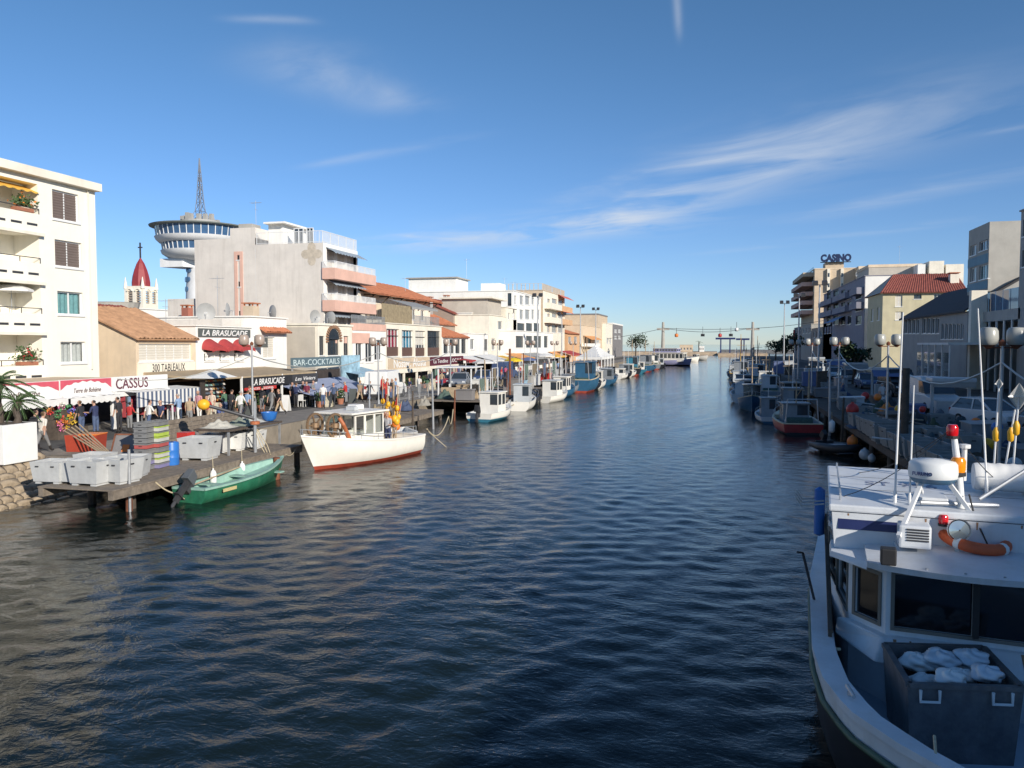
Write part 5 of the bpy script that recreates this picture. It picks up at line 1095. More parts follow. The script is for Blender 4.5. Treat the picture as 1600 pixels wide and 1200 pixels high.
def fender(loc, label, r=.16, h=.6, mat=WHITE):
    t = thing('fender', label, 'fender', loc); mb = MB(); mb.lathe([(.02, 0), (r*.7, .04), (r, .14), (r, h-.14), (r*.7, h-.04), (.03, h), (.03, h+.06)], loc, 12); mb.build('body', mat, t, smooth='all'); mb = MB(); mb.tube([(loc[0], loc[1], loc[2]+h), (loc[0]-.02, loc[1], loc[2]+h+.5)], .012, 5); mb.build('line', ROPE, t); return t
def rope(pts, label, r=.018, sag=.0, mat=ROPE, group=None):
    P = []
    for a, b in zip(pts[:-1], pts[1:]):
        a, b = Vector(a), Vector(b)
        for k in range(10): s = k/10; P.append(a.lerp(b, s)-Vector((0, 0, sag*4*s*(1-s))))
    P.append(Vector(pts[-1])); mb = MB(); mb.tube(P, r, 6); return solo(mb, 'mooring_rope', mat, label, 'rope', group)

GREEN = M('boat_green', (.02, .14, .075), .5, var=.25, scale=4, streak=.3, dirt=(.16, .22, .14)); MINT = M('boat_mint', (.27, .44, .37), .5, var=.15, scale=4, streak=.3, dirt=(.22, .27, .2)); DGREEN = M('boat_dark_green', (.012, .05, .035), .4)
BWHITE = M('boat_white', (.80, .77, .70), .35, var=.05, streak=.12, dirt=(.45, .33, .2)); ANTIF = M('antifoul_red', (.33, .05, .025), .7, var=.25); BBLUE = M('boat_blue', (.03, .11, .20), .4, var=.15); BTEAL = M('boat_teal', (.04, .18, .26), .4, var=.15); BGREY = M('boat_grey', (.22, .24, .26), .45, var=.15); BRED = M('boat_red', (.30, .02, .02), .45, var=.2)
BCREAM = M('boat_cream', (.62, .52, .34), .45, var=.1); BBLACK = M('boat_black', (.015, .016, .02), .45, var=.3); BSHADE = M('boat_pale_grey', (.50, .52, .53), .4, var=.08)

def green_boat():
    t = thing('green_dinghy', 'green open boat with mint inside and tilted outboard by the dock', 'boat', (-17.85, 27.0, 0), R(87), local=True)
    sh, inn = hull(t, 5.7, 1.75, .52, .88, [GREEN, GREEN, MINT, MINT, DGREEN], draft=.3, stern=.78, gw=.16, floor=.22, stripe=1, rake=.35, p=2.0)
    for x in (-1.5, .4, 1.7): mb = MB(); mb.box(x-.16, x+.16, -.8, .8, .42, .47); mb.build('thwart', MINT, t)
    outboard(t, -2.85, .55, 1.0, M('motor_grey', (.10, .11, .12), .4), tilt=.8)
    mb = MB(); mb.box(-2.1, -1.35, -.90, -.875, .30, .42); mb.build('x', M('registration_plate', (.52, .45, .22), .6, var=.4, scale=30), t).name = 'registration_patch'
    mb = MB(); mb.tube([(-2.5, .3, .5), (.8, .55, .72)], .03, 6); mb.build('oar', WOODL, t)
green_boat()
def white_fisher():
    t = thing('fishing_boat', 'white fishing boat with red waterline and wheelhouse moored at the dock', 'boat', (-16.6, 35.2, 0), R(-103), local=True)
    sh, inn = hull(t, 7.5, 2.9, .95, 1.62, [BWHITE, ANTIF, BWHITE, BWHITE, BWHITE], draft=.5, stern=.86, floor=.5, gw=.16, rake=.9, cuddy=.66, boot=.16, p=2.4)
    c = cabin(t, -.6, 1.55, .95, .5, 2.38, BWHITE, nside=3, over=.25, glass=GLASSC)
    mb = MB(); mb.box(1.56, 2.6, -.8, .8, 1.2, 1.5); mb.build('hatch_coaming', BWHITE, t, bevel=.04); mb = MB(); mb.box(1.75, 2.4, -.5, .5, 1.505, 1.53); mb.build('hatch', GLASS, t)
    mb = MB(); mb.box(-.2, .35, -.5, .1, 2.48, 2.72); mb.build('liferaft', WHITE, t, bevel=.06); mb = MB(); mb.box(.5, .8, -.2, .3, 2.48, 2.66); mb.build('roof_locker', BSHADE, t)
    bowrail(t, sh, 3, .28)
    for y, nm in ((.55, 0), (-.35, 1)):
        mb = MB()
        for a in range(20):
            a0, a1 = 6.2832*a/20, 6.2832*(a+1)/20; mb.bar((2.5+nm*.3+.52*math.cos(a0), y, 1.95+.52*math.sin(a0)), (2.5+nm*.3+.52*math.cos(a1), y, 1.95+.52*math.sin(a1)), .09)
            if a % 4 == 0: mb.bar((2.5+nm*.3, y, 1.95), (2.5+nm*.3+.5*math.cos(a0), y, 1.95+.5*math.sin(a0)), .06)
        mb.bar((2.5+nm*.3, y, 1.4), (2.5+nm*.3, y, 1.95), .12); mb.lathe([(.12, -.12), (.2, -.1), (.2, .1), (.12, .12)], (2.5+nm*.3, y, 1.95), 10); mb.build('net_hauler', [M('hauler_bronze', (.26, .17, .10), .5, .4)][0], t)
    mb = MB(); mb.tube([(1.9, .9, 1.3), (2.4, .95, 2.0), (2.5, .8, 2.3)], .09, 8); mb.build('hydraulic_arm', M('orange_rust', (.42, .13, .05), .6), t)
    lettering('ST 942 091', Face((-3.5, -1.29), (1, .0), (0, -1)), .2, 1.5, .62, .82, .06, M('faint_blue', (.35, .42, .5), .6), t)
    mb = MB(); mb.tube([(-1.0, -.2, .5), (-1.0, -.2, 4.2)], [.05, .03], 8); mb.bar((-1.0, -.9, 3.6), (-1.0, .5, 3.6), .04); mb.build('mast', GALV, t)
    g = random.Random(4)
    for k in range(14):
        x, y = -2.9+g.uniform(-.35, .35), -.5+g.uniform(-.4, .5); h = g.uniform(2.0, 3.5); dx, dy = g.uniform(-.5, .2), g.uniform(-.2, .3)
        s = thing('flag_buoy', ['marker pole with yellow float at the white boat stern', 'marker pole with red flag at the white boat stern'][k % 3 == 0], 'marker buoy', (x, y, 0), 0, 'marker poles standing in the white fishing boat stern')
        mb = MB(); mb.tube([(x, y, .55), (x+dx, y+dy, .55+h)], .026, 5); mb.build('pole', WOODL, s); mb = MB(); mb.sphere((x+dx*.35, y+dy*.35, .55+h*.38), .17, 10, sz=1.2); mb.build('float', YELLOW if k % 3 else ORANGE, s, smooth='all'); mb = MB(); mb.sphere((x+dx*.6, y+dy*.6, .55+h*.62), .12, 8, sz=1.3); mb.build('float', YELLOW, s, smooth='all')
        if k % 3 == 0: mb = MB(); mb.quad((x+dx, y+dy, .5+h), (x+dx*.8, y+dy*.8, .5+h*.8), (x+dx*.8+.35, y+dy*.8+.1, .45+h*.82), (x+dx+.3, y+dy+.1, .45+h*.97)); mb.build('flag', RED, s)
        T = t.matrix_basis; s.location = Matrix.Translation(t.location)@Matrix.Rotation(t.rotation_euler.z, 4, 'Z')@Vector((x, y, 0)); s.rotation_euler.z = t.rotation_euler.z
white_fisher()
def boat_white_cabin(name, label, loc, rz, L=5.8, B=2.1, hullm=BWHITE, bottom=BTEAL, cab=BWHITE, motor=True, cx=(-.9, .6), ch=2.0, mast=1.6, roof=None, fs=.6, fb=.95):
    t = thing(name, label, 'boat', loc, rz, local=True); sh, inn = hull(t, L, B, fs, fb, [hullm, bottom, hullm, BSHADE, hullm], draft=.3, stern=.85, floor=.3, gw=.1, rake=.45, boot=.22, cuddy=.7, n=16)
    if cab: cabin(t, cx[0], cx[1], B*.32, .3, ch, cab, nside=2, over=.1, roof=roof)
    if motor: outboard(t, -L/2-.05, fs, 1.1, tilt=.12)
    bowrail(t, sh, 10, .35)
    if mast: mb = MB(); mb.tube([(cx[0]+.3, 0, ch), (cx[0]+.3, 0, ch+mast)], .025, 6); mb.tube([(cx[0]+.3, -.3, ch+mast*.7), (cx[0]+.3, .3, ch+mast*.7)], .015, 5); mb.build('mast', WMETAL, t)
    return t
boat_white_cabin('cabin_boat', 'small white cabin boat with blue bottom and black outboard', (-16.2, 57.5, 0), R(83), 5.6, 2.3)
boat_white_cabin('cabin_boat', 'white cabin boat with black outboard further along the left quay', (-15.7, 77.5, 0), R(80), 6.4, 2.4, bottom=BWHITE, roof=BSHADE)
boat_white_cabin('cabin_boat', 'white launch moored beside the market tent', (-15.4, 131, 0), R(85), 7, 2.6, bottom=BWHITE, cab=BWHITE, motor=False, mast=0, ch=1.6)
boat_white_cabin('half_hidden_boat', 'white boat half hidden behind the fishing boat stern', (-17.4, 41.6, 0), R(-60), 6.2, 2.3, bottom=ANTIF, cab=None, motor=False, mast=0)
def trawler(name, label, loc, rz, L, B, hm, cm, fs=1.2, fb=2.2, bottom=ANTIF, gallows=True, cx=(0, .18), ch=None, mh=3.2, rail=GALV):
    t = thing(name, label, 'boat', loc, rz, local=True); sh, inn = hull(t, L, B, fs, fb, [hm, bottom, rail if rail != GALV else BCREAM, BSHADE, hm], draft=.7, stern=.9, floor=fs*.55, gw=.14, rake=.9, boot=.2, n=16, cuddy=.74)
    ch = ch or fs+1.9; cabin(t, L*cx[0], L*cx[1], B*.31, fs*.55, ch, cm, nside=2, over=.2)
    mb = MB(); x = L*cx[0]; mb.tube([(x, 0, ch), (x, 0, ch+mh)], [.07, .04], 8); mb.tube([(x, -.7, ch+mh*.6), (x, .7, ch+mh*.6)], .03, 6); mb.tube([(x, 0, ch+mh*.3), (x-L*.3, 0, ch+mh*.75)], .04, 6); mb.build('mast', rail if rail != GALV else WOODL, t)
    if gallows:
        mb = MB(); xs = -L*.42
        for s in (-1, 1): mb.tube([(xs, s*B*.38, fs), (xs, s*B*.34, fs+2.0)], .05, 6)
        mb.tube([(xs, -B*.34, fs+2), (xs, B*.34, fs+2)], .05, 6); mb.build('stern_gantry', GALV, t)
        mb = MB(); mb.tube([(-L*.28, -B*.3, fs*.55+.45), (-L*.28, B*.3, fs*.55+.45)], .38, 12); mb.build('net_drum', M('net_green', (.05, .09, .075), .9, var=.4, scale=9), t)
    mb = MB(); mb.box(-L*.2, -L*.05, -B*.28, B*.28, fs*.55, fs*.55+.5); mb.build('deck_box', BSHADE, t)
    bowrail(t, sh, 9, .5); return t
trawler('trawler', 'dark blue trawler moored before the market tent', (-15.6, 96, 0), R(88), 9.5, 3.6, BBLUE, BBLUE, 1.5, 2.4)
trawler('trawler', 'dark grey trawler lying behind the dark blue one', (-17.2, 108, 0), R(90), 9, 3.3, BBLACK, BGREY, 1.4, 2.2)
trawler('trawler', 'dark hulled boat just beyond the market tent', (-15.2, 149, 0), R(92), 9, 3.4, BBLACK, BTEAL, 1.3, 2.)
trawler('trawler', 'shaded blue boat before the trip boat', (-14.4, 168, 0), R(88), 10, 3.6, BBLUE, BGREY, 1.4, 2.2)
trawler('trawler', 'grey-green boat tucked under the trip boat stern', (-13.8, 184, 0), R(92), 8, 3.0, BGREY, BWHITE, 1.2, 2.)
boat_white_cabin('cabin_boat', 'tiny white boat beyond the trip boat bow', (-10, 262, 0), R(10), 9, 3, bottom=BWHITE, motor=False, mast=0, fs=1, fb=1.6)
boat_white_cabin('cabin_boat', 'white motor boat near the left pylon foot', (-7, 290, 0), R(-30), 9, 3, bottom=BWHITE, motor=False, mast=0, fs=1.1, fb=1.7)
def trip_boat():
    L = 19; S = .56; t = thing('trip_boat', 'long white and violet trip boat with a glazed saloon', 'boat', (-11.6, 214, 0), R(-14), local=True); t.scale = (S, .8, .9)
    VIO = M('trip_violet', (.30, .30, .46), .5); sh, inn = hull(t, L, 5, 1.5, 2.1, [VIO, BBLACK, BWHITE, BSHADE, VIO], draft=.8, stern=.95, floor=1.2, gw=.2, rake=.8, boot=.3, n=16)
    for k, (z0, z1, x0, x1, m) in enumerate(((1.2, 3.7, -8.5, 6.5, BWHITE), (3.85, 5.0, -8, 3.5, VIO))):
        mb = MB(); F1, F2, F3 = Face((x0, -2.1), (1, 0), (0, -1)), Face((x0, 2.1), (1, 0), (0, 1)), Face((x1, -2.1), (0, 1), (1, 0)); n = 8; ops = [((x1-x0)*(j+.1)/n, (x1-x0)*(j+.9)/n, z0+(z1-z0)*.4, z1-.25) for j in range(n)]
        for F in (F1, F2): cut_wall(mb, F, 0, x1-x0, z0, z1, ops, .06)
        o3 = [(.3, 1.9, z0+(z1-z0)*.4, z1-.25), (2.3, 3.9, z0+(z1-z0)*.4, z1-.25)]; cut_wall(mb, F3, 0, 4.2, z0, z1, o3, .06); mb.quad((x0, -2.1, z0), (x0, 2.1, z0), (x0, 2.1, z1), (x0, -2.1, z1)); c = mb.build('saloon' if k == 0 else 'upper_deck', m, t)
        for F, oo in ((F1, ops), (F2, ops), (F3, o3)):
            for o in oo: mb = MB(); mb.quad(F.P(o[0], o[2], -.04), F.P(o[1], o[2], -.04), F.P(o[1], o[3], -.04), F.P(o[0], o[3], -.04)); mb.build('window_pane', GLASS, c)
        mb = MB(); mb.box(x0-.3, x1+.3, -2.3, 2.3, z1, z1+.14); mb.build('deck_roof', BWHITE, t)
    bowrail(t, sh, 10, .8, WMETAL)
trip_boat()
RB_ = []
# right bank boats, bow or stern to the viewer, all in the shade
RB_.append(trawler('trawler', 'red and black hulled boat moored stern-on at the right dock', (4.9, 54.6, 0), R(97), 7.6, 3.5, BRED, BGREY, .95, 1.6, bottom=BBLACK, cx=(-.12, .08), ch=2.4, mh=2.))
RB_.append(boat_white_cabin('cabin_boat', 'narrow white boat with upright cabin left of the red boat', (3.6, 61, 0), R(95), 6.2, 2.2, hullm=BSHADE, bottom=BBLUE, cab=BGREY, cx=(-1.2, -.1), ch=2.3, mast=1., motor=False))
RB_.append(trawler('trawler', 'blue and white boat with square windscreen on the right bank', (3.0, 72, 0), R(-92), 9, 3.2, BBLUE, BGREY, 1.0, 1.9, bottom=BBLUE, gallows=False, cx=(.02, .2)))
RB_.append(trawler('trawler', 'dark blue boat with raked mast beside the right dock', (6.1, 73, 0), R(-80), 8.5, 3.0, BBLUE, BGREY, 1.2, 2.3, gallows=False))
RB_.append(trawler('trawler', 'grey boat with gantry behind the square-windscreen boat', (5.4, 88, 0), R(90), 9, 3.2, BGREY, BSHADE, 1.2, 2.1))
RB_.append(trawler('trawler', 'black boat with pale cabin midway down the right bank', (5.8, 101, 0), R(88), 9, 3.2, BBLACK, BWHITE, 1.2, 2.1))
RB_.append(trawler('trawler', 'teal boat with tall mast midway down the right bank', (5.4, 114, 0), R(92), 10, 3.4, BTEAL, BSHADE, 1.3, 2.2, mh=4.5))
RB_.append(trawler('trawler', 'black and yellow striped boat with lit mast on the right bank', (3.7, 132, 0), R(88), 11, 3.8, BBLACK, BGREY, 1.3, 2.4, mh=5, rail=M('boat_yellow', (.55, .33, .04), .5)))
RB_.append(trawler('trawler', 'grey boat beyond the yellow striped one', (6.3, 147, 0), R(90), 9, 3.2, BGREY, BSHADE, 1.2, 2.1))
RB_.append(trawler('trawler', 'blue boat third from the right bank end', (5.6, 164, 0), R(90), 10, 3.3, BBLUE, BWHITE, 1.2, 2.1))
RB_.append(trawler('trawler', 'small dark boat second from the right bank end', (5.8, 184, 0), R(90), 9, 3.2, BBLACK, BWHITE, 1.2, 2.))
RB_.append(boat_white_cabin('cabin_boat', 'white boat farthest along the right bank', (4.6, 205, 0), R(88), 8, 2.8, bottom=BWHITE, motor=False, mast=0))
for o in RB_: k = .74 if o.location.y < 110 else .88; o.scale = (k, k, k)
def inflatable():
    t = thing('inflatable_dinghy', 'black inflatable dinghy with outboard beside the right dock', 'boat', (6.1, 43.6, 0), R(-70), local=True); mb = MB()
    P = [(-1.7, .62, .28), (-.4, .66, .28), (.7, .6, .32), (1.35, .3, .42), (1.5, 0, .46), (1.35, -.3, .42), (.7, -.6, .32), (-.4, -.66, .28), (-1.7, -.62, .28)]
    mb.tube(P, [.12, .22, .22, .21, .2, .21, .22, .22, .12], 10); mb.build('tube', BLACK, t, smooth='all'); mb = MB(); mb.box(-1.5, 1.0, -.5, .5, .06, .12); mb.box(-1.5, -1.42, -.5, .5, .1, .5); mb.build('floor', DARKMETAL, t); outboard(t, -1.5, .45, .9, tilt=.5)
    mb = MB(); mb.box(-.5, .1, -.5, .5, .38, .44); mb.build('seat', BGREY, t)
inflatable()
# --- the near boat: foredeck, raked windscreen, raised roof with radar and lamps
def near_boat():
    O = Vector((3.15, 10.9, 0)); fw = Vector((-.12, -.993, 0)).normalized(); lf = Vector((-fw.y, fw.x, 0))
    rz = math.atan2(fw.y, fw.x); t = thing('fishing_vessel', 'large white fishing vessel with blue-white deck lying bow-on at lower right', 'boat', tuple(O), rz, local=True)
    def lo(px, py, d): p = at(px, py, d)-O; return Vector((p.dot(fw), p.dot(lf), p.z))
    HW = M('vessel_white', (.66, .68, .70), .42, var=.10, scale=1.6, bump=.10, bscale=18, streak=.38, dirt=(.42, .36, .28)); HD = M('vessel_deck_blue', (.42, .50, .58), .5, var=.08); RIM = M('vessel_rubbing_green', (.06, .11, .07), .6, var=.3)
    L = 11.4; x0 = -7.7; bp = [(-7.7, 1.75), (-3, 1.92), (.4, 1.84), (1.4, 1.72), (2.2, 1.48), (2.8, 1.08), (3.2, .72), (3.5, .38), (3.7, .02)]
    sh, inn = hull(t, L, 3.8, 1.62, 1.78, [BBLACK, BBLACK, HW, HD, HW], draft=.9, floor=.95, gw=.24, rake=.25, boot=.25, n=40, stripe=1, e_mid=5, beam=lambda s: lin(x0+L*s, bp))
    for o in t.children: o.data.transform(Matrix.Translation((x0+L/2, 0, 0)))
    mb = MB(); mb.tube([(x+x0+L/2, -y-.03, z-.26) for x, y, z in sh], .035, 8); mb.tube([(x+x0+L/2, y+.03, z-.26) for x, y, z in sh], .035, 8); mb.build('rubbing_strake', RIM, t, smooth='all')
    # wheelhouse front: flat centre, chamfered corners
    plan = [(-2.7, -1.68), (-.5, -1.42), (.02, -1.0), (.08, 1.0), (-.5, 1.42), (-2.7, 1.68)]; zb, zt = .95, 2.74
    P0 = [(-4.1, -1.68)]+plan+[(-4.1, 1.68)]
    wh = None; mbw = MB(); panes = []
    for (a, b) in zip(P0[:-1], P0[1:]):
        d = Vector((b[0]-a[0], b[1]-a[1])); w = d.length; d.normalize(); n = Vector((d.y, -d.x)); 
        F = Face((*a, 0), tuple(d), tuple(n if n.x > -.5 or abs(n.y) > .5 else -n))
        if abs(n.x) > .9: ops = [(.10, w/2-.03, 1.97, 2.66), (w/2+.03, w-.10, 1.97, 2.66)]
        elif abs(n.y) > .9: ops = [(.2, w*.45, 2.0, 2.62), (w*.52, w-.15, 1.95, 2.62)] if w > 2 else [(.3, 1.1, 2.0, 2.6)]
        else: ops = [(.12, w-.12, 1.98, 2.60)]
        cut_wall(mbw, F, 0, w, zb, zt, ops, .05); panes.append((F, ops))
    wh = mbw.build('wheelhouse', HW, t)
    FRM = M('window_rubber', (.16, .15, .13), .6)
    for F, ops in panes:
        for o in ops:
            mb = MB(); mb.quad(F.P(o[0], o[2], -.03), F.P(o[1], o[2], -.03), F.P(o[1], o[3], -.03), F.P(o[0], o[3], -.03)); mb.build('window_pane', M('smoked_glass', (.008, .009, .012), .08, spec=.6), wh)
            mb = MB(); w = .045
            for q in ((o[0]-w, o[1]+w, o[2]-w, o[2]), (o[0]-w, o[1]+w, o[3], o[3]+w), (o[0]-w, o[0], o[2], o[3]), (o[1], o[1]+w, o[2], o[3])): F.box(mb, *q, -.01, .02)
            mb.build('window_frame', FRM, wh)
    mb = MB(); mb.box(.12, .14, -.035, .035, 1.97, 2.68); mb.build('wiper_post', BLACK, wh)
    # ledge below the windscreen
    mb = MB(); mb.hexa([(-.5, -1.6, 1.62), (.42, -1.15, 1.62), (.42, 1.15, 1.62), (-.5, 1.6, 1.62)], [(-.5, -1.57, 1.86), (.14, -1.04, 1.86), (.14, 1.04, 1.86), (-.5, 1.57, 1.86)]); mb.build('front_ledge', HW, t, bevel=.03)
    # visor roof with bowed front edge
    mb = MB(); n = 16
    top = [(.74-.52*(2*k/n-1)**2, -1.24+2.48*k/n) for k in range(n+1)]; back = [(-1.1, -1.24+2.48*k/n) for k in range(n+1)]
    def zz(k): return 2.83+.06*(1-(2*k/n-1)**2)
    mb.add([(a, b, zz(k)) for k, (a, b) in enumerate(top)]+[(a, b, zz(k)+.06) for k, (a, b) in enumerate(back)]+[(a-.03, b, zz(k)-.08) for k, (a, b) in enumerate(top)]+[(a, b, 2.7) for k, (a, b) in enumerate(back)],
           [f for k in range(n) for f in ((k, k+1, n+2+k, n+1+k), (k, k+1, 2*n+3+k, 2*n+2+k), (2*n+2+k, 2*n+3+k, 3*n+4+k, 3*n+3+k))]+[(0, n+1, 3*n+3, 2*n+2), (n, 2*n+1, 4*n+3, 3*n+2)]); mb.build('visor_roof', HW, t, smooth=True)
    for s in (-1, 1):
        mb = MB(); mb.hexa([(-1.1, s*1.24, 2.70), (.1, s*1.24, 2.70), (-.45, s*1.68, 2.70), (-1.1, s*1.68, 2.70)], [(-1.1, s*1.24, 2.81), (.02, s*1.24, 2.79), (-.45, s*1.66, 2.77), (-1.1, s*1.66, 2.78)]); mb.build('side_roof', HW, t)
    mb = MB(); p = lo(1388, 868, 9.75); mb.box(p.x-.08, p.x+.08, p.y-.09, p.y+.09, p.z-.11, p.z+.1); mb.build('navigation_lamp', BLACK, t, bevel=.02)
    # raised roof aft with a sloping front panel and navy stripe
    zr = 3.4; mb = MB(); mb.box(-4.3, -.55, -1.70, 1.70, zr-.10, zr); mb.build('raised_roof', HW, t, bevel=.025)
    mb = MB(); mb.hexa([(-1.05, -1.62, 2.78), (-.62, -1.62, 2.78), (-.62, 1.62, 2.78), (-1.05, 1.62, 2.78)], [(-1.1, -1.66, zr-.11), (-.58, -1.66, zr-.11), (-.58, 1.66, zr-.11), (-1.1, 1.66, zr-.11)]); fp = mb.build('roof_front', HW, t)
    for a, b in ((-1.58, -.62), (.85, 1.58)): mb = MB(); mb.box(-.615, -.585, a, b, 3.06, 3.20); mb.build('navy_stripe', NAVY, fp)
    for s in (-1, 1): mb = MB(); mb.box(-4.2, -1.12, s*1.6-.03, s*1.6+.03, 2.74, zr-.1); mb.build('upper_side', HW, t)
    # side of the house: wood rail, blue fender board, steel hooks
    mb = MB(); mb.bar((-3.6, -1.72, 2.6), (.0, -1.66, 1.78), .05, .12); mb.bar((-3.6, -1.69, 2.3), (-.2, -1.64, 1.74), .04, .10); mb.build('side_plank', WOODD, t)
    mb = MB(); mb.lathe([(.02, 0), (.09, .04), (.09, .8), (.02, .85)], (-3.4, -1.82, 2.3), 10); mb.build('side_fender', BLUE, t, smooth=True)
    for k in range(3): mb = MB(); x = -3.5+k*.3; mb.tube([(x, -1.75, 2.95), (x, -2.1, 2.9), (x, -2.2, 3.05)], .015, 5); mb.build('steel_hook', GALV, t)
    mb = MB(); mb.tube([(-1.7, -1.85, 1.6), (-1.7, -2.05, 2.4), (-1.5, -2.12, 2.45)], .02, 6); mb.build('side_bracket', DARKMETAL, t)
    # mast with lamps
    m0, m1 = lo(1506, 806, 10.6), lo(1489, 668, 10.8)
    mb = MB(); mb.tube([m0-Vector((0, 0, .3)), m0.lerp(m1, .5), m1], [.055, .05, .035], 10); mast = mb.build('signal_mast', WMETAL, t, smooth=True)
    def lampc(p, r, h, m, nm, base=True):
        mb = MB(); mb.lathe([(r*.9, -h/2), (r, -h*.3), (r, h*.25), (r*.75, h/2), (.01, h*.52)], p, 14); mb.build(nm, m, mast, smooth=True)
        if base: mb = MB(); mb.lathe([(r*.6, -h*.8), (r*1.05, -h*.75), (r*1.05, -h*.5), (.01, -h*.5)], p, 12); mb.build(nm+'_base', BLACK, mast)
    LR = M('red_lens', (.55, .01, .015), .12, spec=.8); LA = M('amber_lens', (.85, .28, .01), .15, spec=.8)
    lampc(lo(1488, 672, 10.8), .075, .15, LR, 'red_lamp'); lampc(lo(1497, 726, 10.7), .095, .2, LA, 'amber_beacon'); lampc(lo(1474, 811, 10.4), .06, .12, LR, 'side_lamp')
    q = lo(1499, 700, 11.0); mb = MB(); p = lo(1507, 700, 10.9); mb.tube([p-Vector((0, 0, .45)), p], .035, 8); mb.lathe([(.075, 0), (.075, .05), (.01, .06)], p, 10); mb.build('pipe_lamp', WMETAL, mast)
    a, b = lo(1438, 785, 10.7), lo(1560, 790, 10.6); mb = MB(); mb.tube([a, b], .03, 8); mb.tube([lo(1530, 780, 10.7), lo(1602, 735, 10.7)], .025, 8); mb.build('cross_tube', GALV, mast)
    p = lo(1496, 828, 10.2); mb = MB(); prof = [(0.01, -.1), (.10, -.09), (.135, .02), (.145, .08)]
    k0 = len(mb.v); mb.lathe(prof, (0, 0, 0), 18); T = Matrix.Translation(p)@Matrix.Rotation(R(12), 4, 'Z')@Matrix.Rotation(R(82), 4, 'Y'); mb.v = [tuple(T@Vector(v)) for v in mb.v]; sl_ = mb.build('searchlight', WMETAL, t, smooth=True)
    mb = MB(); mb.lathe([(.125, .06), (.01, .075)], (0, 0, 0), 18); mb.v = [tuple(T@Vector(v)) for v in mb.v]; mb.build('searchlight_glass', M('lamp_glass', (.45, .5, .5), .08, .6), sl_)
    mb = MB(); mb.bar(p-Vector((0, 0, .3)), p-Vector((0, 0, .1)), .06); mb.build('searchlight_stem', GALV, sl_)
    # radar drum on its tripod
    c = lo(1458, 735, 10.8); mb = MB(); mb.lathe([(.01, -.17), (.24, -.16), (.30, -.09), (.31, -.02), (.30, .1), (.27, .14), (.01, .165)], c, 30); rd = mb.build('radar_dome', M('radar_white', (.72, .73, .72), .35, var=.04), t, smooth='all')
    mb = MB(); mb.lathe([(.302, -.085), (.25, -.155), (.01, -.172)], (c.x, c.y, c.z-.004), 30); mb.build('radar_base', M('radar_blue', (.05, .14, .24), .4), rd, smooth='all')
    # logo lettering on the drum, wrapped by short flat letters
    d = Vector((1, -.28, 0)).normalized(); s_ = Vector((-d.y, d.x, 0)); o = Vector((c.x, c.y, 0))+d*.305
    Fr = Face((o.x, o.y), (s_.x, s_.y), (d.x, d.y)); lettering('FURUNO', Fr, -.20, .04, c.z-.04, c.z+.01, .0, NAVY, rd, bold=.02, thick=.012, name='radar_lettering')
    mb = MB(); mb.bar(c+Vector((.12, -.15, -.17)), lo(1404, 838, 10.2), .05); mb.bar(c+Vector((-.1, -.18, -.17)), lo(1440, 770, 11.2), .05); mb.bar(c+Vector((.1, .2, -.17)), lo(1545, 838, 10.3), .05); mb.build('radar_tripod', WMETAL, t)
    for (a, b, r, lab) in (((1398, 783, 11.0), (1411, 488, 11.0), .015, 0), ((1421, 783, 10.9), (1428, 602, 10.9), .013, 0), ((1542, 765, 11.4), (1528, 482, 11.4), .015, 0)):
        p, q = lo(*a), lo(*b); mb = MB(); mb.tube([p-Vector((0, 0, .1)), p.lerp(q, .05), p.lerp(q, .06), p.lerp(q, .5), q], [r*1.6, r*1.6, r, r*.9, r*.6], 8); mb.build('whip_aerial', WMETAL, t, smooth=True)
    mb = MB(); p = lo(1428, 832, 10.3); mb.box(p.x-.16, p.x+.16, p.y-.19, p.y+.19, p.z-.18, p.z+.12); v = mb.build('roof_vent', HW, t, bevel=.03)
    for k in range(5): mb = MB(); z = p.z-.08+k*.035; mb.box(p.x+.16, p.x+.172, p.y-.1, p.y+.16, z, z+.018); mb.build('louvre', DARKMETAL, v)
    mb = MB(); mb.hexa([(-.95, -.95, 2.84), (-.1, -.78, 2.86), (-.05, -.45, 2.86), (-.9, -.5, 2.84)], [(-.95, -.95, 2.98), (-.3, -.82, 2.90), (-.3, -.48, 2.90), (-.9, -.5, 3.1)]); mb.build('fairing', HW, t)
    # deck plates
    class Flat:
        P = staticmethod(lambda u, z, n=0.: (z, u, zr+.003+n))
    lettering('ST 996', Flat, -1.15, -.15, -2.35, -2.7, 0, M('faded_navy', (.25, .28, .38), .6), t, thick=.004, flip=False, name='roof_number')
    for y in (-1.55, 1.55): mb = MB(); mb.tube([(-4.0, y, zr+.0), (-4.0, y, zr+.09), (-.9, y, zr+.09), (-.9, y, zr)], .014, 6); mb.build('roof_grab_rail', GALV, t)
    for k in range(6): mb = MB(); x = -.8+k*.0; a = -1.0+.4*k; mb.lathe([(.016, 0), (.016, .012), (.004, .016)], (.70-.52*(a/1.24)**2-.06, a, 2.835+.06*(1-(a/1.24)**2)), 8); mb.build('bolt', GALV, t)
    mb = MB()
    for j in range(5): mb.tube([((.30-.045*j)*math.cos(s*.35)+1.55, (.30-.045*j)*math.sin(s*.35)-1.0, .985+.028*j+.003*s/18) for s in range(19)], .02, 6, caps=False)
    mb.v = [tuple(v) for v in mb.v]; mb.build('x', ROPE, t).name = 'rope_coil'
    for s in (-1, 1): mb = MB(); mb.tube([(1.9, s*1.47, 1.72), (1.9, s*1.47, 1.80)], .03, 8); mb.tube([(1.76, s*1.50, 1.81), (2.04, s*1.44, 1.81)], .022, 8); mb.build('cleat', GALV, t, smooth=True)
    RUN = M('rust_run', (.30, .17, .09), .8, var=.3, scale=12)
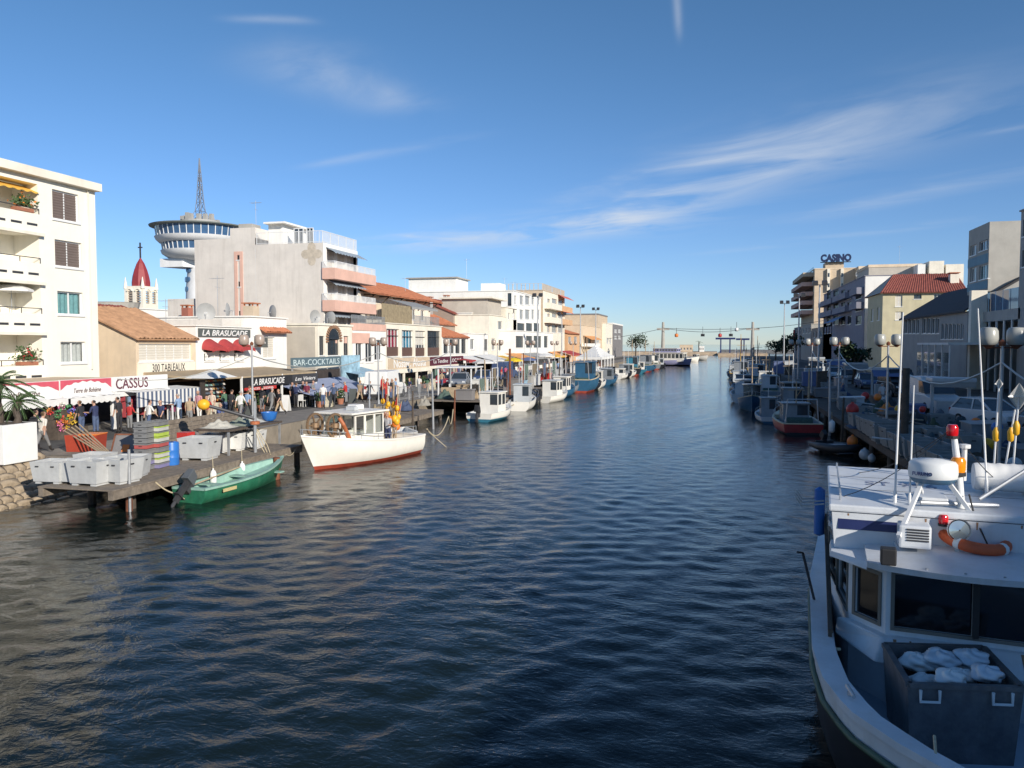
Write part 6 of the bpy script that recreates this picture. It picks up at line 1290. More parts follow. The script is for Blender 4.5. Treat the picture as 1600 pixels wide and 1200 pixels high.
    for k, (y, z, h, w) in enumerate(((-.9, 1.93, .26, .02), (-.2, 1.93, .2, .015), (.5, 1.93, .3, .02), (-.72, 1.93, .15, .012))): mb = MB(); mb.add([(.155, y-w, 1.85), (.155, y+w, 1.85), (.155+.27*h/.26*.9, y+w*.3, 1.86-h*.8), (.155+.27*h/.26*.9, y-w*.3, 1.86-h*.8)], [(0, 1, 2, 3)]); mb.build('rust_run', RUN, t)
    for k, y in enumerate((-1.45, -.5, .1, .6, 1.2)): mb = MB(); h = .12+.1*((k*37) % 5)/5; mb.quad((-.577, y-.012, 3.28), (-.577, y+.012, 3.28), (-.60, y+.004, 3.28-h), (-.60, y-.004, 3.28-h)); mb.build('rust_run', RUN, t)
    for x in (-1.9, -3.1): mb = MB(); mb.box(x-.006, x+.006, -1.66, 1.66, zr, zr+.003); mb.build('roof_seam', DARKMETAL, t)
    mb = MB(); mb.box(-1.75, -1.25, -.55, -.15, zr, zr+.05); mb.build('roof_hatch', HW, t, bevel=.015)
    for q in ((-1.2, -1.5), (-2.6, .9), (-3.6, -1.2)): mb = MB(); a, b = Vector(m1), Vector((q[0], q[1], zr)); mb.tube([a.lerp(b, k/8)-Vector((0, 0, .5*(k/8)*(1-k/8))) for k in range(9)], .006, 5); mb.build('mast_stay', BLACK, t)
    mb = MB(); mb.tube([m0+Vector((.03, .05, .3)), m0+Vector((.2, .1, .02)), (-.35, .25, 2.9), (-.8, .6, 2.92), (-.85, 1.1, 2.92)], .012, 5); mb.build('cable', BLACK, t)
    # things carried aboard
    W2 = Matrix.Translation(O)@Matrix.Rotation(rz, 4, 'Z')
    p = W2@lo(1522, 842, 10.35); lb = thing('lifebuoy', 'orange ring lifebuoy lying on the near vessel roof', 'lifebuoy', tuple(p), local=True); mb = MB(); mb.tube([(.36*math.cos(a), .36*math.sin(a), .0) for a in [6.2832*k/28 for k in range(29)]], .075, 10, caps=False); mb.build('ring', M('lifebuoy_orange', (.62, .11, .03), .55, var=.12, scale=6), lb, smooth='all')
    for k in range(4): a = .8+k*math.pi/2; mb = MB(); mb.tube([(.36*math.cos(a+s), .36*math.sin(a+s), 0) for s in (-.09, 0, .09)], .08, 10); mb.build('band', WHITE, lb, smooth=True)
    lb.rotation_euler = (R(8), R(6), 0)
    p = W2@lo(1572, 752, 11.6); cn = thing('liferaft_canister', 'white ribbed liferaft canister on the near vessel roof', 'liferaft', tuple(p), rz, local=True); cn.scale = (.8, .85, .85); mb = MB()
    mb.grid(lambda a, b: (.27*math.cos(a*6.2832)*(1 if abs(b-.5) < .46 else .9), -.5+b*1.0, .06+.24*math.sin(a*6.2832)*(1 if abs(b-.5) < .46 else .9)+(.012 if int(b*20) % 4 == 0 else 0)), 24, 20); mb.add([(0.26*.9*math.cos(6.2832*k/24), s*.5, .06+.22*math.sin(6.2832*k/24)) for s in (-1, 1) for k in range(24)], [tuple(range(24)), tuple(range(24, 48))]); mb.build('shell', WHITE, cn, smooth=True)
    mb = MB(); mb.bar((-.3, -.3, -.2), (.3, -.3, -.2), .05); mb.bar((-.3, .3, -.2), (.3, .3, -.2), .05); mb.build('cradle', GALV, cn)
    for k, (a, b, lab) in enumerate((((1553, 728, 12.2), (1561, 600, 12.2), 'leftmost radar-reflector marker pole on the near vessel'), ((1571, 728, 12.2), (1586, 640, 12.2), 'middle marker pole with amber float on the near vessel'), ((1583, 730, 12.), (1592, 620, 12.), 'rightmost marker pole with large diamond reflector on the near vessel'))):
        p, q = at(*a), at(*b); mp = thing('marker_pole', lab, 'marker pole', tuple(p)); mb = MB(); mb.tube([p-Vector((0, 0, .35)), p, q], [.015, .015, .012], 6); mb.build('pole', WMETAL, mp)
        f = p.lerp(q, .38 if k == 0 else .55); mb = MB(); mb.lathe([(.01, -.11), (.045, -.08), (.05, .05), (.02, .12)], f, 10); mb.build('float', YELLOW, mp, smooth='all')
        if k != 1:
            r = .07 if k == 0 else .17; mb = MB(); c_ = q
            X, Y, Z = Vector((1, .3, 0)).normalized()*r, Vector((-.3, 1, 0)).normalized()*r, Vector((0, 0, r*1.25))
            for i, j in ((X, Y), (Y, Z), (X, Z)): mb.quad(c_+i, c_+j, c_-i, c_-j)
            mb.build('reflector', M('polished_steel', (.6, .6, .6), .25, .9), mp)
    # grey fish tub full of tied white bags on the foredeck
    cs = [at(1379, 1008, 9.75), at(1538, 1017, 9.65), at(1600, 1096, 8.45), at(1418, 1075, 8.55)]; zt = 1.86
    cs = [Vector((c.x, c.y, zt)) for c in cs]; ce = sum(cs, Vector())/4; GT = M('dark_grey_tub', (.115, .115, .12), .55, var=.35, scale=5, streak=.5, dirt=(.24, .22, .19), bump=.2, bscale=25)
    tb = thing('deck_tub', 'dark grey fish tub of white bags on the near vessel foredeck', 'tub', (ce.x, ce.y, .97)); mb = MB(); bot = [Vector((ce.x+(c.x-ce.x)*.9, ce.y+(c.y-ce.y)*.9, .97)) for c in cs]
    inn_ = [ce+(c-ce)*.92 for c in cs]; ib = [Vector((ce.x+(c.x-ce.x)*.84, ce.y+(c.y-ce.y)*.84, 1.1)) for c in cs]
    for k in range(4): j = (k+1) % 4; mb.quad(bot[k], bot[j], cs[j], cs[k]); mb.quad(cs[k], cs[j], inn_[j], inn_[k]); mb.quad(inn_[k], inn_[j], ib[j], ib[k])
    mb.add(bot, [(0, 1, 2, 3)]); mb.add(ib, [(0, 1, 2, 3)]); mb.build('shell', GT, tb)
    mb = MB(); up = Vector((0, 0, .02))
    for k in range(4): j = (k+1) % 4; mb.bar(ce+(cs[k]-ce)*.97+up*.3, ce+(cs[j]-ce)*.97+up*.3, .07, .05)
    mb.build('rim', GT, tb)
    e = cs[3]-cs[2]; nrm = Vector((e.y, -e.x, 0)).normalized(); nrm = nrm if nrm.y < 0 else -nrm
    for f in (.82, .2):
        p = cs[2]+e*f+nrm*.05-Vector((0, 0, .02)); a = p+e.normalized()*.1; b = p-e.normalized()*.1; mb = MB(); mb.tube([a, a-Vector((0, 0, .13)), b-Vector((0, 0, .13)), b], .018, 6); mb.build('handle', WMETAL, tb)
    g = random.Random(9); BAG = [M('bag_white', (.78, .79, .78), .35, var=.08, scale=5), M('bag_blue', (.60, .66, .72), .35, var=.1, scale=5)]
    spots = [(.27, .25, .19), (.27, .55, .17), (.45, .74, .17), (.48, .3, .20), (.62, .55, .16), (.77, .3, .18), (.79, .70, .17), (.27, .80, .12)]
    for k, (u, v, r) in enumerate(spots):
        p = (cs[0].lerp(cs[1], u)).lerp(cs[3].lerp(cs[2], u), v); p.z = 1.66+g.uniform(0, .24); r *= .84; mb = MB(); ph = [g.uniform(0, 6) for _ in range(6)]
        def fn(a, b):
            th, f = a*6.2832, b*math.pi; d = Vector((math.sin(f)*math.cos(th), math.sin(f)*math.sin(th), math.cos(f)*.75))
            w = 1+.16*math.sin(2*th+3*f+ph[0])*math.sin(f)+.10*math.sin(4*th-5*f+ph[1])+.05*abs(math.sin(7*th+9*f+ph[2]))+.04*abs(math.sin(12*th-11*f+ph[3]))+.02*math.sin(23*th+19*f+ph[4]); return p+Vector((d.x*1.15, d.y*.95, d.z*.8))*r*w
        mb.grid(fn, 44, 30); o = solo(mb, 'plastic_bag', BAG[k in (3, 5, 6)], ['crumpled white bag', 'crumpled bluish bag'][k in (3, 5, 6)]+' in the near tub, '+['back left corner', 'left side', 'front, left of centre', 'back, left of centre', 'middle', 'back right', 'right side', 'front left corner'][k], 'bag', smooth='all')
    p = at(1466, 1170, 7.3); mb = MB(); fw_ = W2
    rope([at(1460, 1150, 7.55), at(1462, 1178, 7.25), at(1463, 1215, 7.2)], 'white line tied over the near vessel bow rail', .014, 0, ROPE)
    rope([at(1281, 1018, 10.1)+Vector((.04, 0, .06)), at(1313, 1022, 10.05)+Vector((0, 0, .06))], 'short lashing round the near vessel rail', .02, 0)
near_boat()
# ================================================================== DOCKS AND QUAY GEAR
def dock(label, x0, x1, y0, y1, z, piles, mat=WOOD, plank=.16, along='y'):
    t = thing('dock', label, 'dock', ((x0+x1)/2, (y0+y1)/2, z)); mb = MB(); g = random.Random(int(y0*7+x0)); y = y0
    while y < y1-.02: mb.box(x0, x1, y, min(y1, y+plank-.012), z-.05+g.uniform(0, .008), z+g.uniform(-.006, .006)); y += plank
    tag(mb.build('deck_planks', mat, t), kind='stuff')
    for xx in (x0+.12, x1-.12): mb = MB(); mb.box(xx-.09, xx+.09, y0, y1, z-.33, z-.051); mb.build('edge_beam', mat, t)
    for k, (px, py) in enumerate(piles): mb = MB(); mb.tube([(px, py, -1.2), (px, py, z-.06)], [.15, .13], 9); mb.build('pile', WOODD, t)
    return t
dock('short dock end under the near grey tubs', -21.5, -18.55, 21.2, 25.6, .95, [(-19.3, 22.9), (-21.2, 23.2), (-18.75, 24.8)])
dock('weathered plank dock carrying crates and the work bench on the left', -23.3, -18.55, 25.605, 33.2, .95, [(-18.75, 28.8), (-18.75, 33.), (-21, 25.9), (-21, 29), (-21, 33)])
dock('low plank dock beyond the white fishing boat', -23.3, -19.6, 42.5, 56, .75, [(-19.8, 43), (-19.8, 47), (-19.8, 51), (-19.8, 55.6)])
dock('plank dock with tubs before the white launch', -23.3, -17.4, 61, 84, 1.0, [(-17.6, 61.4), (-17.6, 66), (-17.6, 71), (-17.6, 76), (-17.6, 83.6)])
dock('long dock in front of the market tent', -23.3, -17.4, 90, 140, 1.05, [(-17.6, 90.5+k*6) for k in range(9)])
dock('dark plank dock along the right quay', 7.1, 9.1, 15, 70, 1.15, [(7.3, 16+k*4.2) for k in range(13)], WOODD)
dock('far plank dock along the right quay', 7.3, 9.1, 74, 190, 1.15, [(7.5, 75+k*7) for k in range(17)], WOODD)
def post(label, x, y, z0, z1, r, mat, name='mooring_post'):
    mb = MB(); mb.tube([(x, y, z0), (x+.02, y, z1)], [r, r*.92], 10); return solo(mb, name, mat, label, 'post', smooth=True)
p = onZ(203, 800, 0); post('thin pale steel post at the near dock corner', p[0], p[1], -1, 2.1, .05, GALV); post('rusty pile at the near dock corner', p[0]-.12, p[1]+.1, -1, .8, .12, RUST)
p = onZ(432, 748, 0); post('rusty pile at the far dock corner beside the green boat bow', p[0], p[1], -1, .9, .15, RUST); post('short rusty pile at the white launch', -17.0, 68.5, -1, 1.4, .28, RUST); post('tall dark red pole standing on the dock past the cabin boat', -18.2, 70, -1, 5.2, .11, RUST, 'pole')
def davit():
    b = Vector((-19.2, 30.3, .95)); t = thing('davit_post', 'dock post with orange flange and slanted boom with yellow float', 'post', tuple(b)); mb = MB(); mb.tube([b, b+Vector((0, 0, 2.2))], .07, 8); mb.build('post', GALV, t); mb = MB(); mb.lathe([(.1, 1.2), (.2, 1.22), (.2, 1.34), (.1, 1.36)], b, 12); mb.build('flange', M('orange_rust', (.42, .13, .05), .6), t)
    mb = MB(); e = at(318, 632, 33.5); mb.tube([b+Vector((0, 0, 1.45)), e], .07, 8); mb.build('boom', DARKMETAL, t); mb = MB(); mb.sphere(e, .26, 14, sz=.9); mb.build('float', YELLOW, t, smooth='all')
    for k in range(3): mb = MB(); mb.tube([b+Vector((.02*k, .05*k, 1.0)), b+Vector((.25+.1*k, .1*k, .3)), b+Vector((.4+.12*k, .15, -.1))], .02, 5); mb.build('line', ROPE, t)
davit()
TUBP = None
def tub(loc, rz, label, group, mat=TUB, s=1.):
    global TUBP
    if TUBP is None:
        TUBP = {}
    k = mat.name
    if k not in TUBP:
        t = thing('fish_tub', label, 'tub', (0, 0, 0), 0, group, local=True); w, d, h = .58, .5, .78; mb = MB()
        o = [(-w, -d), (w, -d), (w, d), (-w, d)]
        def R_(sc, z): return [(a*sc, b*sc, z) for a, b in o]
        A, B, C, D = R_(.86, .08), R_(1., h), R_(.9, h), R_(.78, .16)
        for i in range(4): j = (i+1) % 4; mb.quad(A[i], A[j], B[j], B[i]); mb.quad(B[i], B[j], C[j], C[i]); mb.quad(C[i], C[j], D[j], D[i])
        mb.add(A, [(0, 1, 2, 3)]); mb.add(D, [(0, 1, 2, 3)]); mb.build('shell', mat, t)
        for x in (-.35, .35): mb = MB(); mb.box(x-.1, x+.1, -.4, .4, 0, .08); mb.build('foot', mat, t)
        for sx in (-1, 1):
            for x in (-.3, .3): mb = MB(); mb.box(x-.06, x+.06, sx*.492-.02, sx*.492+.02, h-.18, h-.14); mb.build('hand_slot', DARKMETAL, t)
        for sy in (-1, 1): mb = MB(); mb.box(sy*.572-.02, sy*.572+.02, -.06, .06, h-.18, h-.14); mb.build('hand_slot', DARKMETAL, t)
        TUBP[k] = t; t.location = loc; t.rotation_euler = (0, 0, rz); t.scale = (s, s, s); return t
    return dup(TUBP[k], loc, rz, label, group, scale=(s, s, s))
ZD = .955
for px, py, rz, s, lab in ((86, 757, .1, .95, 'leftmost grey tub at the dock end'), (113, 757, .05, .95, 'second grey tub from the dock end'), (146, 760, .0, 1.05, 'large grey tub third from the dock end'), (186, 757, -.1, 1.05, 'large grey tub at the front dock corner'), (205, 748, .3, .95, 'grey tub just left of the crate stack'), (150, 744, .1, .95, 'grey tub in the back row behind the large ones'), (313, 721, .12, 1.15, 'big pale grey tub right of the blue barrel')):
    x, y = onZ(px, py-4, ZD); tub((x, y, ZD), rz, lab, 'grey fish tubs on the left dock', s=s)
for k, (px, py, lab) in enumerate(((352, 706, 'white tub under the left end of the dark work bench'), (378, 703, 'white tub under the middle of the dark work bench'), (404, 700, 'white tub under the right end of the dark work bench'))):
    x, y = onZ(px, py, ZD); tub((x-.4, y, ZD), .2, lab, 'white tubs under the work bench', TUBW, 1.)
def bench():
    a, b = Vector((-20.4, 29.0, ZD)), Vector((-20.4, 33.2, ZD)); t = thing('work_bench', 'long dark work bench with nets on the left dock', 'bench', tuple(a)); mb = MB(); mb.box(-21.3, -19.6, 29, 33.2, ZD+1.0, ZD+1.08); mb.build('top', WOODD, t)
    for x in (-21.2, -19.7):
        for y in (29.1, 31.1, 33.1): mb = MB(); mb.bar((x, y, ZD), (x, y, ZD+1.0), .08); mb.build('leg', GALV, t)
    g = random.Random(6)
    for k, (x, y, c, lab) in enumerate(((-20.6, 29.8, (.5, .48, .42), 'pale heap of net on the work bench near end'), (-20.3, 31.0, (.22, .25, .2), 'dark green net heap on the work bench middle'), (-20.7, 32.2, (.45, .45, .42), 'grey heap of line on the work bench far end'))):
        mb = MB(); mb.grid(lambda a, b: (x+(a-.5)*1.3, y+(b-.5)*1.1, ZD+1.09+max(0, .26*math.sin(math.pi*a)*math.sin(math.pi*b)*(1+.5*math.sin(a*17+k)*math.cos(b*13)))), 16, 14); solo(mb, 'fishing_net', cloth(c), lab, 'net', smooth='all')
    mb = MB(); x, y = -20.1, 32.9
    mb.lathe([(.18, 0), (.3, .1), (.38, .4), (.35, .4), (.27, .12), (.01, .06)], (x, y, ZD+1.1), 16); solo(mb, 'blue_basin', BLUE, 'round blue basin on the end of the work bench', 'basin', smooth=True)
bench()
def crates():
    cols = [M('crate_grey', (.20, .20, .20), .6, var=.15, scale=6), M('crate_lime', (.40, .52, .08), .55, var=.12), M('crate_pale', (.50, .50, .46), .6, var=.12), M('crate_red', (.42, .09, .08), .6), M('crate_violet', (.22, .20, .36), .6)]
    protos = {}
    def crate(loc, rz, mi, label):
        if mi not in protos:
            t = thing('fish_crate', label, 'crate', loc, rz, 'stacked fish crates on the left dock', local=True); w, d, h = .24, .36, .195; mb = MB()
            mb.box(-w*.93, w*.93, -d*.93, d*.93, 0, .02)
            for s in (-1, 1): mb.box(-w, w, s*d-.012, s*d+.012, .015, h-.03); mb.box(s*w-.012, s*w+.012, -d, d, .015, h-.03)
            mb.build('walls', cols[mi], t); mb = MB()
            for s in (-1, 1): mb.box(-w-.025, w+.025, s*(d+.01)-.022, s*(d+.01)+.022, h-.045, h-.005); mb.box(s*(w+.01)-.022, s*(w+.01)+.022, -d-.01, d+.01, h-.045, h-.005)
            mb.build('rim', cols[1] if mi == 2 else cols[0], t)
            for s in (-1, 1): mb = MB(); mb.box(-.07, .07, s*(d+.012)-.003, s*(d+.012)+.003, .08, .11); mb.build('hand_slot', BLACK, t)
            protos[mi] = t; return t
        return dup(protos[mi], loc, rz, label)
    nm = ['grey', 'lime', 'pale', 'red', 'violet']; od = ['bottom', 'second', 'third', 'fourth', 'fifth', 'sixth', 'seventh', 'eighth', 'top']
    for c, (px, py) in enumerate(((229, 733), (247, 730))):
        x, y = onZ(px, py, ZD); seq = [[0, 4, 0, 0, 3, 0, 0, 0, 0], [4, 2, 2, 0, 3, 2, 1, 2, 0]][c]
        for k, mi in enumerate(seq): crate((x, y, ZD+k*.198), R(8)+rnd.uniform(-.03, .03), mi, '%s fish crate, %s from the dock in the %s stack' % (nm[mi], od[k], ['left', 'right'][c]) if k not in (0, 8) else '%s fish crate, %s of the %s stack on the dock' % (nm[mi], od[k], ['left', 'right'][c]))
crates()
def barrel(loc, label, mat, r=.29, h=.88):
    t = thing('barrel', label, 'barrel', loc); mb = MB(); mb.lathe([(.01, 0), (r*.94, 0), (r, .05), (r, h*.3), (r*1.03, h*.33), (r, h*.36), (r, h*.62), (r*1.03, h*.65), (r, h*.68), (r*.99, h*.94), (r*.93, h), (r*.5, h)], loc, 20); mb.build('body', mat, t, smooth=True); mb = MB(); mb.lathe([(r*.5, h-.02), (.01, h-.02)], loc, 16); mb.lathe([(.05, h-.02), (.05, h+.03), (.01, h+.03)], (loc[0]+r*.55, loc[1], loc[2]), 8); mb.build('lid', mat, t)
x, y = onZ(268, 726, ZD); barrel((x, y, ZD), 'blue plastic barrel right of the crate stack', BLUE); x, y = onZ(280, 716, ZD); mb = MB(); mb.box(x-.4, x+.1, y+.4, y+.9, ZD, ZD+1.0); solo(mb, 'red_topped_box', [RED][0], 'red box standing behind the blue barrel', 'box')
def plank_fence():
    t = thing('plank_fence', 'weathered grey plank fence at the quay edge behind the barrel', 'fence', (-23.4, 32, GZ)); g = random.Random(8)
    for k in range(5): mb = MB(); mb.box(-23.42+g.uniform(-.01, .01), -23.37, 29.4, 35.4, GZ+.02+k*.21, GZ+.21+k*.21); mb.build('plank', WOOD, t)
    for y in (29.5, 31.5, 33.5, 35.3): mb = MB(); mb.bar((-23.47, y, GZ), (-23.47, y, GZ+1.15), .09); mb.build('post', WOODD, t)
plank_fence()
def quay_bits():
    x, y = onZ(22, 722, GZ); x -= .4; mb = MB(); mb.box(x-.75, x+.75, y-.75, y+.75, GZ, GZ+1.45); o = thing('planter_box', 'big white square planter at the left picture edge', 'planter', (x, y, GZ)); mb.build('box', WHITE, o, bevel=.03)
    mb = MB(); mb.box(x-.6, x+.6, y-.6, y+.6, GZ+1.3, GZ+1.452); mb.build('soil', WOODD, o); palm((x-.35, y+.1, GZ+1.45), 1.5, 'small palm growing in the white planter', 3, 30, 1.25, .13); palm((x+.35, y+.25, GZ+1.45), .8, 'low second palm in the white planter', 5, 24, 1.0, .12)
    x, y = onZ(135, 704, GZ); t = thing('orange_bin', 'large orange bin behind the grey tubs', 'bin', (x, y, GZ)); mb = MB(); a = R(14)
    T = Matrix.Translation((x, y, GZ))@Matrix.Rotation(a, 4, 'Z')@Matrix.Scale(.8, 4); mb.hexa([(-.75, -.5, 0), (.75, -.5, 0), (.75, .5, 0), (-.75, .5, 0)], [(-.82, -.55, .85), (.82, -.55, .85), (.82, .55, .85), (-.82, .55, .85)]); mb.v = [tuple(T@Vector(v)) for v in mb.v]; mb.build('body', M('bin_orange', (.36, .05, .025), .55, var=.15), t); mb = MB(); mb.box(-.1, .84, -.57, .57, .852, .9); mb.v = [tuple(T@Vector(v)) for v in mb.v]; mb.build('lid', ORANGE, t)
    for k in range(5):
        a = onZ(165+k*3, 716, GZ+.05); b = Vector((x-1.1+.1*k, y+.1*k, GZ+.8+.06*k)); mb = MB(); mb.tube([(a[0], a[1], GZ+.15), b], .03, 6); solo(mb, 'wooden_pole', WOODL, ['lowest', 'second lowest', 'middle', 'second highest', 'highest'][k]+' pale pole leaning across the orange bin', 'pole')
    x, y = onZ(193, 716, GZ); t = thing('framed_panel', 'tilted grey framed panel with an orange square', 'panel', (x, y, GZ)); T = Matrix.Translation((x, y, GZ))@Matrix.Rotation(R(12), 4, 'Z')@Matrix.Rotation(R(-28), 4, 'X')
    for q, m, nm in (((-.5, .5, -.03, .03, 0, .95), W['dark'], 'panel'), ((-.13, .15, -.045, -.03, .25, .55), ORANGE, 'orange_square')): mb = MB(); mb.box(*q); mb.v = [tuple(T@Vector(v)) for v in mb.v]; mb.build(nm, m, t)
    mb = MB()
    for q in ((-.56, .56, -.05, .05, -.04, .02), (-.56, .56, -.05, .05, .94, 1.0), (-.56, -.5, -.05, .05, 0, .95), (.5, .56, -.05, .05, 0, .95)): mb.box(*q)
    mb.v = [tuple(T@Vector(v)) for v in mb.v]; mb.build('frame', RUST, t)
quay_bits()
rope([(-18.6, 23.2, .9), (-18.3, 24.0, .35), (-18.1, 24.3, .15)], 'white mooring line from the dock to the green boat motor', .025, .1); rope([(-18.7, 32.9, .9), (-17.8, 30.4, .9)], 'line from the rusty pile to the green boat bow', .02, .2)
for k, (y, lab) in enumerate(((26.2, 'left white fender hanging between the dock and green boat'), (28.1, 'right white fender hanging between the dock and green boat'))): fender((-18.42, y, .25), lab, .12, .6)
rope([(-15.2, 40.6, 1.0), (-17.2, 50, .8), (-18.4, 54.5, .9)], 'slack pale rope from the white fishing boat to the low dock', .035, .75); rope([(-15.0, 40.3, .9), (-14.2, 40.9, 0)], 'line dropping from the white boat stern into the water', .02)
rope([(-15.9, 60.5, .9), (-16.9, 68.3, 1.1)], 'pale rope from the cabin boat bow to the rusty pile', .04, .45)
# lamps with two drum shades along both quays
def drum_lamp(loc, label, group, shade, rz=0):
    t = thing('street_lamp', label, 'lamp', loc, rz, group, local=True); mb = MB(); mb.tube([(0, 0, 0), (0, 0, .3), (0, 0, .31), (0, 0, 4.35)], [.1, .1, .06, .05], 10); mb.build('pole', GALV, t, smooth=True)
    mb = MB(); mb.tube([(-.5, 0, 4.3), (.5, 0, 4.3)], .025, 6); mb.lathe([(.09, 0), (.1, .12), (.02, .2)], (0, 0, 4.35), 10); mb.build('crossarm', RUST, t)
    for s in (-1, 1):
        mb = MB(); mb.lathe([(.2, 0), (.255, .06), (.27, .2), (.26, .42), (.2, .52), (.01, .54)], (s*.42, 0, 4.38), 16); d = mb.build('shade', shade, t, smooth=True); mb = MB(); mb.lathe([(.05, -.12), (.12, -.05), (.21, .0), (.01, .01)], (s*.42, 0, 4.38), 12); mb.build('lamp_base', RUST, d)
    return t
LSH = M('lamp_shade_smoky', (.36, .29, .24), .3, var=.12); RSH = M('lamp_shade_white', (.38, .38, .35), .3, var=.06)
od = ['nearest', 'second', 'third', 'fourth', 'fifth', 'sixth', 'seventh', 'eighth']
l0 = drum_lamp((-24.2, 38, GZ), 'nearest smoky twin-drum lamp on the left quay', 'twin-drum lamps on the left quay', LSH, R(15))
for k in range(1, 7): dup(l0, (-24.2, 38+16.5*k, GZ), R(15), od[k]+' smoky twin-drum lamp along the left quay')
r0 = drum_lamp((8.35, 27, GZ), 'nearest white twin-drum lamp on the right quay', 'twin-drum lamps on the right quay', RSH, R(15))
for k in range(1, 5): dup(r0, (8.35, 27+16.5*k, GZ), R(15), od[k]+' white twin-drum lamp along the right quay')
for k in range(3):
    a, b = (8.35, 27+16.5*k, GZ+3.85), (8.35, 27+16.5*(k+1), GZ+3.85); rope([a, b], ['nearest', 'second', 'third'][k]+' pale bulb garland slung between right quay lamps', .03, 1.0, RSH)
rope([(8.35, 27, GZ+3.85), (8.35, 12, GZ+3.85)], 'pale bulb garland running out of the picture at right', .03, 1.0, RSH)
rope([(-24.2, 38, GZ+3.8), (-28.5, 33, GZ+2.7)], 'garland from the nearest left lamp to the shop awnings', .025, .5, RSH); rope([(-24.2, 54.5, GZ+3.8), (-24.2, 38, GZ+3.8)], 'pale garland between the first two left lamps', .03, .9, RSH); rope([(-24.2, 71, GZ+3.8), (-24.2, 54.5, GZ+3.8)], 'pale garland between second and third left lamps', .03, .9, RSH)
def flood(loc, h, label, group, rz=0):
    t = thing('floodlight_mast', label, 'lamp', loc, rz, group, local=True); mb = MB(); mb.tube([(0, 0, 0), (0, 0, h)], [.13, .07], 9); mb.build('mast', GALV, t, smooth=True)
    for s in (-1, 1):
        mb = MB(); mb.hexa([(s*.45-.25, -.3, h-.1), (s*.45+.25, -.3, h-.1), (s*.45+.25, .2, h+.1), (s*.45-.25, .2, h+.1)], [(s*.45-.25, -.35, h+.25), (s*.45+.25, -.35, h+.25), (s*.45+.25, .1, h+.45), (s*.45-.25, .1, h+.45)]); mb.build('floodlight', DARKMETAL, t)
    mb = MB(); mb.bar((-.6, 0, h), (.6, 0, h), .06); mb.build('bracket', DARKMETAL, t); return t
fl = None
for k, (px, py, X, lab) in enumerate(((840, 463, -24., 'floodlight mast before the white modern block'), (878, 492, -24., 'lower floodlight mast left of the market tent'), (907, 480, -22.5, 'tall floodlight mast beside the market tent'), (931, 484, -22.5, 'floodlight mast behind the market tent'), (1226, 474, 10., 'tall floodlight mast on the right bank against the sky'), (1249, 463, 10., 'floodlight mast in front of the casino block balconies'), (1281, 445, 10., 'floodlight mast before the lilac house'))):
    y, z = onX(px, py, X); flood((X, y, GZ), z-GZ, lab, 'floodlight masts')
# right quay: tubs, buoys, nets
g = random.Random(21)
spots = [(1352, 692, 1.1), (1385, 690, 1.2), (1345, 655, 1.0), (1322, 640, 1.), (1310, 628, 1.), (1334, 668, 1.), (1405, 668, 1.1), (1440, 700, 1.2), (1470, 705, 1.2), (1500, 715, 1.2), (1300, 618, 1.), (1470, 670, 1.), (1540, 690, 1.1), (1292, 610, 1.), (1580, 700, 1.1)]
ords = ['at the dock edge by the red buoy', 'large one nearest the orange buoy', 'third from the red buoy', 'by the red boat bow', 'behind the red boat', 'just behind the red buoy', 'beside the orange heap', 'left one behind the near vessel roof', 'middle one behind the near vessel roof', 'right one behind the near vessel roof', 'beyond the red boat', 'near the white stall', 'near the right lamp foot', 'farthest up the right dock', 'at the right picture edge']
for (px, py, s), lab in zip(spots, ords):
    x, y = onZ(px, py, 1.16); x = max(7.5, x); tub((x, y, 1.16), g.uniform(-.2, .2), 'shaded grey tub on the right dock, '+lab, 'grey tubs on the right dock', MATS['grey_tub_shaded'] if 'grey_tub_shaded' in MATS else M('grey_tub_shaded', (.22, .23, .23), .55, var=.2, scale=3, streak=.2), s)  # darker copy of the tub grey, with the right bank's shade in its colour
def ball(px, py, d, r, mat, lab, name='buoy'):
    p = at(px, py, d); t = thing(name, lab, 'buoy', tuple(p-Vector((0, 0, r)))); mb = MB(); mb.sphere(p, r, 16, sz=1.08); mb.build('ball', mat, t, smooth='all'); mb = MB(); mb.tube([p+Vector((0, 0, r)), p+Vector((0, 0, r*1.25))], r*.25, 8); mb.build('neck', mat, t)
ball(1332, 640, 44, .34, RED, 'round red buoy hanging on the right dock'); ball(1332, 690, 40, .27, ORANGE, 'orange buoy low at the right dock piles'); ball(1351, 710, 37.5, .25, BSHADE, 'pale round buoy at the right dock foot'); ball(1362, 716, 37, .18, BSHADE, 'small pale buoy beside the larger one')
for k, (px, py, c, lab, w) in enumerate(((1385, 645, (.55, .18, .03), 'orange heap of net on the right dock', 1.3), (1470, 660, (.10, .12, .14), 'dark net heap right of the orange heap', 2.), (1540, 672, (.07, .12, .13), 'dark teal net spread behind the near vessel', 2.4), (1460, 645, (.32, .25, .12), 'ochre float line heap on the right dock', .8), (1575, 660, (.09, .09, .11), 'black net heap at the right picture edge', 2.))):
    x, y = onZ(px, py, 1.2); mb = MB(); mb.grid(lambda a, b: (x+(a-.5)*w, y+(b-.5)*w*1.4, 1.21+max(0, .55*math.sin(math.pi*a)*math.sin(math.pi*b)*(1+.45*math.sin(a*14+k)*math.cos(b*11)))), 18, 18); solo(mb, 'fishing_net', cloth(c), lab, 'net', smooth='all')
post('thick dark timber pile on the right dock behind the aerials', onZ(1411, 745, 0)[0], onZ(1411, 745, 0)[1], -1, 4.6, .16, WOODD); fender((onZ(1297, 700, .0)[0]+.6, onZ(1297, 700, 0)[1]+4, .4), 'white fender between the red boat and the dock', .17, .75)
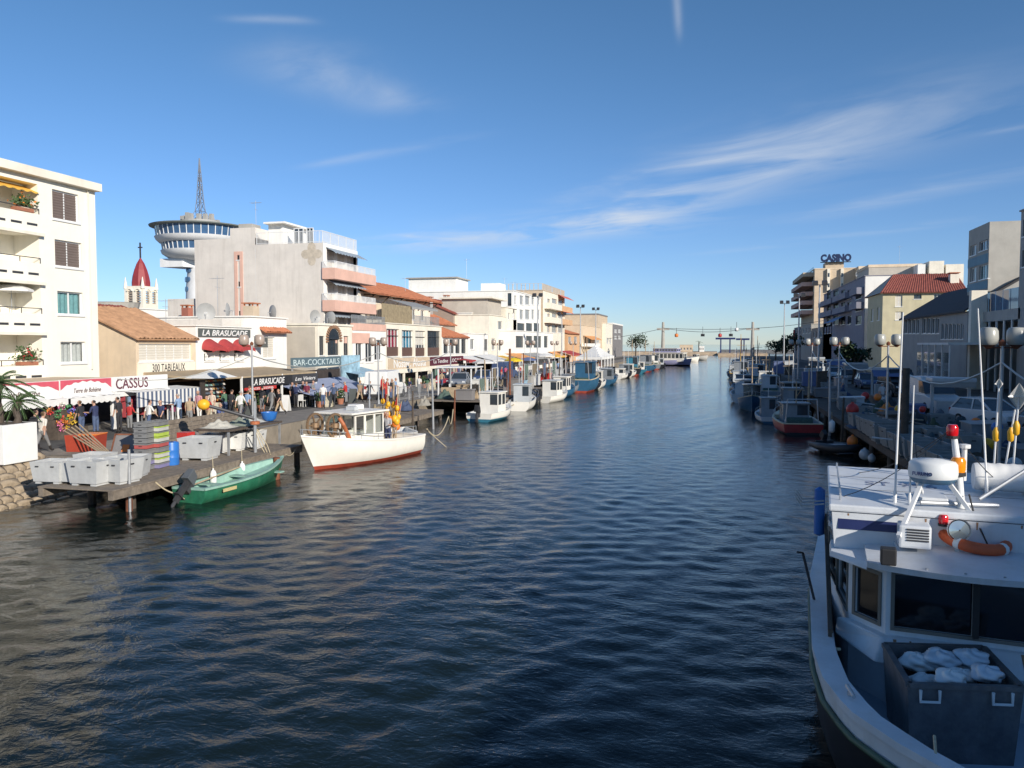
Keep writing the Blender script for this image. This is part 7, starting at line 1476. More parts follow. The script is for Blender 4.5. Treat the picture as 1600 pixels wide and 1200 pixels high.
# ================================================================== LEFT STREET: shops, awnings, stalls
def scallop_awning(root, F, u0, u1, z, n0, n1, drop, val, mat, matv=None, n=40, name='awning'):
    mb = MB(); mb.grid(lambda a, b: F.P(u0+(u1-u0)*a, z-drop*b-.07*math.sin(math.pi*b)*(1+.6*math.sin(a*23+u0))+.03*b*math.sin(a*31+u0), n0+(n1-n0)*b), 30, 6); o = mb.build(name, mat, root)
    if val:
        mb = MB(); k = max(6, int((u1-u0)/.35)); mb.grid(lambda a, b: F.P(u0+(u1-u0)*a, z-drop-val*b*(.8+.2*abs(math.sin(a*math.pi*k))), n1+.01), k*6, 1); mb.build('valance', matv or mat, o)
    return o
PINKF = M('fascia_pink', (.62, .10, .14), .6, var=.1); MAR = M('letter_maroon', (.13, .035, .06), .5); INK = M('letter_ink', (.10, .05, .05), .6)
SF = Face((-30.4, 0), (0, 1), (1, 0))
def rack(y0, y1, x, label, seed, z=1.75):
    g = random.Random(seed); t = thing('clothes_rack', label, 'clothes rack', (x, (y0+y1)/2, GZ)); mb = MB(); mb.bar((x, y0, GZ+z), (x, y1, GZ+z), .04)
    for y in (y0, y1): mb.bar((x, y, GZ), (x, y, GZ+z), .04); mb.bar((x-.3, y, GZ+.03), (x+.3, y, GZ+.03), .04)
    mb.build('frame', GALV, t); n = int((y1-y0)/.2); cs = [(.35, .05, .06), (.07, .08, .16), (.05, .05, .055), (.5, .48, .45), (.16, .24, .34), (.42, .25, .12), (.22, .05, .12), (.45, .38, .30), (.1, .2, .15)]
    for k in range(n):
        y = y0+.12+(y1-y0-.24)*k/max(1, n-1); w = g.uniform(.17, .24); h = g.uniform(.7, 1.2); mb = MB()
        for s in (-1, 1): mb.grid(lambda a, b: (x+(a-.5)*2*w*(1+.25*b)+0, y+s*.045*math.sin(math.pi*a)*(.6+.4*b)+.02*math.sin(a*12+k), GZ+z-.05-h*b-.06*abs(a-.5)*(1-b)), 6, 4)
        mb.build('garment', cloth(g.choice(cs)), t, smooth='all')
def shop(label, p0, p1, q0, q1, text, style):
    u0, u1, z0, z1 = wp(-30.4, p0, p1, q0, q1)[:4]; r = thing('shop_canopy', label, 'shop canopy', (-32, (u0+u1)/2, GZ)); dp, sk = (-3.5, 0.) if style == 'boheme' else (-1.5, -.4)
    mb = MB(); mb.hexa([SF.P(u0, z1-.1+sk, dp), SF.P(u1, z1-.1+sk, dp), SF.P(u1, z1-.1, -.08), SF.P(u0, z1-.1, -.08)], [SF.P(u0, z1+sk, dp), SF.P(u1, z1+sk, dp), SF.P(u1, z1, -.08), SF.P(u0, z1, -.08)]); mb.build('roof', W['tan'], r)
    mb = MB(); SF.box(mb, u0, u1, z0, z1, -.08, 0); f = mb.build('fascia', WHITE, r)
    if style == 'boheme':
        mb = MB(); n = 24; prof = [z1-.02-(z1-z0)*(.62-.5*math.sin(math.pi*k/n)**.6+.05*math.sin(k*1.7)) for k in range(n+1)]
        mb.add([SF.P(u0+.02+(u1-u0-.04)*k/n, z1-.02, .012) for k in range(n+1)]+[SF.P(u0+.02+(u1-u0-.04)*k/n, prof[k], .012) for k in range(n+1)], [(k, k+1, n+2+k, n+1+k) for k in range(n)]); mb.build('pink_scroll', PINKF, f)
        h = z1-z0; lettering(text, SF, u0+(u1-u0)*.25, u0+(u1-u0)*.78, z0+h*.12, z0+h*.42, .016, INK, f, shear=.3)
        scallop_awning(r, SF, u0+.05, u1-.05, z0, 0, .55, .10, .34, AWNW)
    else:
        h = z1-z0; lettering(text, SF, u0+(u1-u0)*.06, u0+(u1-u0)*.62, z0+h*.16, z0+h*.88, .01, MAR, f, bold=.01)
        lettering('www.cassus', SF, u0+(u1-u0)*.35, u0+(u1-u0)*.85, z0-.19, z0-.09, .02, INK, f)
        mb = MB(); SF.box(mb, u0, u1, z0-.28, z0-.03, -.05, .012); mb.build('awning_box', WHITE, r)
    for u in (u0+.1, u1-.1): mb = MB(); mb.bar(SF.P(u, GZ, .1), SF.P(u, z0, .1), .12); mb.build('post', WHITE, r)
    mb = MB(); mb.box(-33.9, -33.85, u0, u1, GZ, z1-.1 if style == 'boheme' else 3.3); mb.build('shop_shade_panel', INTERIOR, r)  # dark sheet in place of the unlit shop inside
    return u0, u1, z0
a0 = shop('shop canopy with pink scrolled fascia at the left picture edge', -62, 92.5, 599, 625, 'Terre de Bohème', 'boheme')
a1 = shop('second shop canopy with pink scrolled fascia and striped goods', 93.5, 174, 592, 616, 'Terre de Bohème', 'boheme')
a2 = shop('white shop canopy with large maroon lettering', 175, 262, 587, 609, 'CASSUS', 'cassus')
STRB = stripes('awning_stripe_blue', (.74, .73, .70), (.10, .13, .20), 1, .34); STRG = stripes('awning_stripe_grey', (.72, .71, .68), (.30, .31, .36), 1, .16)
def street():
    u0, u1, z0, z1 = wp(-29.6, 214, 322, 609, 631)[:4]; F = Face((-29.6, 0), (0, 1), (1, 0)); r = thing('striped_awning', 'shop awning with blue and white striped valance', 'awning', (-31, (u0+u1)/2, GZ))
    mb = MB(); mb.grid(lambda a, b: F.P(u0+(u1-u0)*a, z1+.08-.08*b, -2.0+2.0*b), 6, 3); mb.build('canopy', AWNW, r); mb = MB(); mb.grid(lambda a, b: F.P(u0+(u1-u0)*a, z1-(z1-z0)*b, .02), 40, 1); mb.build('valance', STRB, r); mb = MB(); mb.box(-33.95, -33.87, u0, u1, GZ, 3.35); mb.build('shop_shade_panel', INTERIOR, r)
    for u in (u0+.15, (u0+u1)/2, u1-.15): mb = MB(); mb.bar(F.P(u, GZ, -.1), F.P(u, z1, -.1), .07); mb.build('post', WMETAL, r)
    # souvenir rack
    y0, y1 = onX(322, 640, -29.2)[0], onX(352, 640, -29.2)[0]; t = thing('souvenir_rack', 'tall rack of colourful sunglasses and hats under a small tent top', 'display rack', (-29.2, y0, GZ)); mb = MB(); mb.box(-29.6, -29.25, y0, y1, GZ+.1, GZ+2.3); mb.build('back_panel', INTERIOR, t); g = random.Random(3); Fr = Face((-29.25, 0), (0, 1), (1, 0))
    cs = [(.5, .06, .04), (.6, .55, .5), (.45, .3, .15), (.1, .12, .15), (.2, .35, .3), (.6, .25, .05)]
    for i in range(9):
        for j in range(9):
            u = y0+.1+(y1-y0-.2)*j/8; z = GZ+.25+i*.24; mb = MB(); mb.hexa([Fr.P(u-.07, z, 0), Fr.P(u+.07, z, 0), Fr.P(u+.07, z, .12), Fr.P(u-.07, z, .12)], [Fr.P(u-.05, z+.12, 0), Fr.P(u+.05, z+.12, 0), Fr.P(u+.05, z+.1, .07), Fr.P(u-.05, z+.1, .07)]); mb.build('item', cloth(g.choice(cs)), t)
    mb = MB(); c = ((-29.4), (y0+y1)/2, GZ+2.9); mb.add([(c[0]-1, y0-.4, GZ+2.4), (c[0]+.9, y0-.4, GZ+2.4), (c[0]+.9, y1+.3, GZ+2.4), (c[0]-1, y1+.3, GZ+2.4), c], [(0, 1, 4), (1, 2, 4), (2, 3, 4), (3, 0, 4)]); mb.build('tent_top', AWNW, t)
    # restaurant terrace roof and board
    X = -29.4; F = Face((X, 0), (0, 1), (1, 0)); u0, u1 = onX(378, 590, X)[0], onX(496, 590, X)[0]; zr = onX(430, 585, X)[1]; r = thing('restaurant_terrace', 'restaurant terrace with dark lettered fascia and flat tan roof', 'terrace', (X, u0, GZ))
    mb = MB(); mb.hexa([F.P(u0-3.5, zr+.15, -4.5), F.P(u1, zr+.15, -4.5), F.P(u1, zr-.1, -.05), F.P(u0-3.5, zr-.1, -.05)], [F.P(u0-3.5, zr+.35, -4.5), F.P(u1, zr+.35, -4.5), F.P(u1, zr, -.05), F.P(u0-3.5, zr, -.05)]); mb.build('roof', M('terrace_tan', (.40, .31, .20), .8, var=.15), r)
    a, b, z0, z1 = wp(X, 380, 455, 588, 603)[:4]; sign(r, F, a, b, z0, z1, -.04, .03, BLACK, 'LA BRASUCADE', WHITE, pad=(.16, .18), shear=.2, bold=.01)
    a, b, z0, z1 = wp(X, 456, 496, 584, 598)[:4]; sign(r, F, a+.03, b, z0, z1, -.04, .03, DARKMETAL, 'Les Viviers', WHITE, pad=(.1, .3), shear=.3)
    a, b, z0, z1 = wp(X, 382, 431, 604, 609)[:4]; sign(r, F, a, b, z0, z1, -.02, .05, RED, 'GLACES  PIZZERIA', WHITE, pad=(.1, .2), name='red_board')
    for u in (u0+.1, (u0+u1)/2, u1-.1): mb = MB(); mb.bar(F.P(u, GZ, -.1), F.P(u, zr, -.1), .12); mb.build('post', WHITE, r)
    mb = MB(); mb.box(-33.9, -33.8, u0-3.4, u1, GZ, zr); mb.build('shop_shade_panel', INTERIOR, r)
    # blue-grey awning over diners
    X = -27.2; F = Face((X, 0), (0, 1), (1, 0)); u0, u1, zb, zt = wp(X, 492, 588, 613, 624)[:4]; ua = onX(445, 600, -29.3)[0]; r = thing('terrace_awning', 'large blue-grey sloping awning over the cafe tables', 'awning', (X, u0, GZ))
    mb = MB(); mb.grid(lambda a, b: (-30.2+3.0*b, (ua+(u1-ua)*a)*(1-b)+(ua+.4+(u1-ua)*a)*b, zt+.95-.95*b-.09*math.sin(math.pi*b)*(.6+.4*math.cos(a*18))), 36, 8); mb.build('canopy', M('awning_slate_blue', (.30, .34, .46), .8, var=.12), r, smooth='all'); mb = MB(); mb.grid(lambda a, b: (X+.01, ua+.4+(u1-ua)*a, zt-.32*b), 40, 1); mb.build('valance', STRG, r)
    for u in (ua+.5, (ua+u1)/2, u1): mb = MB(); mb.bar((X-.05, u, GZ), (X-.05, u, zt), .08); mb.build('post', WMETAL, r)
    mb = MB(); mb.box(-30.5, -30.4, ua, u1, GZ, GZ+2.4); mb.build('back_screen', INTERIOR, r)
    for k in range(4):
        y = ua+1.2+k*(u1-ua-2)/3; t = thing('cafe_table', od[k]+' cafe table under the blue-grey awning', 'table', (-28.4, y, GZ)); mb = MB(); mb.lathe([(.01, .74), (.42, .74), (.42, .71), (.01, .71)], (-28.4, y, GZ), 14); mb.build('top', WHITE, t); mb = MB(); mb.tube([(-28.4, y, GZ), (-28.4, y, GZ+.72)], .035, 6); mb.lathe([(.25, 0), (.05, .05)], (-28.4, y, GZ), 10); mb.build('leg', GALV, t)
        for s in (-1, 1):
            c = thing('cafe_chair', '%s white chair at the %s cafe table' % ('near-side' if s < 0 else 'far-side', od[k]), 'chair', (-28.3, y+s*.65, GZ)); x, yy = -28.3, y+s*.65; mb = MB(); mb.box(x-.22, x+.22, yy-.22, yy+.22, GZ+.43, GZ+.47); mb.build('seat', WHITE, c); mb = MB(); mb.box(x-.22, x+.22, yy+s*.2-.02, yy+s*.2+.02, GZ+.47, GZ+.88); mb.build('backrest', WHITE, c)
            for i in (-1, 1):
                for j in (-1, 1): mb = MB(); mb.bar((x+i*.19, yy+j*.19, GZ), (x+i*.19, yy+j*.19, GZ+.43), .035); mb.build('leg', WHITE, c)
    # flower display
    x, y = onZ(112, 690, GZ); x = -29.3; y = onX(112, 660, x)[0]; t = thing('flower_display', 'stepped display of bright bouquets before the second shop', 'flower display', (x, y, GZ)); g = random.Random(12); mb = MB()
    for k in range(3): mb.box(x-.2+k*.3-.6, x+.1+k*.3-.6, y-.9, y+.9, GZ, GZ+1.3-k*.4)
    mb.build('stand', WOODD, t); cs = [(.75, .5, .05), (.6, .05, .05), (.7, .25, .05), (.6, .15, .3), (.75, .7, .6), (.1, .3, .12), (.08, .25, .08), (.15, .15, .5)]
    for k in range(30):
        px_, py__, pz = x-.5+g.uniform(0, .8), y+g.uniform(-.9, .9), 0; pz = GZ+1.45-(px_-x+.5)*1.25+g.uniform(-.05, .15); mb = MB(); tree_crown(mb, (px_, py__, pz), .17, 26, g, .055); mb.build('bouquet', cloth(g.choice(cs)), t)
    rack(onX(60, 660, -31)[0], onX(90, 660, -31)[0], -31., 'rack of pale clothes in the first shop', 1); rack(onX(178, 650, -31)[0], onX(212, 650, -31)[0], -30.6, 'rack of dark clothes beside the maroon-lettered canopy post', 2)
    rack(onX(228, 650, -30.3)[0], onX(274, 650, -30.3)[0], -30.3, 'long rack of red and dark jackets under the striped valance', 3); rack(onX(280, 650, -30.6)[0], onX(316, 650, -30.6)[0], -30.6, 'rack of light clothes near the souvenir rack', 4)
    rack(onX(680, 590, -29)[0], onX(700, 590, -29)[0], -29, 'rack of red clothes outside the tan board shop', 5); rack(onX(708, 590, -29)[0], onX(722, 590, -29)[0], -29, 'rack of bright clothes outside the maroon board shop', 6)
    # further shops: a run of awnings
    def awn(p0, p1, q0, q1, X, mat, label, val=None, back=True):
        u0, u1, z0, z1 = wp(X, p0, p1, q0, q1)[:4]; F = Face((X, 0), (0, 1), (1, 0)); r = thing('shop_awning', label, 'awning', (X, u0, GZ)); scallop_awning(r, F, u0, u1, z1, -2.6, 0, max(.3, z1-z0-.3), .3, mat, val); 
        for u in (u0+.1, u1-.1): mb = MB(); mb.bar(F.P(u, GZ, -.05), F.P(u, z0, -.05), .08); mb.build('post', WMETAL, r)
        if back: mb = MB(); F.box(mb, u0, u1, GZ, z0, -2.9, -2.8); mb.build('shop_shade_panel', INTERIOR, r)
    awn(728, 744, 558, 567, -29, RED and AWNR, 'small red awning past the maroon board'); awn(745, 770, 556, 568, -29, AWNW, 'white awning with menu boards past the small red one'); awn(771, 795, 554, 566, -28.5, AWNW, 'pale awning left of the yellow one'); awn(796, 812, 556, 566, -28, AWNY, 'yellow awning midway along the left bank'); awn(813, 836, 552, 562, -29, AWNO, 'orange awning below the white restaurant')
    awn(837, 858, 551, 561, -29, AWNG, 'grey awning below the white restaurant'); awn(859, 874, 550, 560, -29, AWNW, 'white awning near the floodlight mast'); awn(876, 892, 549, 558, -29, AWNO, 'salmon awning before the far tiled house'); awn(893, 910, 548, 556, -28, AWNR, 'dark red awning left of the market tent'); awn(560, 606, 575, 588, -29.2, M('shop_blue', (.28, .42, .52), .8, var=.2), 'pale blue shop awning right of the mural panel')
    # parasols
    def parasol(px, py, X, r_, mat, label):
        y, z = onX(px, py, X); t = thing('parasol', label, 'parasol', (X, y, GZ)); mb = MB(); mb.lathe([(.03, .35), (r_*.5, .22), (r_, 0), (r_*1.0, -.12)], (X, y, z), 10); mb.build('canopy', mat, t); mb = MB(); mb.tube([(X, y, GZ), (X, y, z+.4)], .03, 6); mb.build('pole', WMETAL, t)
    parasol(757, 566, -26, 1.5, AWNW, 'white parasol behind the parked cars'); parasol(803, 563, -25.5, 1.3, M('parasol_yellow', (.75, .55, .02), .8), 'bright yellow parasol on the left quay'); parasol(825, 562, -25.5, 1.5, AWNB, 'dark blue parasol right of the yellow one'); parasol(851, 556, -25.5, 1.6, AWNW, 'white parasol before the grey awning'); parasol(868, 557, -25, 1.6, AWNY, 'ochre parasol near the dark blue trawler')
    # market tent
    X0, X1, y0, y1 = -21.4, -17.4, 124., 139.; z = onX(930, 557, -18)[1]; z = 3.6; r = thing('market_tent', 'white peaked market tent with dark red side panels', 'tent', (-19.4, 131, 1.05))
    mb = MB(); yc = (y0+y1)/2; mb.grid(lambda a, b: (X0+(X1-X0)*a, y0+(y1-y0)*b, z+2.0*max(0, 1-max(abs(a-.5), abs(b-.5))*2)**1.25), 12, 12); mb.build('canopy', AWNW, r)
    mb = MB()
    for a, b, c, d in ((X0, y0, X1, y0), (X1, y0, X1, y1), (X0, y1, X1, y1), (X0, y0, X0, y1)): mb.quad((a, b, z), (c, d, z), (c, d, z-.4), (a, b, z-.4))
    mb.build('valance', AWNW, r)
    for xx in (X0, X1):
        for k in range(5): yy = y0+(y1-y0)*k/4; mb = MB(); mb.bar((xx, yy, 1.05), (xx, yy, z), .12); mb.build('post', WHITE, r)
    for k, (yy, w) in enumerate(((y0+1, 3.), (y0+6, 3.), (y0+11, 3.))): mb = MB(); mb.box(X0+.6, X0+.7, yy, yy+w, GZ, z-.6); mb.build('side_panel', M('maroon_cloth', (.20, .03, .045), .8), r)
    mb = MB(); mb.box(X1-2.2, X1-1.0, y0+2, y0+8, 1.06, 2.0); solo(mb, 'market_counter', WHITE, 'white counter inside the market tent', 'counter')
    # small white roofed stall on the dock and kiosk boards
    x, y = -21.3, 65.; r = thing('dock_stall', 'white-roofed fish stall on posts beside the cabin boat', 'stall', (x, y, 1.0))
    mb = MB(); mb.box(x-1.6, x+1.6, y-1.6, y+1.6, 3.6, 3.72); mb.build('roof', WMETAL, r, bevel=.02)
    for i in (-1, 1):
        for j in (-1, 1): mb = MB(); mb.bar((x+i*1.45, y+j*1.45, 1.), (x+i*1.45, y+j*1.45, 3.6), .1); mb.build('post', WMETAL, r)
    mb = MB(); mb.box(x-1.3, x+1.3, y-1.2, y-.5, 1.0, 1.95); mb.build('counter', WOODL, r)
    for k, (px, py, X, w, h, m, lab) in enumerate(((733, 612, -20.5, 1.9, 1.1, WOODL, 'pale wooden crate box on the dock by the cabin boat'), (750, 606, -20.0, 1.2, 1.5, TUBW, 'white cabinet on the dock behind the cabin boat'), (800, 605, -19.5, 1.5, 1.2, W['dark'], 'dark locker on the dock near the rusty pile'), (822, 607, -19.2, 1.4, 1.3, W['pale'], 'pale locker on the dock behind the white launch'))):
        y = onX(px, py, X)[0]; t = thing('dock_locker', lab, 'locker', (X, y, 1.0)); mb = MB(); mb.box(X-w/2, X+w/2, y-.6, y+.6, 1.0, 1.0+h); mb.build('body', m, t, bevel=.02); mb = MB(); mb.box(X-w/2-.04, X+w/2+.04, y-.64, y+.64, 1.0+h+.002, 1.06+h); mb.build('lid', m, t)
    x, y = -24.8, onX(701, 610, -24.8)[0]
    for k in range(3):
        yy = 58+k*2.2; t = thing('crowd_barrier', od[k]+' grey steel crowd barrier along the left quay', 'barrier', (-23.6, yy, GZ)); mb = MB(); mb.tube([(-23.6, yy-1, GZ), (-23.6, yy-1, GZ+1.1), (-23.6, yy+1, GZ+1.1), (-23.6, yy+1, GZ)], .02, 6); mb.tube([(-23.6, yy-1, GZ+.15), (-23.6, yy+1, GZ+.15)], .015, 6); mb.build('frame', GALV, t); mb = MB()
        for j in range(13): mb.tube([(-23.6, yy-.9+j*.15, GZ+.15), (-23.6, yy-.9+j*.15, GZ+1.1)], .009, 5)
        mb.build('bars', GALV, t)
street()
# stalls on the right quay
def rstall(loc, label, w=2.4, d=1.6, aw=None):
    x, y, z = loc; t = thing('quay_stall', label, 'stall', loc); mb = MB(); mb.box(x-w/2, x+w/2, y-d/2, y+d/2, z+2.15, z+2.4); mb.build('roof_box', BSHADE, t, bevel=.06)
    for i in (-1, 1): mb = MB(); mb.box(x+i*w*.42-.08, x+i*w*.42+.08, y-.08, y+.08, z, z+2.15); mb.build('post', BSHADE, t)
    mb = MB(); mb.box(x-w*.3, x+w*.55, y+.1, y+.7, z, z+.95); mb.build('counter', BSHADE, t)
    mb = MB(); mb.grid(lambda a, b: (x-w/2+w*a, y-d/2-1.0*b, z+2.2-.5*b), 6, 2) if aw else mb.box(x-w/2+.05, x+w/2-.05, y-d/2-.02, y-d/2+.02, z+1.85, z+2.15); mb.build('awning', aw or AWNG, t)
for px, py, lab, aw in ((1484, 652, 'white fish stall with roof box between the tub rows', None), (1382, 618, 'fish stall with blue sloping awning on the right quay', AWNB), (1335, 600, 'fish stall with pale awning further up the right quay', AWNG), (1305, 590, 'fish stall with blue tarp beyond the pale one', AWNB), (1275, 582, 'small stall far up the right quay', None)):
    x, y = onZ(px, py, GZ); rstall((max(x, 9.6), y, GZ), lab, aw=aw)
# ================================================================== PEOPLE
def body_mesh(hl=0., hr=0., kl=0., kr=0., al=0., ar=0., el=.2, er=.2, lean=.05, female=False):
    """one skinned figure facing +x; angles in radians, forward positive; returns mesh with regions as material slots"""
    V, E, Rr, tagv = [], [], [], []
    def v(p, r, parent, tg):
        V.append(Vector(p)); Rr.append(r if isinstance(r, tuple) else (r, r)); tagv.append(tg)
        if parent is not None: E.append((parent, len(V)-1))
        return len(V)-1
    zp = .93
    pel = v((0, 0, zp), (.15, .115), None, 1); wa = v((lean*.2, 0, zp+.16), (.135, .10), pel, 0); ch = v((lean*.55, 0, zp+.36), (.165, .115), wa, 0); nb = v((lean*.9, 0, zp+.52), (.075, .07), ch, 0); nk = v((lean*1.1+.015, 0, zp+.575), .05, nb, 2)
    h1 = v((lean*1.2+.035, 0, zp+.645), (.072, .085), nk, 2); h2 = v((lean*1.25+.02, 0, zp+.73), (.078, .095), h1, 2); h3 = v((lean*1.25+.0, 0, zp+.79), (.06, .07), h2, 3); v((lean*1.2+.135, 0, zp+.665), .014, h1, 2)
    for s in (-1, 1): v((lean*1.2+.015, s*.085, zp+.685), .014, h2, 2)
    for s, ha, ka in ((1, hl, kl), (-1, hr, kr)):
        hp = v((0, s*.085, zp-.06), .095, pel, 1); d = Vector((math.sin(ha), 0, -math.cos(ha))); k = V[hp]+d*.42; d2 = Vector((math.sin(ha-ka), 0, -math.cos(ha-ka)))
        m = v(V[hp]+d*.2, .085, hp, 1); kn = v(k, .06, m, 1); cf = v(k+d2*.16, .058, kn, 1); an = v(k+d2*.38, .04, cf, 4); v(k+d2*.40+Vector((.14*math.cos(ha-ka), 0, .14*math.sin(ha-ka)-.03)), (.036, .03), an, 4)
    for s, aa, ea in ((1, al, el), (-1, ar, er)):
        sh = v((lean*.8, s*.18, zp+.47), .06, ch, 0); d = Vector((math.sin(aa), s*.16, -math.cos(aa))).normalized(); e_ = V[sh]+d*.27; d2 = Vector((math.sin(aa+ea), s*.02, -math.cos(aa+ea))).normalized()
        eb = v(e_, .043, sh, 0); w = v(e_+d2*.23, .03, eb, 5); h = v(e_+d2*.29, (.036, .022), w, 2)
        for q in range(4): f = v(e_+d2*(.36+.012*(q in (1, 2)))+Vector((0, (q-1.5)*.018, 0)), .009, h, 2)
        v(e_+d2*.32+Vector((.035, -s*.03, 0)), .01, h, 2)
    zmin = min(p.z-(.03 if t == 4 else 0) for p, t in zip(V, tagv)); V = [p-Vector((0, 0, zmin)) for p in V]
    me = bpy.data.meshes.new('p'); me.from_pydata([tuple(p) for p in V], E, []); o = bpy.data.objects.new('p', me); COL.objects.link(o)
    o.modifiers.new('s', 'SKIN'); o.modifiers.new('u', 'SUBSURF').levels = 2
    for i, sv in enumerate(me.skin_vertices[0].data): sv.radius = Rr[i]; sv.use_root = (i == 0)
    dg = bpy.context.evaluated_depsgraph_get(); out = bpy.data.meshes.new_from_object(o.evaluated_get(dg)); bpy.data.objects.remove(o)
    co = np.zeros(len(out.vertices)*3); out.vertices.foreach_get('co', co); co = co.reshape(-1, 3); segs = [(np.array(V[a]), np.array(V[b]), tagv[b]) for a, b in E]
    idx = []
    hc = np.array(V[h2])
    cen = np.zeros(len(out.polygons)*3); out.polygons.foreach_get('center', cen); cen = cen.reshape(-1, 3); dist = []
    for a, b, tg in segs:
        d = b-a; t = np.clip((cen-a)@d/max(1e-9, d@d), 0, 1); dist.append(np.linalg.norm(cen-a-t[:, None]*d, axis=1))
    near = np.argmin(np.array(dist), 0)
    for c, i in zip(cen, near):
        bt = segs[i][2]
        if bt in (2, 3) and c[2] > hc[2]-.12 and (c[2] > hc[2]+.045 or (c[0] < hc[0]-.02 and c[2] > hc[2]-(.2 if female else .06))): bt = 3
        elif bt == 3: bt = 2
        idx.append(2 if bt == 5 else bt)
    for k in range(5): out.materials.append(None)
    out.polygons.foreach_set('material_index', idx); out.polygons.foreach_set('use_smooth', [True]*len(idx)); return out
POSE = dict(walk=body_mesh(.45, -.35, .1, .45, -.4, .45), stride=body_mesh(-.4, .5, .5, .1, .5, -.4, female=True), stand=body_mesh(.03, -.03, .05, .0, .08, -.05), standf=body_mesh(.0, .05, 0, .05, .1, .35, .3, .9, female=True), reach=body_mesh(.1, -.1, .1, .05, .9, .7, .6, .7, .22), hold=body_mesh(.02, -.05, 0, 0, .3, .4, 1.3, 1.2), sit=body_mesh(1.45, 1.5, 1.45, 1.5, .5, .6, .8, .7, .08))
SKIN = M('skin', (.46, .27, .19), .55, var=.06); HAIRS = [M('hair_dark', (.03, .02, .015), .6), M('hair_brown', (.12, .07, .035), .6), M('hair_grey', (.38, .36, .34), .6), M('hair_fair', (.35, .24, .11), .6)]; SHOE = M('shoe_leather', (.03, .026, .024), .5)
def person(pose, x, y, face, label, shirt, trousers, hair=0, s=1., z=GZ, group='people on the left quay'):
    me = POSE[pose].copy(); me.name = 'person'
    for k, m in enumerate((cloth(shirt), cloth(trousers), SKIN, HAIRS[hair], SHOE)): me.materials[k] = m
    o = bpy.data.objects.new('person', me); COL.objects.link(o); o.location = (x, y, z); o.rotation_euler = (0, 0, face); o.scale = (s, s, s*1.02); return tag(o, label, 'person', group)
BLK, JEAN, WHT, REDC, NVY, GRY, TANC, BLU, GRN = (.025, .025, .03), (.07, .10, .18), (.68, .67, .63), (.42, .03, .03), (.03, .04, .10), (.2, .2, .2), (.38, .28, .18), (.22, .32, .48), (.08, .16, .1)
def pz(pose, px, X, face, label, sh, tr, hair=0, s=1., zz=GZ, py=680):
    y = onX(px, py, X)[0]; person(pose, X, y, face, label, sh, tr, hair, s, zz)
N, S_, E_, W_ = R(90), R(-90), 0., R(180)
pz('stride', 66, -26.4, N, 'person in cream top and grey trousers striding past the planter', (.62, .58, .52), GRY, 1); pz('walk', 54, -27.0, N, 'person in black jacket walking just behind the cream top', BLK, JEAN, 0)
pz('hold', 150, -28.4, W_, 'person in navy jacket and sunglasses by the second shop post', NVY, JEAN, 0); pz('standf', 128, -29.0, W_, 'person in dark jacket browsing the flower display', BLK, JEAN, 1)
pz('stand', 187, -28.6, W_, 'tall person in black beside the maroon-lettered canopy post', BLK, BLK, 0, 1.02); pz('standf', 203, -28.2, N, 'small person in red top under the maroon-lettered canopy', REDC, GRY, 0, .88)
pz('hold', 281, -27.8, W_, 'person seen from behind in pale blue shirt and dark belt', BLU, WHT, 2); pz('stand', 312, -28.6, S_, 'person in pink top near the souvenir rack', (.5, .25, .28), WHT, 3)
pz('walk', 376, -26.6, N, 'person in white shirt and grey trousers walking by the lamp', WHT, GRY, 2); pz('stand', 362, -27.4, N, 'person in black coat walking ahead of the white shirt', BLK, BLK, 0); pz('sit', 342, -25.6, E_, 'person in blue overalls sitting at the dock edge', (.07, .1, .26), NVY, 1, 1., GZ-.1)
pz('standf', 333, -28.2, S_, 'person in cream blouse at the souvenir rack', (.6, .5, .4), JEAN, 3); pz('reach', 398, -28.4, W_, 'person in brown jacket reading the menu board', TANC, GRY, 1); pz('stand', 410, -27.8, N, 'person in black at the menu board under the red strip', BLK, GRY, 0)
for k, (px, X, c, lab) in enumerate(((455, -28.6, BLK, 'diner in black at the near end of the blue awning'), (462, -28.0, NVY, 'diner in navy turned to the street'), (472, -28.7, BLK, 'diner in a dark coat in the middle of the terrace'), (480, -28.1, (.2, .03, .06), 'diner in maroon among the dark coats'), (488, -28.6, GRY, 'diner in grey beside the white chairs'))): pz(['stand', 'standf', 'hold', 'stand', 'standf'][k], px, X, [E_, N, E_, S_, E_][k], lab, c, BLK, k % 3, 1., GZ, 620)
for k, (px, X, c, lab, ps) in enumerate(((598, -24.6, REDC, 'person in red jacket behind the fishing boat lamp', 'stand'), (604, -24.9, (.3, .04, .05), 'second person in dark red jacket beside the first', 'hold'), (611, -24.2, BLK, 'person in black near the red jackets', 'stand'), (617, -24.6, BLU, 'person in pale blue near the white van', 'standf'))): pz(ps, px, X, E_, lab, c, JEAN, k % 3, 1., GZ, 620)
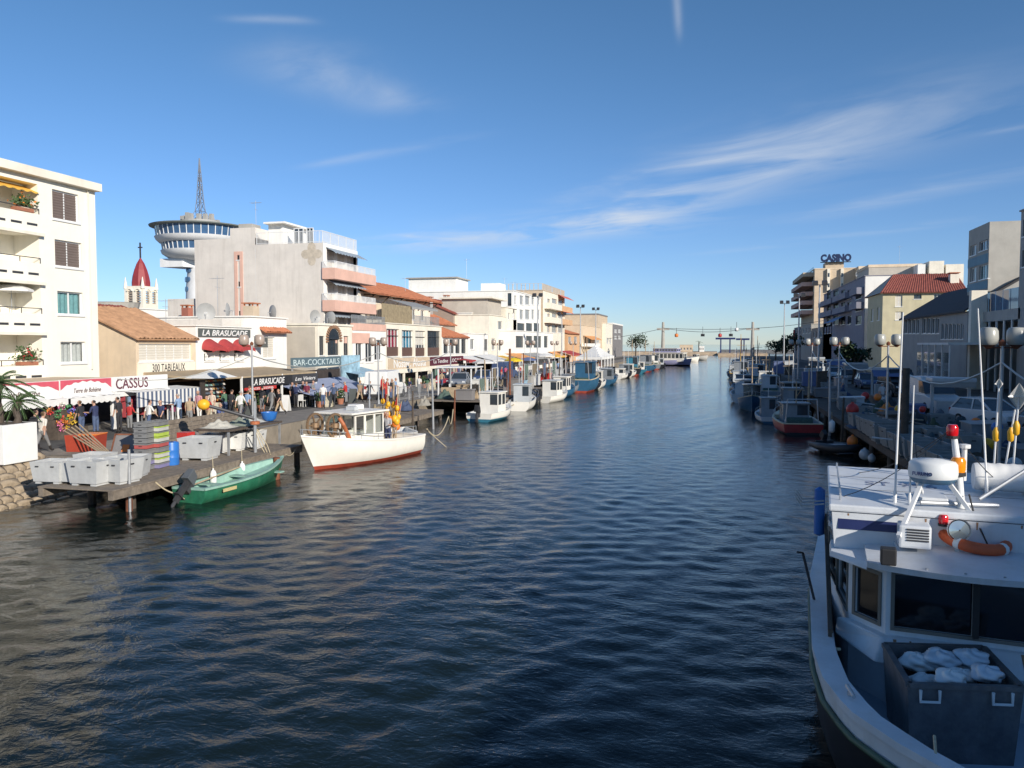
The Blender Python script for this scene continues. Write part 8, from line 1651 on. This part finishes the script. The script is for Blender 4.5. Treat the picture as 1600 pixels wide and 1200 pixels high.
for k, (px, X, c, lab, ps) in enumerate(((690, -26.4, TANC, 'person in tan coat by the tan board shop', 'walk'), (700, -27, WHT, 'person in white by the red clothes rack', 'standf'), (723, -27.5, BLK, 'person in black past the maroon board', 'stand'), (783, -24.5, REDC, 'person in red under the pale awning', 'stand'), (790, -24.8, (.5, .1, .2), 'person in pink beside the red one', 'standf'), (797, -24.2, NVY, 'person in navy near the yellow parasol', 'hold'), (812, -24.6, REDC, 'person in bright red right of the yellow parasol', 'walk'), (822, -24.2, BLK, 'person in black by the blue parasol', 'stand'), (833, -24.5, WHT, 'person in white by the blue parasol', 'standf'), (842, -24., BLK, 'person in black before the grey awning', 'walk'), (850, -24.4, GRN, 'person in green before the white parasol', 'stand'), (858, -24., GRY, 'person in grey near the ochre parasol', 'stand'), (872, -24, BLU, 'person in blue past the ochre parasol', 'walk'), (886, -23.8, BLK, 'person in black left of the market tent', 'stand'))): pz(ps, px, X, [N, W_, S_, E_][k % 4], lab, c, [JEAN, BLK, GRY][k % 3], k % 4, 1., GZ, 590)
def aboard():
    T = Matrix.Translation((-16.6, 35.2, 0))@Matrix.Rotation(R(-103), 4, 'Z')
    for lx, ly, ps, fc, lab, sh, tr, hr in ((-1.7, .2, 'reach', R(-60), 'person in black oilskin working at the white boat stern', BLK, BLK, 1), (-2.1, -.55, 'stand', R(150), 'person in blue and black on the white boat stern deck', (.1, .14, .4), BLK, 0), (-1.2, .75, 'hold', R(-90), 'person in grey hooded top behind the white boat wheelhouse', (.4, .4, .42), NVY, 2)):
        p = T@Vector((lx, ly, .5)); person(ps, p.x, p.y, fc, lab, sh, tr, hr, 1., .5, 'people aboard boats')
    person('stand', 9.9, 47.5, W_, 'person in dark clothes on the right quay by the stalls', BLK, NVY, 0, 1., GZ, 'people on the right quay'); person('walk', 11.2, 60, N, 'person in white walking up the right quay', (.5, .5, .5), GRY, 2, 1., GZ, 'people on the right quay'); person('standf', 10.4, 72, W_, 'person in pale top beyond the blue awning stall', (.42, .4, .38), JEAN, 1, 1., GZ, 'people on the right quay')
aboard()

# ================================================================== VEHICLES
TYRE = M('tyre', (.02, .02, .02), .85); RIMM = M('wheel_rim', (.4, .4, .41), .35, .7); HEAD = M('headlamp', (.6, .62, .62), .15); TAIL = M('tail_lamp', (.35, .02, .02), .25); TRIM = M('bumper_trim', (.05, .05, .055), .6)
def vehicle(label, cat, loc, rz, paint, kind='car'):
    t = thing({'car': 'parked_car', 'van': 'panel_van'}[kind], label, cat, loc, rz, local=True)
    if kind == 'car': L, w = 4.1, .84; low = [(-2.05, .35), (-2.02, .75), (-1.85, .93), (.75, .95), (1.5, .86), (1.95, .70), (2.05, .5), (2.03, .3), (-1.98, .25)]; cab = [(-1.9, .92), (-1.45, 1.45), (.0, 1.48), (.95, .93)]
    else: L, w = 5.2, .98; low = [(-2.6, .4), (-2.6, 1.2), (1.5, 1.2), (2.3, 1.05), (2.6, .8), (2.6, .35), (-2.55, .3)]; cab = [(-2.58, 1.18), (-2.5, 2.25), (.75, 2.3), (1.55, 1.18)]
    mb = MB(); mb.prism(low, 1, -w, w); mb.build('body', paint, t, bevel=.05)
    a, b, c, d = cab; iw = w*.97; tw = w*(.78 if kind == 'car' else .9)
    gl = MB()
    if kind == 'car':
        mb = MB(); mb.hexa([(a[0], -iw, a[1]), (d[0], -iw, d[1]), (d[0], iw, d[1]), (a[0], iw, a[1])], [(b[0], -tw, b[1]), (c[0], -tw, c[1]), (c[0], tw, c[1]), (b[0], tw, b[1])]); mb.build('windows', GLASS, t)
        mb = MB(); mb.box(b[0]-.08, c[0]+.06, -tw-.02, tw+.02, b[1], b[1]+.06); mb.build('roof', paint, t, bevel=.025)
        for s in (-1, 1):
            for p, q in ((a, b), (d, c)): mb = MB(); mb.bar((p[0], s*iw, p[1]), (q[0], s*tw, q[1]), .08); mb.build('pillar', paint, t)
            mb = MB(); mb.bar((-.35, s*(iw+.005), .93), (-.4, s*(tw+.01), 1.47), .07); mb.build('door_pillar', paint, t)
    else:
        mb = MB(); mb.hexa([(a[0], -iw, a[1]), (d[0], -iw, d[1]), (d[0], iw, d[1]), (a[0], iw, a[1])], [(b[0], -tw, b[1]), (c[0], -tw, c[1]), (c[0], tw, c[1]), (b[0], tw, b[1])]); mb.build('load_box', paint, t, bevel=.06)
        mb = MB(); mb.hexa([(c[0]-.1, -iw-.01, 1.3), (d[0]+.02, -iw-.01, 1.26), (d[0]+.02, iw+.01, 1.26), (c[0]-.1, iw+.01, 1.3)], [(c[0]-.3, -tw-.03, 2.05), (c[0]+.22, -tw-.03, 2.05), (c[0]+.22, tw+.03, 2.05), (c[0]-.3, tw+.03, 2.05)]); mb.build('windows', GLASS, t)
    for x in (-L*.31, L*.31):
        for s in (-1, 1):
            r = .31 if kind == 'car' else .35; mb = MB(); mb.tube([(x, s*(w-.17), r), (x, s*(w+.015), r)], r, 18); wh = mb.build('wheel', TYRE, t); mb = MB(); mb.tube([(x, s*(w+.0), r), (x, s*(w+.025), r)], r*.6, 14); mb.build('rim', RIMM, wh)
    for s in (-1, 1):
        z = .66 if kind == 'car' else .85; mb = MB(); mb.box(L/2-.16, L/2-.02, s*w*.72-.14, s*w*.72+.14, z-.08, z+.08); mb.build('headlight', HEAD, t, bevel=.02); mb = MB(); mb.box(-L/2-.01, -L/2+.08, s*w*.85-.1, s*w*.85+.1, z, z+.25); mb.build('tail_light', TAIL, t)
    mb = MB(); mb.box(L/2-.1, L/2+.05, -w*.95, w*.95, .28, .48); mb.build('front_bumper', TRIM, t, bevel=.03); mb = MB(); mb.box(-L/2-.06, -L/2+.1, -w*.95, w*.95, .28, .48); mb.build('rear_bumper', TRIM, t, bevel=.03)
PW, PS, PB, PR_, PK = M('car_white', (.6, .62, .63), .25, var=.04), M('car_silver', (.34, .36, .38), .25, .4, var=.04), M('car_blue', (.05, .08, .17), .25, var=.05), M('car_red', (.33, .03, .04), .25, var=.05), M('car_black', (.02, .02, .025), .25)
vehicle('white panel van parked behind the fishing boat', 'van', (-26.2, 60.5, GZ), R(95), M('van_white', (.78, .78, .76), .35, var=.04), 'van')
vehicle('silver hatchback parked by the crowd barriers', 'car', (-25.4, 77.5, GZ), R(-80), PS); vehicle('red hatchback parked beside the silver one', 'car', (-27.3, 78.5, GZ), R(-82), PR_); vehicle('dark blue car parked past the silver hatchback', 'car', (-25.4, 86, GZ), R(-85), PB); vehicle('grey-blue van beyond the parked cars on the left', 'van', (-25.6, 96, GZ), R(88), PB, 'van')
vehicle('white car on the right quay beside the nearest lamp', 'car', (14.2, 47.5, GZ), R(-65), PW); vehicle('white van behind the white stall on the right quay', 'van', (13.6, 57.5, GZ), R(-80), PW, 'van'); vehicle('silver car at the right picture edge', 'car', (15.8, 42.5, GZ), R(-70), PS); vehicle('black van further up the right quay', 'van', (15, 74, GZ), R(-85), PK, 'van'); vehicle('dark blue car up the right quay past the black van', 'car', (14.6, 86, GZ), R(-88), PB); vehicle('silver car far up the right quay', 'car', (14.4, 97, GZ), R(-88), PS); vehicle('white car far up the right quay', 'car', (14.6, 108, GZ), R(-88), PW)

# ================================================================== MORE BOATS AND GEAR ALONG THE BANKS
cab_l = [(67.5, -16.3, 95, 5.8, BWHITE, BSHADE, 'white skiff with pale cabin just past the cabin boat'), (84.5, -16.0, 84, 6.2, BBLUE, BWHITE, 'blue boat with white cabin by the tubs'), (104, -15.2, 92, 6.4, BWHITE, BWHITE, 'white boat right of the dark blue trawler'), (116, -15.6, 85, 6.6, BBLACK, BSHADE, 'dark boat with grey cabin before the tent'), (141, -15.0, 90, 7.2, BWHITE, BWHITE, 'white boat past the tent'), (158, -14.6, 90, 7.5, BTEAL, BWHITE, 'teal boat past the dark hulled one'), (176, -14.2, 90, 8, BBLUE, BWHITE, 'blue boat left of the grey-green one'), (197, -13.4, 90, 8, BBLACK, BSHADE, 'dark boat touching the trip boat stern')]
for y, x, a, L, h, c, lab in cab_l: boat_white_cabin('small_boat', lab, (x, y, 0), R(a), L, L*.37, hullm=h, bottom=h, cab=c, motor=False, mast=2.6, cx=(-1.2, .3), ch=2.1, fs=.75, fb=1.15)
for y, x, a, L, h, c, lab in ((67, 5.8, 92, 6, BBLACK, BGREY, 'dark boat hard against the right dock past the red one'), (82, 2.6, 88, 6.5, BSHADE, BSHADE, 'grey boat outside the gantry boat'), (94.5, 3.0, 90, 7, BBLUE, BGREY, 'blue boat outside the black one on the right'), (108, 2.9, 92, 7, BBLACK, BSHADE, 'black boat outside the teal one on the right'), (122, 5.6, 90, 7, BSHADE, BGREY, 'grey boat inside the yellow striped one'), (140, 3.0, 90, 7, BBLUE, BSHADE, 'blue boat outside the far grey one'), (155, 3.6, 90, 7.5, BBLACK, BSHADE, 'black boat outside the far blue one'), (174, 4.0, 90, 7.5, BBLUE, BGREY, 'blue boat near the right bank end'), (194, 5.2, 90, 7.5, BBLACK, BSHADE, 'dark boat second last on the right bank')): boat_white_cabin('small_boat', lab, (x, y, 0), R(a), L, L*.38, hullm=h, bottom=h, cab=c, motor=False, mast=2.8, cx=(-1.2, .3), ch=2.1, fs=.8, fb=1.25)
g = random.Random(77)
nth = ['first', 'second', 'third', 'fourth', 'fifth', 'sixth', 'seventh', 'eighth', 'ninth', 'tenth', 'eleventh', 'twelfth', 'thirteenth', 'fourteenth', 'fifteenth', 'sixteenth', 'seventeenth', 'eighteenth', 'nineteenth', 'twentieth']
for k in range(18): y = 44+k*5.6+g.uniform(-1.5, 1.5); x = -17.2-g.uniform(0, 1.6); mb = MB(); h = g.uniform(2.2, 4.8); mb.tube([(x, y, -1), (x+g.uniform(-.15, .15), y+g.uniform(-.3, .3), h)], [.09, .05], 7); solo(mb, 'mooring_pole', [WOODD, GALV, RUST, WOODL][k % 4], nth[k]+' mooring pole beyond the white fishing boat on the left', 'pole', 'mooring poles on the left bank')
for k in range(18): y = 46+k*7+g.uniform(-1.5, 1.5); x = 6.8-g.uniform(0, .5); mb = MB(); h = g.uniform(2., 4.6); mb.tube([(x, y, -1), (x+g.uniform(-.15, .15), y+g.uniform(-.3, .3), h)], [.1, .05], 7); solo(mb, 'mooring_pole', [WOODD, GALV, WOODL][k % 3], nth[k]+' mooring pole along the right dock', 'pole', 'mooring poles on the right bank')
def gear(loc, label, mat, w, d, h, group):
    x, y, z = loc; t = thing('gear_locker', label, 'locker', loc, 0, group); mb = MB(); mb.box(x-w/2, x+w/2, y-d/2, y+d/2, z, z+h); mb.build('body', mat, t, bevel=.02); mb = MB(); mb.hexa([(x-w/2-.05, y-d/2-.05, z+h), (x+w/2+.05, y-d/2-.05, z+h), (x+w/2+.05, y+d/2+.05, z+h), (x-w/2-.05, y+d/2+.05, z+h)], [(x-w/2-.05, y-d/2-.05, z+h+.05), (x+w/2+.05, y-d/2-.05, z+h+.12), (x+w/2+.05, y+d/2+.05, z+h+.12), (x-w/2-.05, y+d/2+.05, z+h+.05)]); mb.build('lid', mat, t)
pal = [W['dark'], TUB, WOOD, MATS['shop_blue'], WOODD, TUBW, BGREY, RED]
for k in range(16): y = 62+k*4.9+g.uniform(-1, 1); gear((-20.5+g.uniform(-1.5, 2.), y, 1.06), nth[k]+' gear locker up the left docks from the fish stall', pal[k % 8], g.uniform(.8, 1.5), g.uniform(.8, 1.4), g.uniform(.5, .9) if y < 80 else g.uniform(.7, 1.5), 'gear lockers on the left docks')
pal = [W['dark'], BGREY, WOODD, AWNB, BSHADE, WOOD]
for k in range(20): y = 34+k*6.2+g.uniform(-1.5, 1.5); gear((9.6+g.uniform(-.9, 2.4), y, GZ), nth[k]+' gear locker along the right quay edge', pal[k % 6], g.uniform(.9, 2.), g.uniform(.9, 1.8), g.uniform(.5, .9) if y < 75 else g.uniform(.8, 2.), 'gear lockers on the right quay')
for k in range(9):
    x, y = 8.0+g.uniform(-.4, .6), 22+k*3.4; mb = MB(); w = g.uniform(1.2, 2.); mb.grid(lambda a, b: (x+(a-.5)*w, y+(b-.5)*w*1.3, 1.17+max(0, .6*math.sin(math.pi*a)*math.sin(math.pi*b)*(1+.45*math.sin(a*14+k)*math.cos(b*11+k)))), 14, 14); solo(mb, 'fishing_net', cloth([(.05, .08, .09), (.09, .09, .1), (.12, .1, .07), (.04, .07, .12)][k % 4]), nth[k]+' dark net heap on the right dock beside the near vessel', 'net', 'net heaps on the right dock', smooth='all')

for k in range(7):
    y = 64+k*5.2; x = -18.6-g.uniform(0, .8); t = thing('net_rack', nth[k]+' steel net rack up the left docks from the fish stall', 'net rack', (x, y, 1.02), 0, 'net racks on the left docks'); h = g.uniform(1.7, 2.6); w = g.uniform(.9, 1.5); mb = MB()
    for s in (-1, 1): mb.tube([(x, y+s*w, 1.0), (x, y+s*w, 1.0+h)], .03, 6)
    mb.tube([(x, y-w, 1+h), (x, y+w, 1+h)], .03, 6); mb.tube([(x, y-w, 1.4), (x, y+w, 1+h*.8)], .02, 5); mb.build('frame', [GALV, WMETAL, RUST][k % 3], t)
    mb = MB(); mb.grid(lambda a, b: (x+.06*math.sin(a*17+k)*(1-b*.3), y-w*.8+w*1.3*a, 1+h-.05-b*h*(.35+.3*abs(math.sin(a*6+k)))), 20, 8); mb.build('net', cloth([(.10, .14, .12), (.16, .13, .09), (.07, .10, .16)][k % 3]), t, smooth='all')

# rows of tubs standing along the right dock edge, and things strewn behind them
for k in range(16): y = 24+k*1.35; tub((7.62, y, 1.16), g.uniform(-.12, .12), nth[k]+' shaded tub in the row along the right dock edge', 'tubs in a row along the right dock edge', MATS['grey_tub_shaded'], g.uniform(.95, 1.1))
for k in range(18):
    x, y = g.uniform(9.2, 12.2), g.uniform(27, 66); a = g.uniform(0, 3.14); L = g.uniform(1.5, 3.5); z = GZ+g.uniform(.05, .5); mb = MB(); mb.tube([(x, y, z), (x+L*math.cos(a), y+L*math.sin(a), z+g.uniform(-.05, .5))], g.uniform(.02, .05), 6)
    solo(mb, 'loose_spar', [WOODL, BSHADE, WOOD][k % 3], ['pale', 'grey', 'brown'][k % 3]+' spar lying among the gear on the right quay', 'spar', 'loose spars on the right quay')
for k in range(14):
    x, y = g.uniform(9.0, 12.5), 26+k*3.1; r = g.uniform(.16, .3); mb = MB(); mb.sphere((x, y, GZ+r+g.uniform(0, .7)), r, 12); solo(mb, 'net_float', [ORANGE, BSHADE, RED, YELLOW, BLUE][k % 5], nth[k]+' net float up the right quay, '+['orange', 'pale', 'red', 'yellow', 'blue'][k % 5], 'float', 'net floats on the right quay', smooth='all')

more = [(232, -27.2, WHT, 'person in white walking under the striped valance'), (252, -26.8, NVY, 'person in navy walking behind the crate stack'), (296, -26.6, TANC, 'person in tan walking past the plank fence'), (325, -26.4, REDC, 'person in red strolling towards the souvenir rack'), (352, -28.6, GRN, 'person in green between the rack and the lamp'), (387, -27.6, BLU, 'person in light blue right of the lamp pole'), (424, -26.8, GRY, 'person in grey passing the terrace post'), (437, -26.2, BLK, 'person in black heading along the terrace'), (505, -26.0, WHT, 'person in white before the blue awning'), (522, -25.8, JEAN, 'person in denim before the blue awning'), (541, -25.6, REDC, 'person in red passing the awning far end'), (562, -26.0, TANC, 'person in tan by the mural panel'), (577, -25.4, BLK, 'person in black left of the second lamp'), (641, -24.6, NVY, 'person in navy right of the white van'), (655, -25, WHT, 'person in white beyond the white van'), (668, -24.4, GRN, 'person in green by the crowd barriers')]
for k, (px, X, c, lab) in enumerate(more): pz(['walk', 'stride', 'stand', 'walk', 'hold', 'stride'][k % 6], px, X, [N, S_, N, S_, W_, N][k % 6]+g.uniform(-.4, .4), lab, c, [JEAN, BLK, GRY, TANC][k % 4], k % 4, g.uniform(.95, 1.04), GZ, 640)
for k, (px, X) in enumerate(((338, -27.9), (392, -28.2), (446, -27.6), (515, -26.4), (552, -26.6), (585, -26.4), (676, -26.8), (712, -26.6))):
    y = onX(px, 640, X)[0]; t = thing('menu_board', nth[k]+' standing menu board along the left shopfronts', 'menu board', (X, y, GZ), 0, 'menu boards along the left shops')
    for s in (-1, 1): mb = MB(); mb.hexa([(X-.28+s*.0, y+s*.25-.015, GZ), (X+.28, y+s*.25-.015, GZ), (X+.28, y+s*.25+.015, GZ), (X-.28, y+s*.25+.015, GZ)], [(X-.28, y-.015+s*.02, GZ+1.05), (X+.28, y-.015+s*.02, GZ+1.05), (X+.28, y+.015+s*.02, GZ+1.05), (X-.28, y+.015+s*.02, GZ+1.05)]); mb.build('panel', [M('menu_cream', (.6, .55, .42), .7, var=.4, scale=9), MATS['sign_slate'], WHITE][k % 3], t)
for k, (px, X) in enumerate(((372, -28.9), (408, -29.0), (500, -26.9), (532, -26.8), (570, -27.2), (590, -26.9), (640, -28.5), (664, -28.5))):
    y = onX(px, 640, X)[0]; t = thing('potted_shrub', nth[k]+' potted shrub along the left shopfronts', 'shrub', (X, y, GZ), 0, 'potted shrubs along the left shops'); mb = MB(); mb.lathe([(.01, 0), (.2, 0), (.27, .42), (.23, .42), (.2, .36), (.01, .36)], (X, y, GZ), 12); mb.build('pot', M('terracotta_pot', (.35, .14, .08), .8), t); mb = MB(); tree_crown(mb, (X, y, GZ+.8), .42, 190, g, .09, 1.1); mb.build('leaves', FOLIAGE, t)

for k, (y, x, a, L, h, c, lab) in enumerate(((72, -16.9, 98, 5.2, BBLACK, None, 'open dark boat between the rusty pile and the white launch'), (90.5, -16.6, 84, 6.2, BGREY, BGREY, 'grey boat just before the dark blue trawler'), (100.5, -15.3, 93, 6.2, BBLACK, BGREY, 'dark boat just past the dark blue trawler'), (112, -14.8, 88, 6.4, BBLUE, BGREY, 'navy boat in the gap before the tent'), (122, -15.8, 95, 6.4, BGREY, BBLACK, 'grey boat moored at the tent near end'), (136.5, -15.2, 88, 6.6, BBLACK, BGREY, 'black boat moored at the tent far end'))): boat_white_cabin('small_boat', lab, (x, y, 0), R(a), L, L*.38, hullm=h, bottom=h, cab=c, motor=k == 0, mast=2.6 if c else 0, cx=(-1.2, .3), ch=2.1, fs=.75, fb=1.2)
for k in range(14):
    x, y = 9.4+g.uniform(0, 2.8), 29+k*3.0; mb = MB(); w = g.uniform(1.2, 2.4); q = g.uniform(.4, .8); mb.grid(lambda a, b: (x+(a-.5)*w, y+(b-.5)*w*1.2, GZ+.01+max(0, q*math.sin(math.pi*a)*math.sin(math.pi*b)*(1+.45*math.sin(a*15+k)*math.cos(b*12+k)))), 14, 14); solo(mb, 'tarpaulin_heap', cloth([(.03, .05, .06), (.05, .05, .055), (.08, .06, .04), (.03, .05, .10), (.05, .07, .04)][k % 5]), nth[k]+' covered heap of gear up the right quay behind the tub row', 'tarpaulin', 'covered gear heaps on the right quay', smooth='all')
for k in range(12):
    y = 45+k*4.6; x = -23.0+g.uniform(-.6, 1.2); z = GZ if x < -23.2 else (1.06 if y > 60 else .8); mb = MB(); w = g.uniform(.7, 1.3); mb.grid(lambda a, b: (x+(a-.5)*w, y+(b-.5)*w*1.2, z+.01+max(0, .6*math.sin(math.pi*a)*math.sin(math.pi*b)*(1+.45*math.sin(a*15+k)*math.cos(b*12+k)))), 12, 12); solo(mb, 'fishing_net', cloth([(.08, .12, .10), (.25, .2, .13), (.06, .08, .14), (.3, .28, .24)][k % 4]), nth[k]+' net heap on the left quay edge past the white fishing boat', 'net', 'net heaps on the left quay', smooth='all')
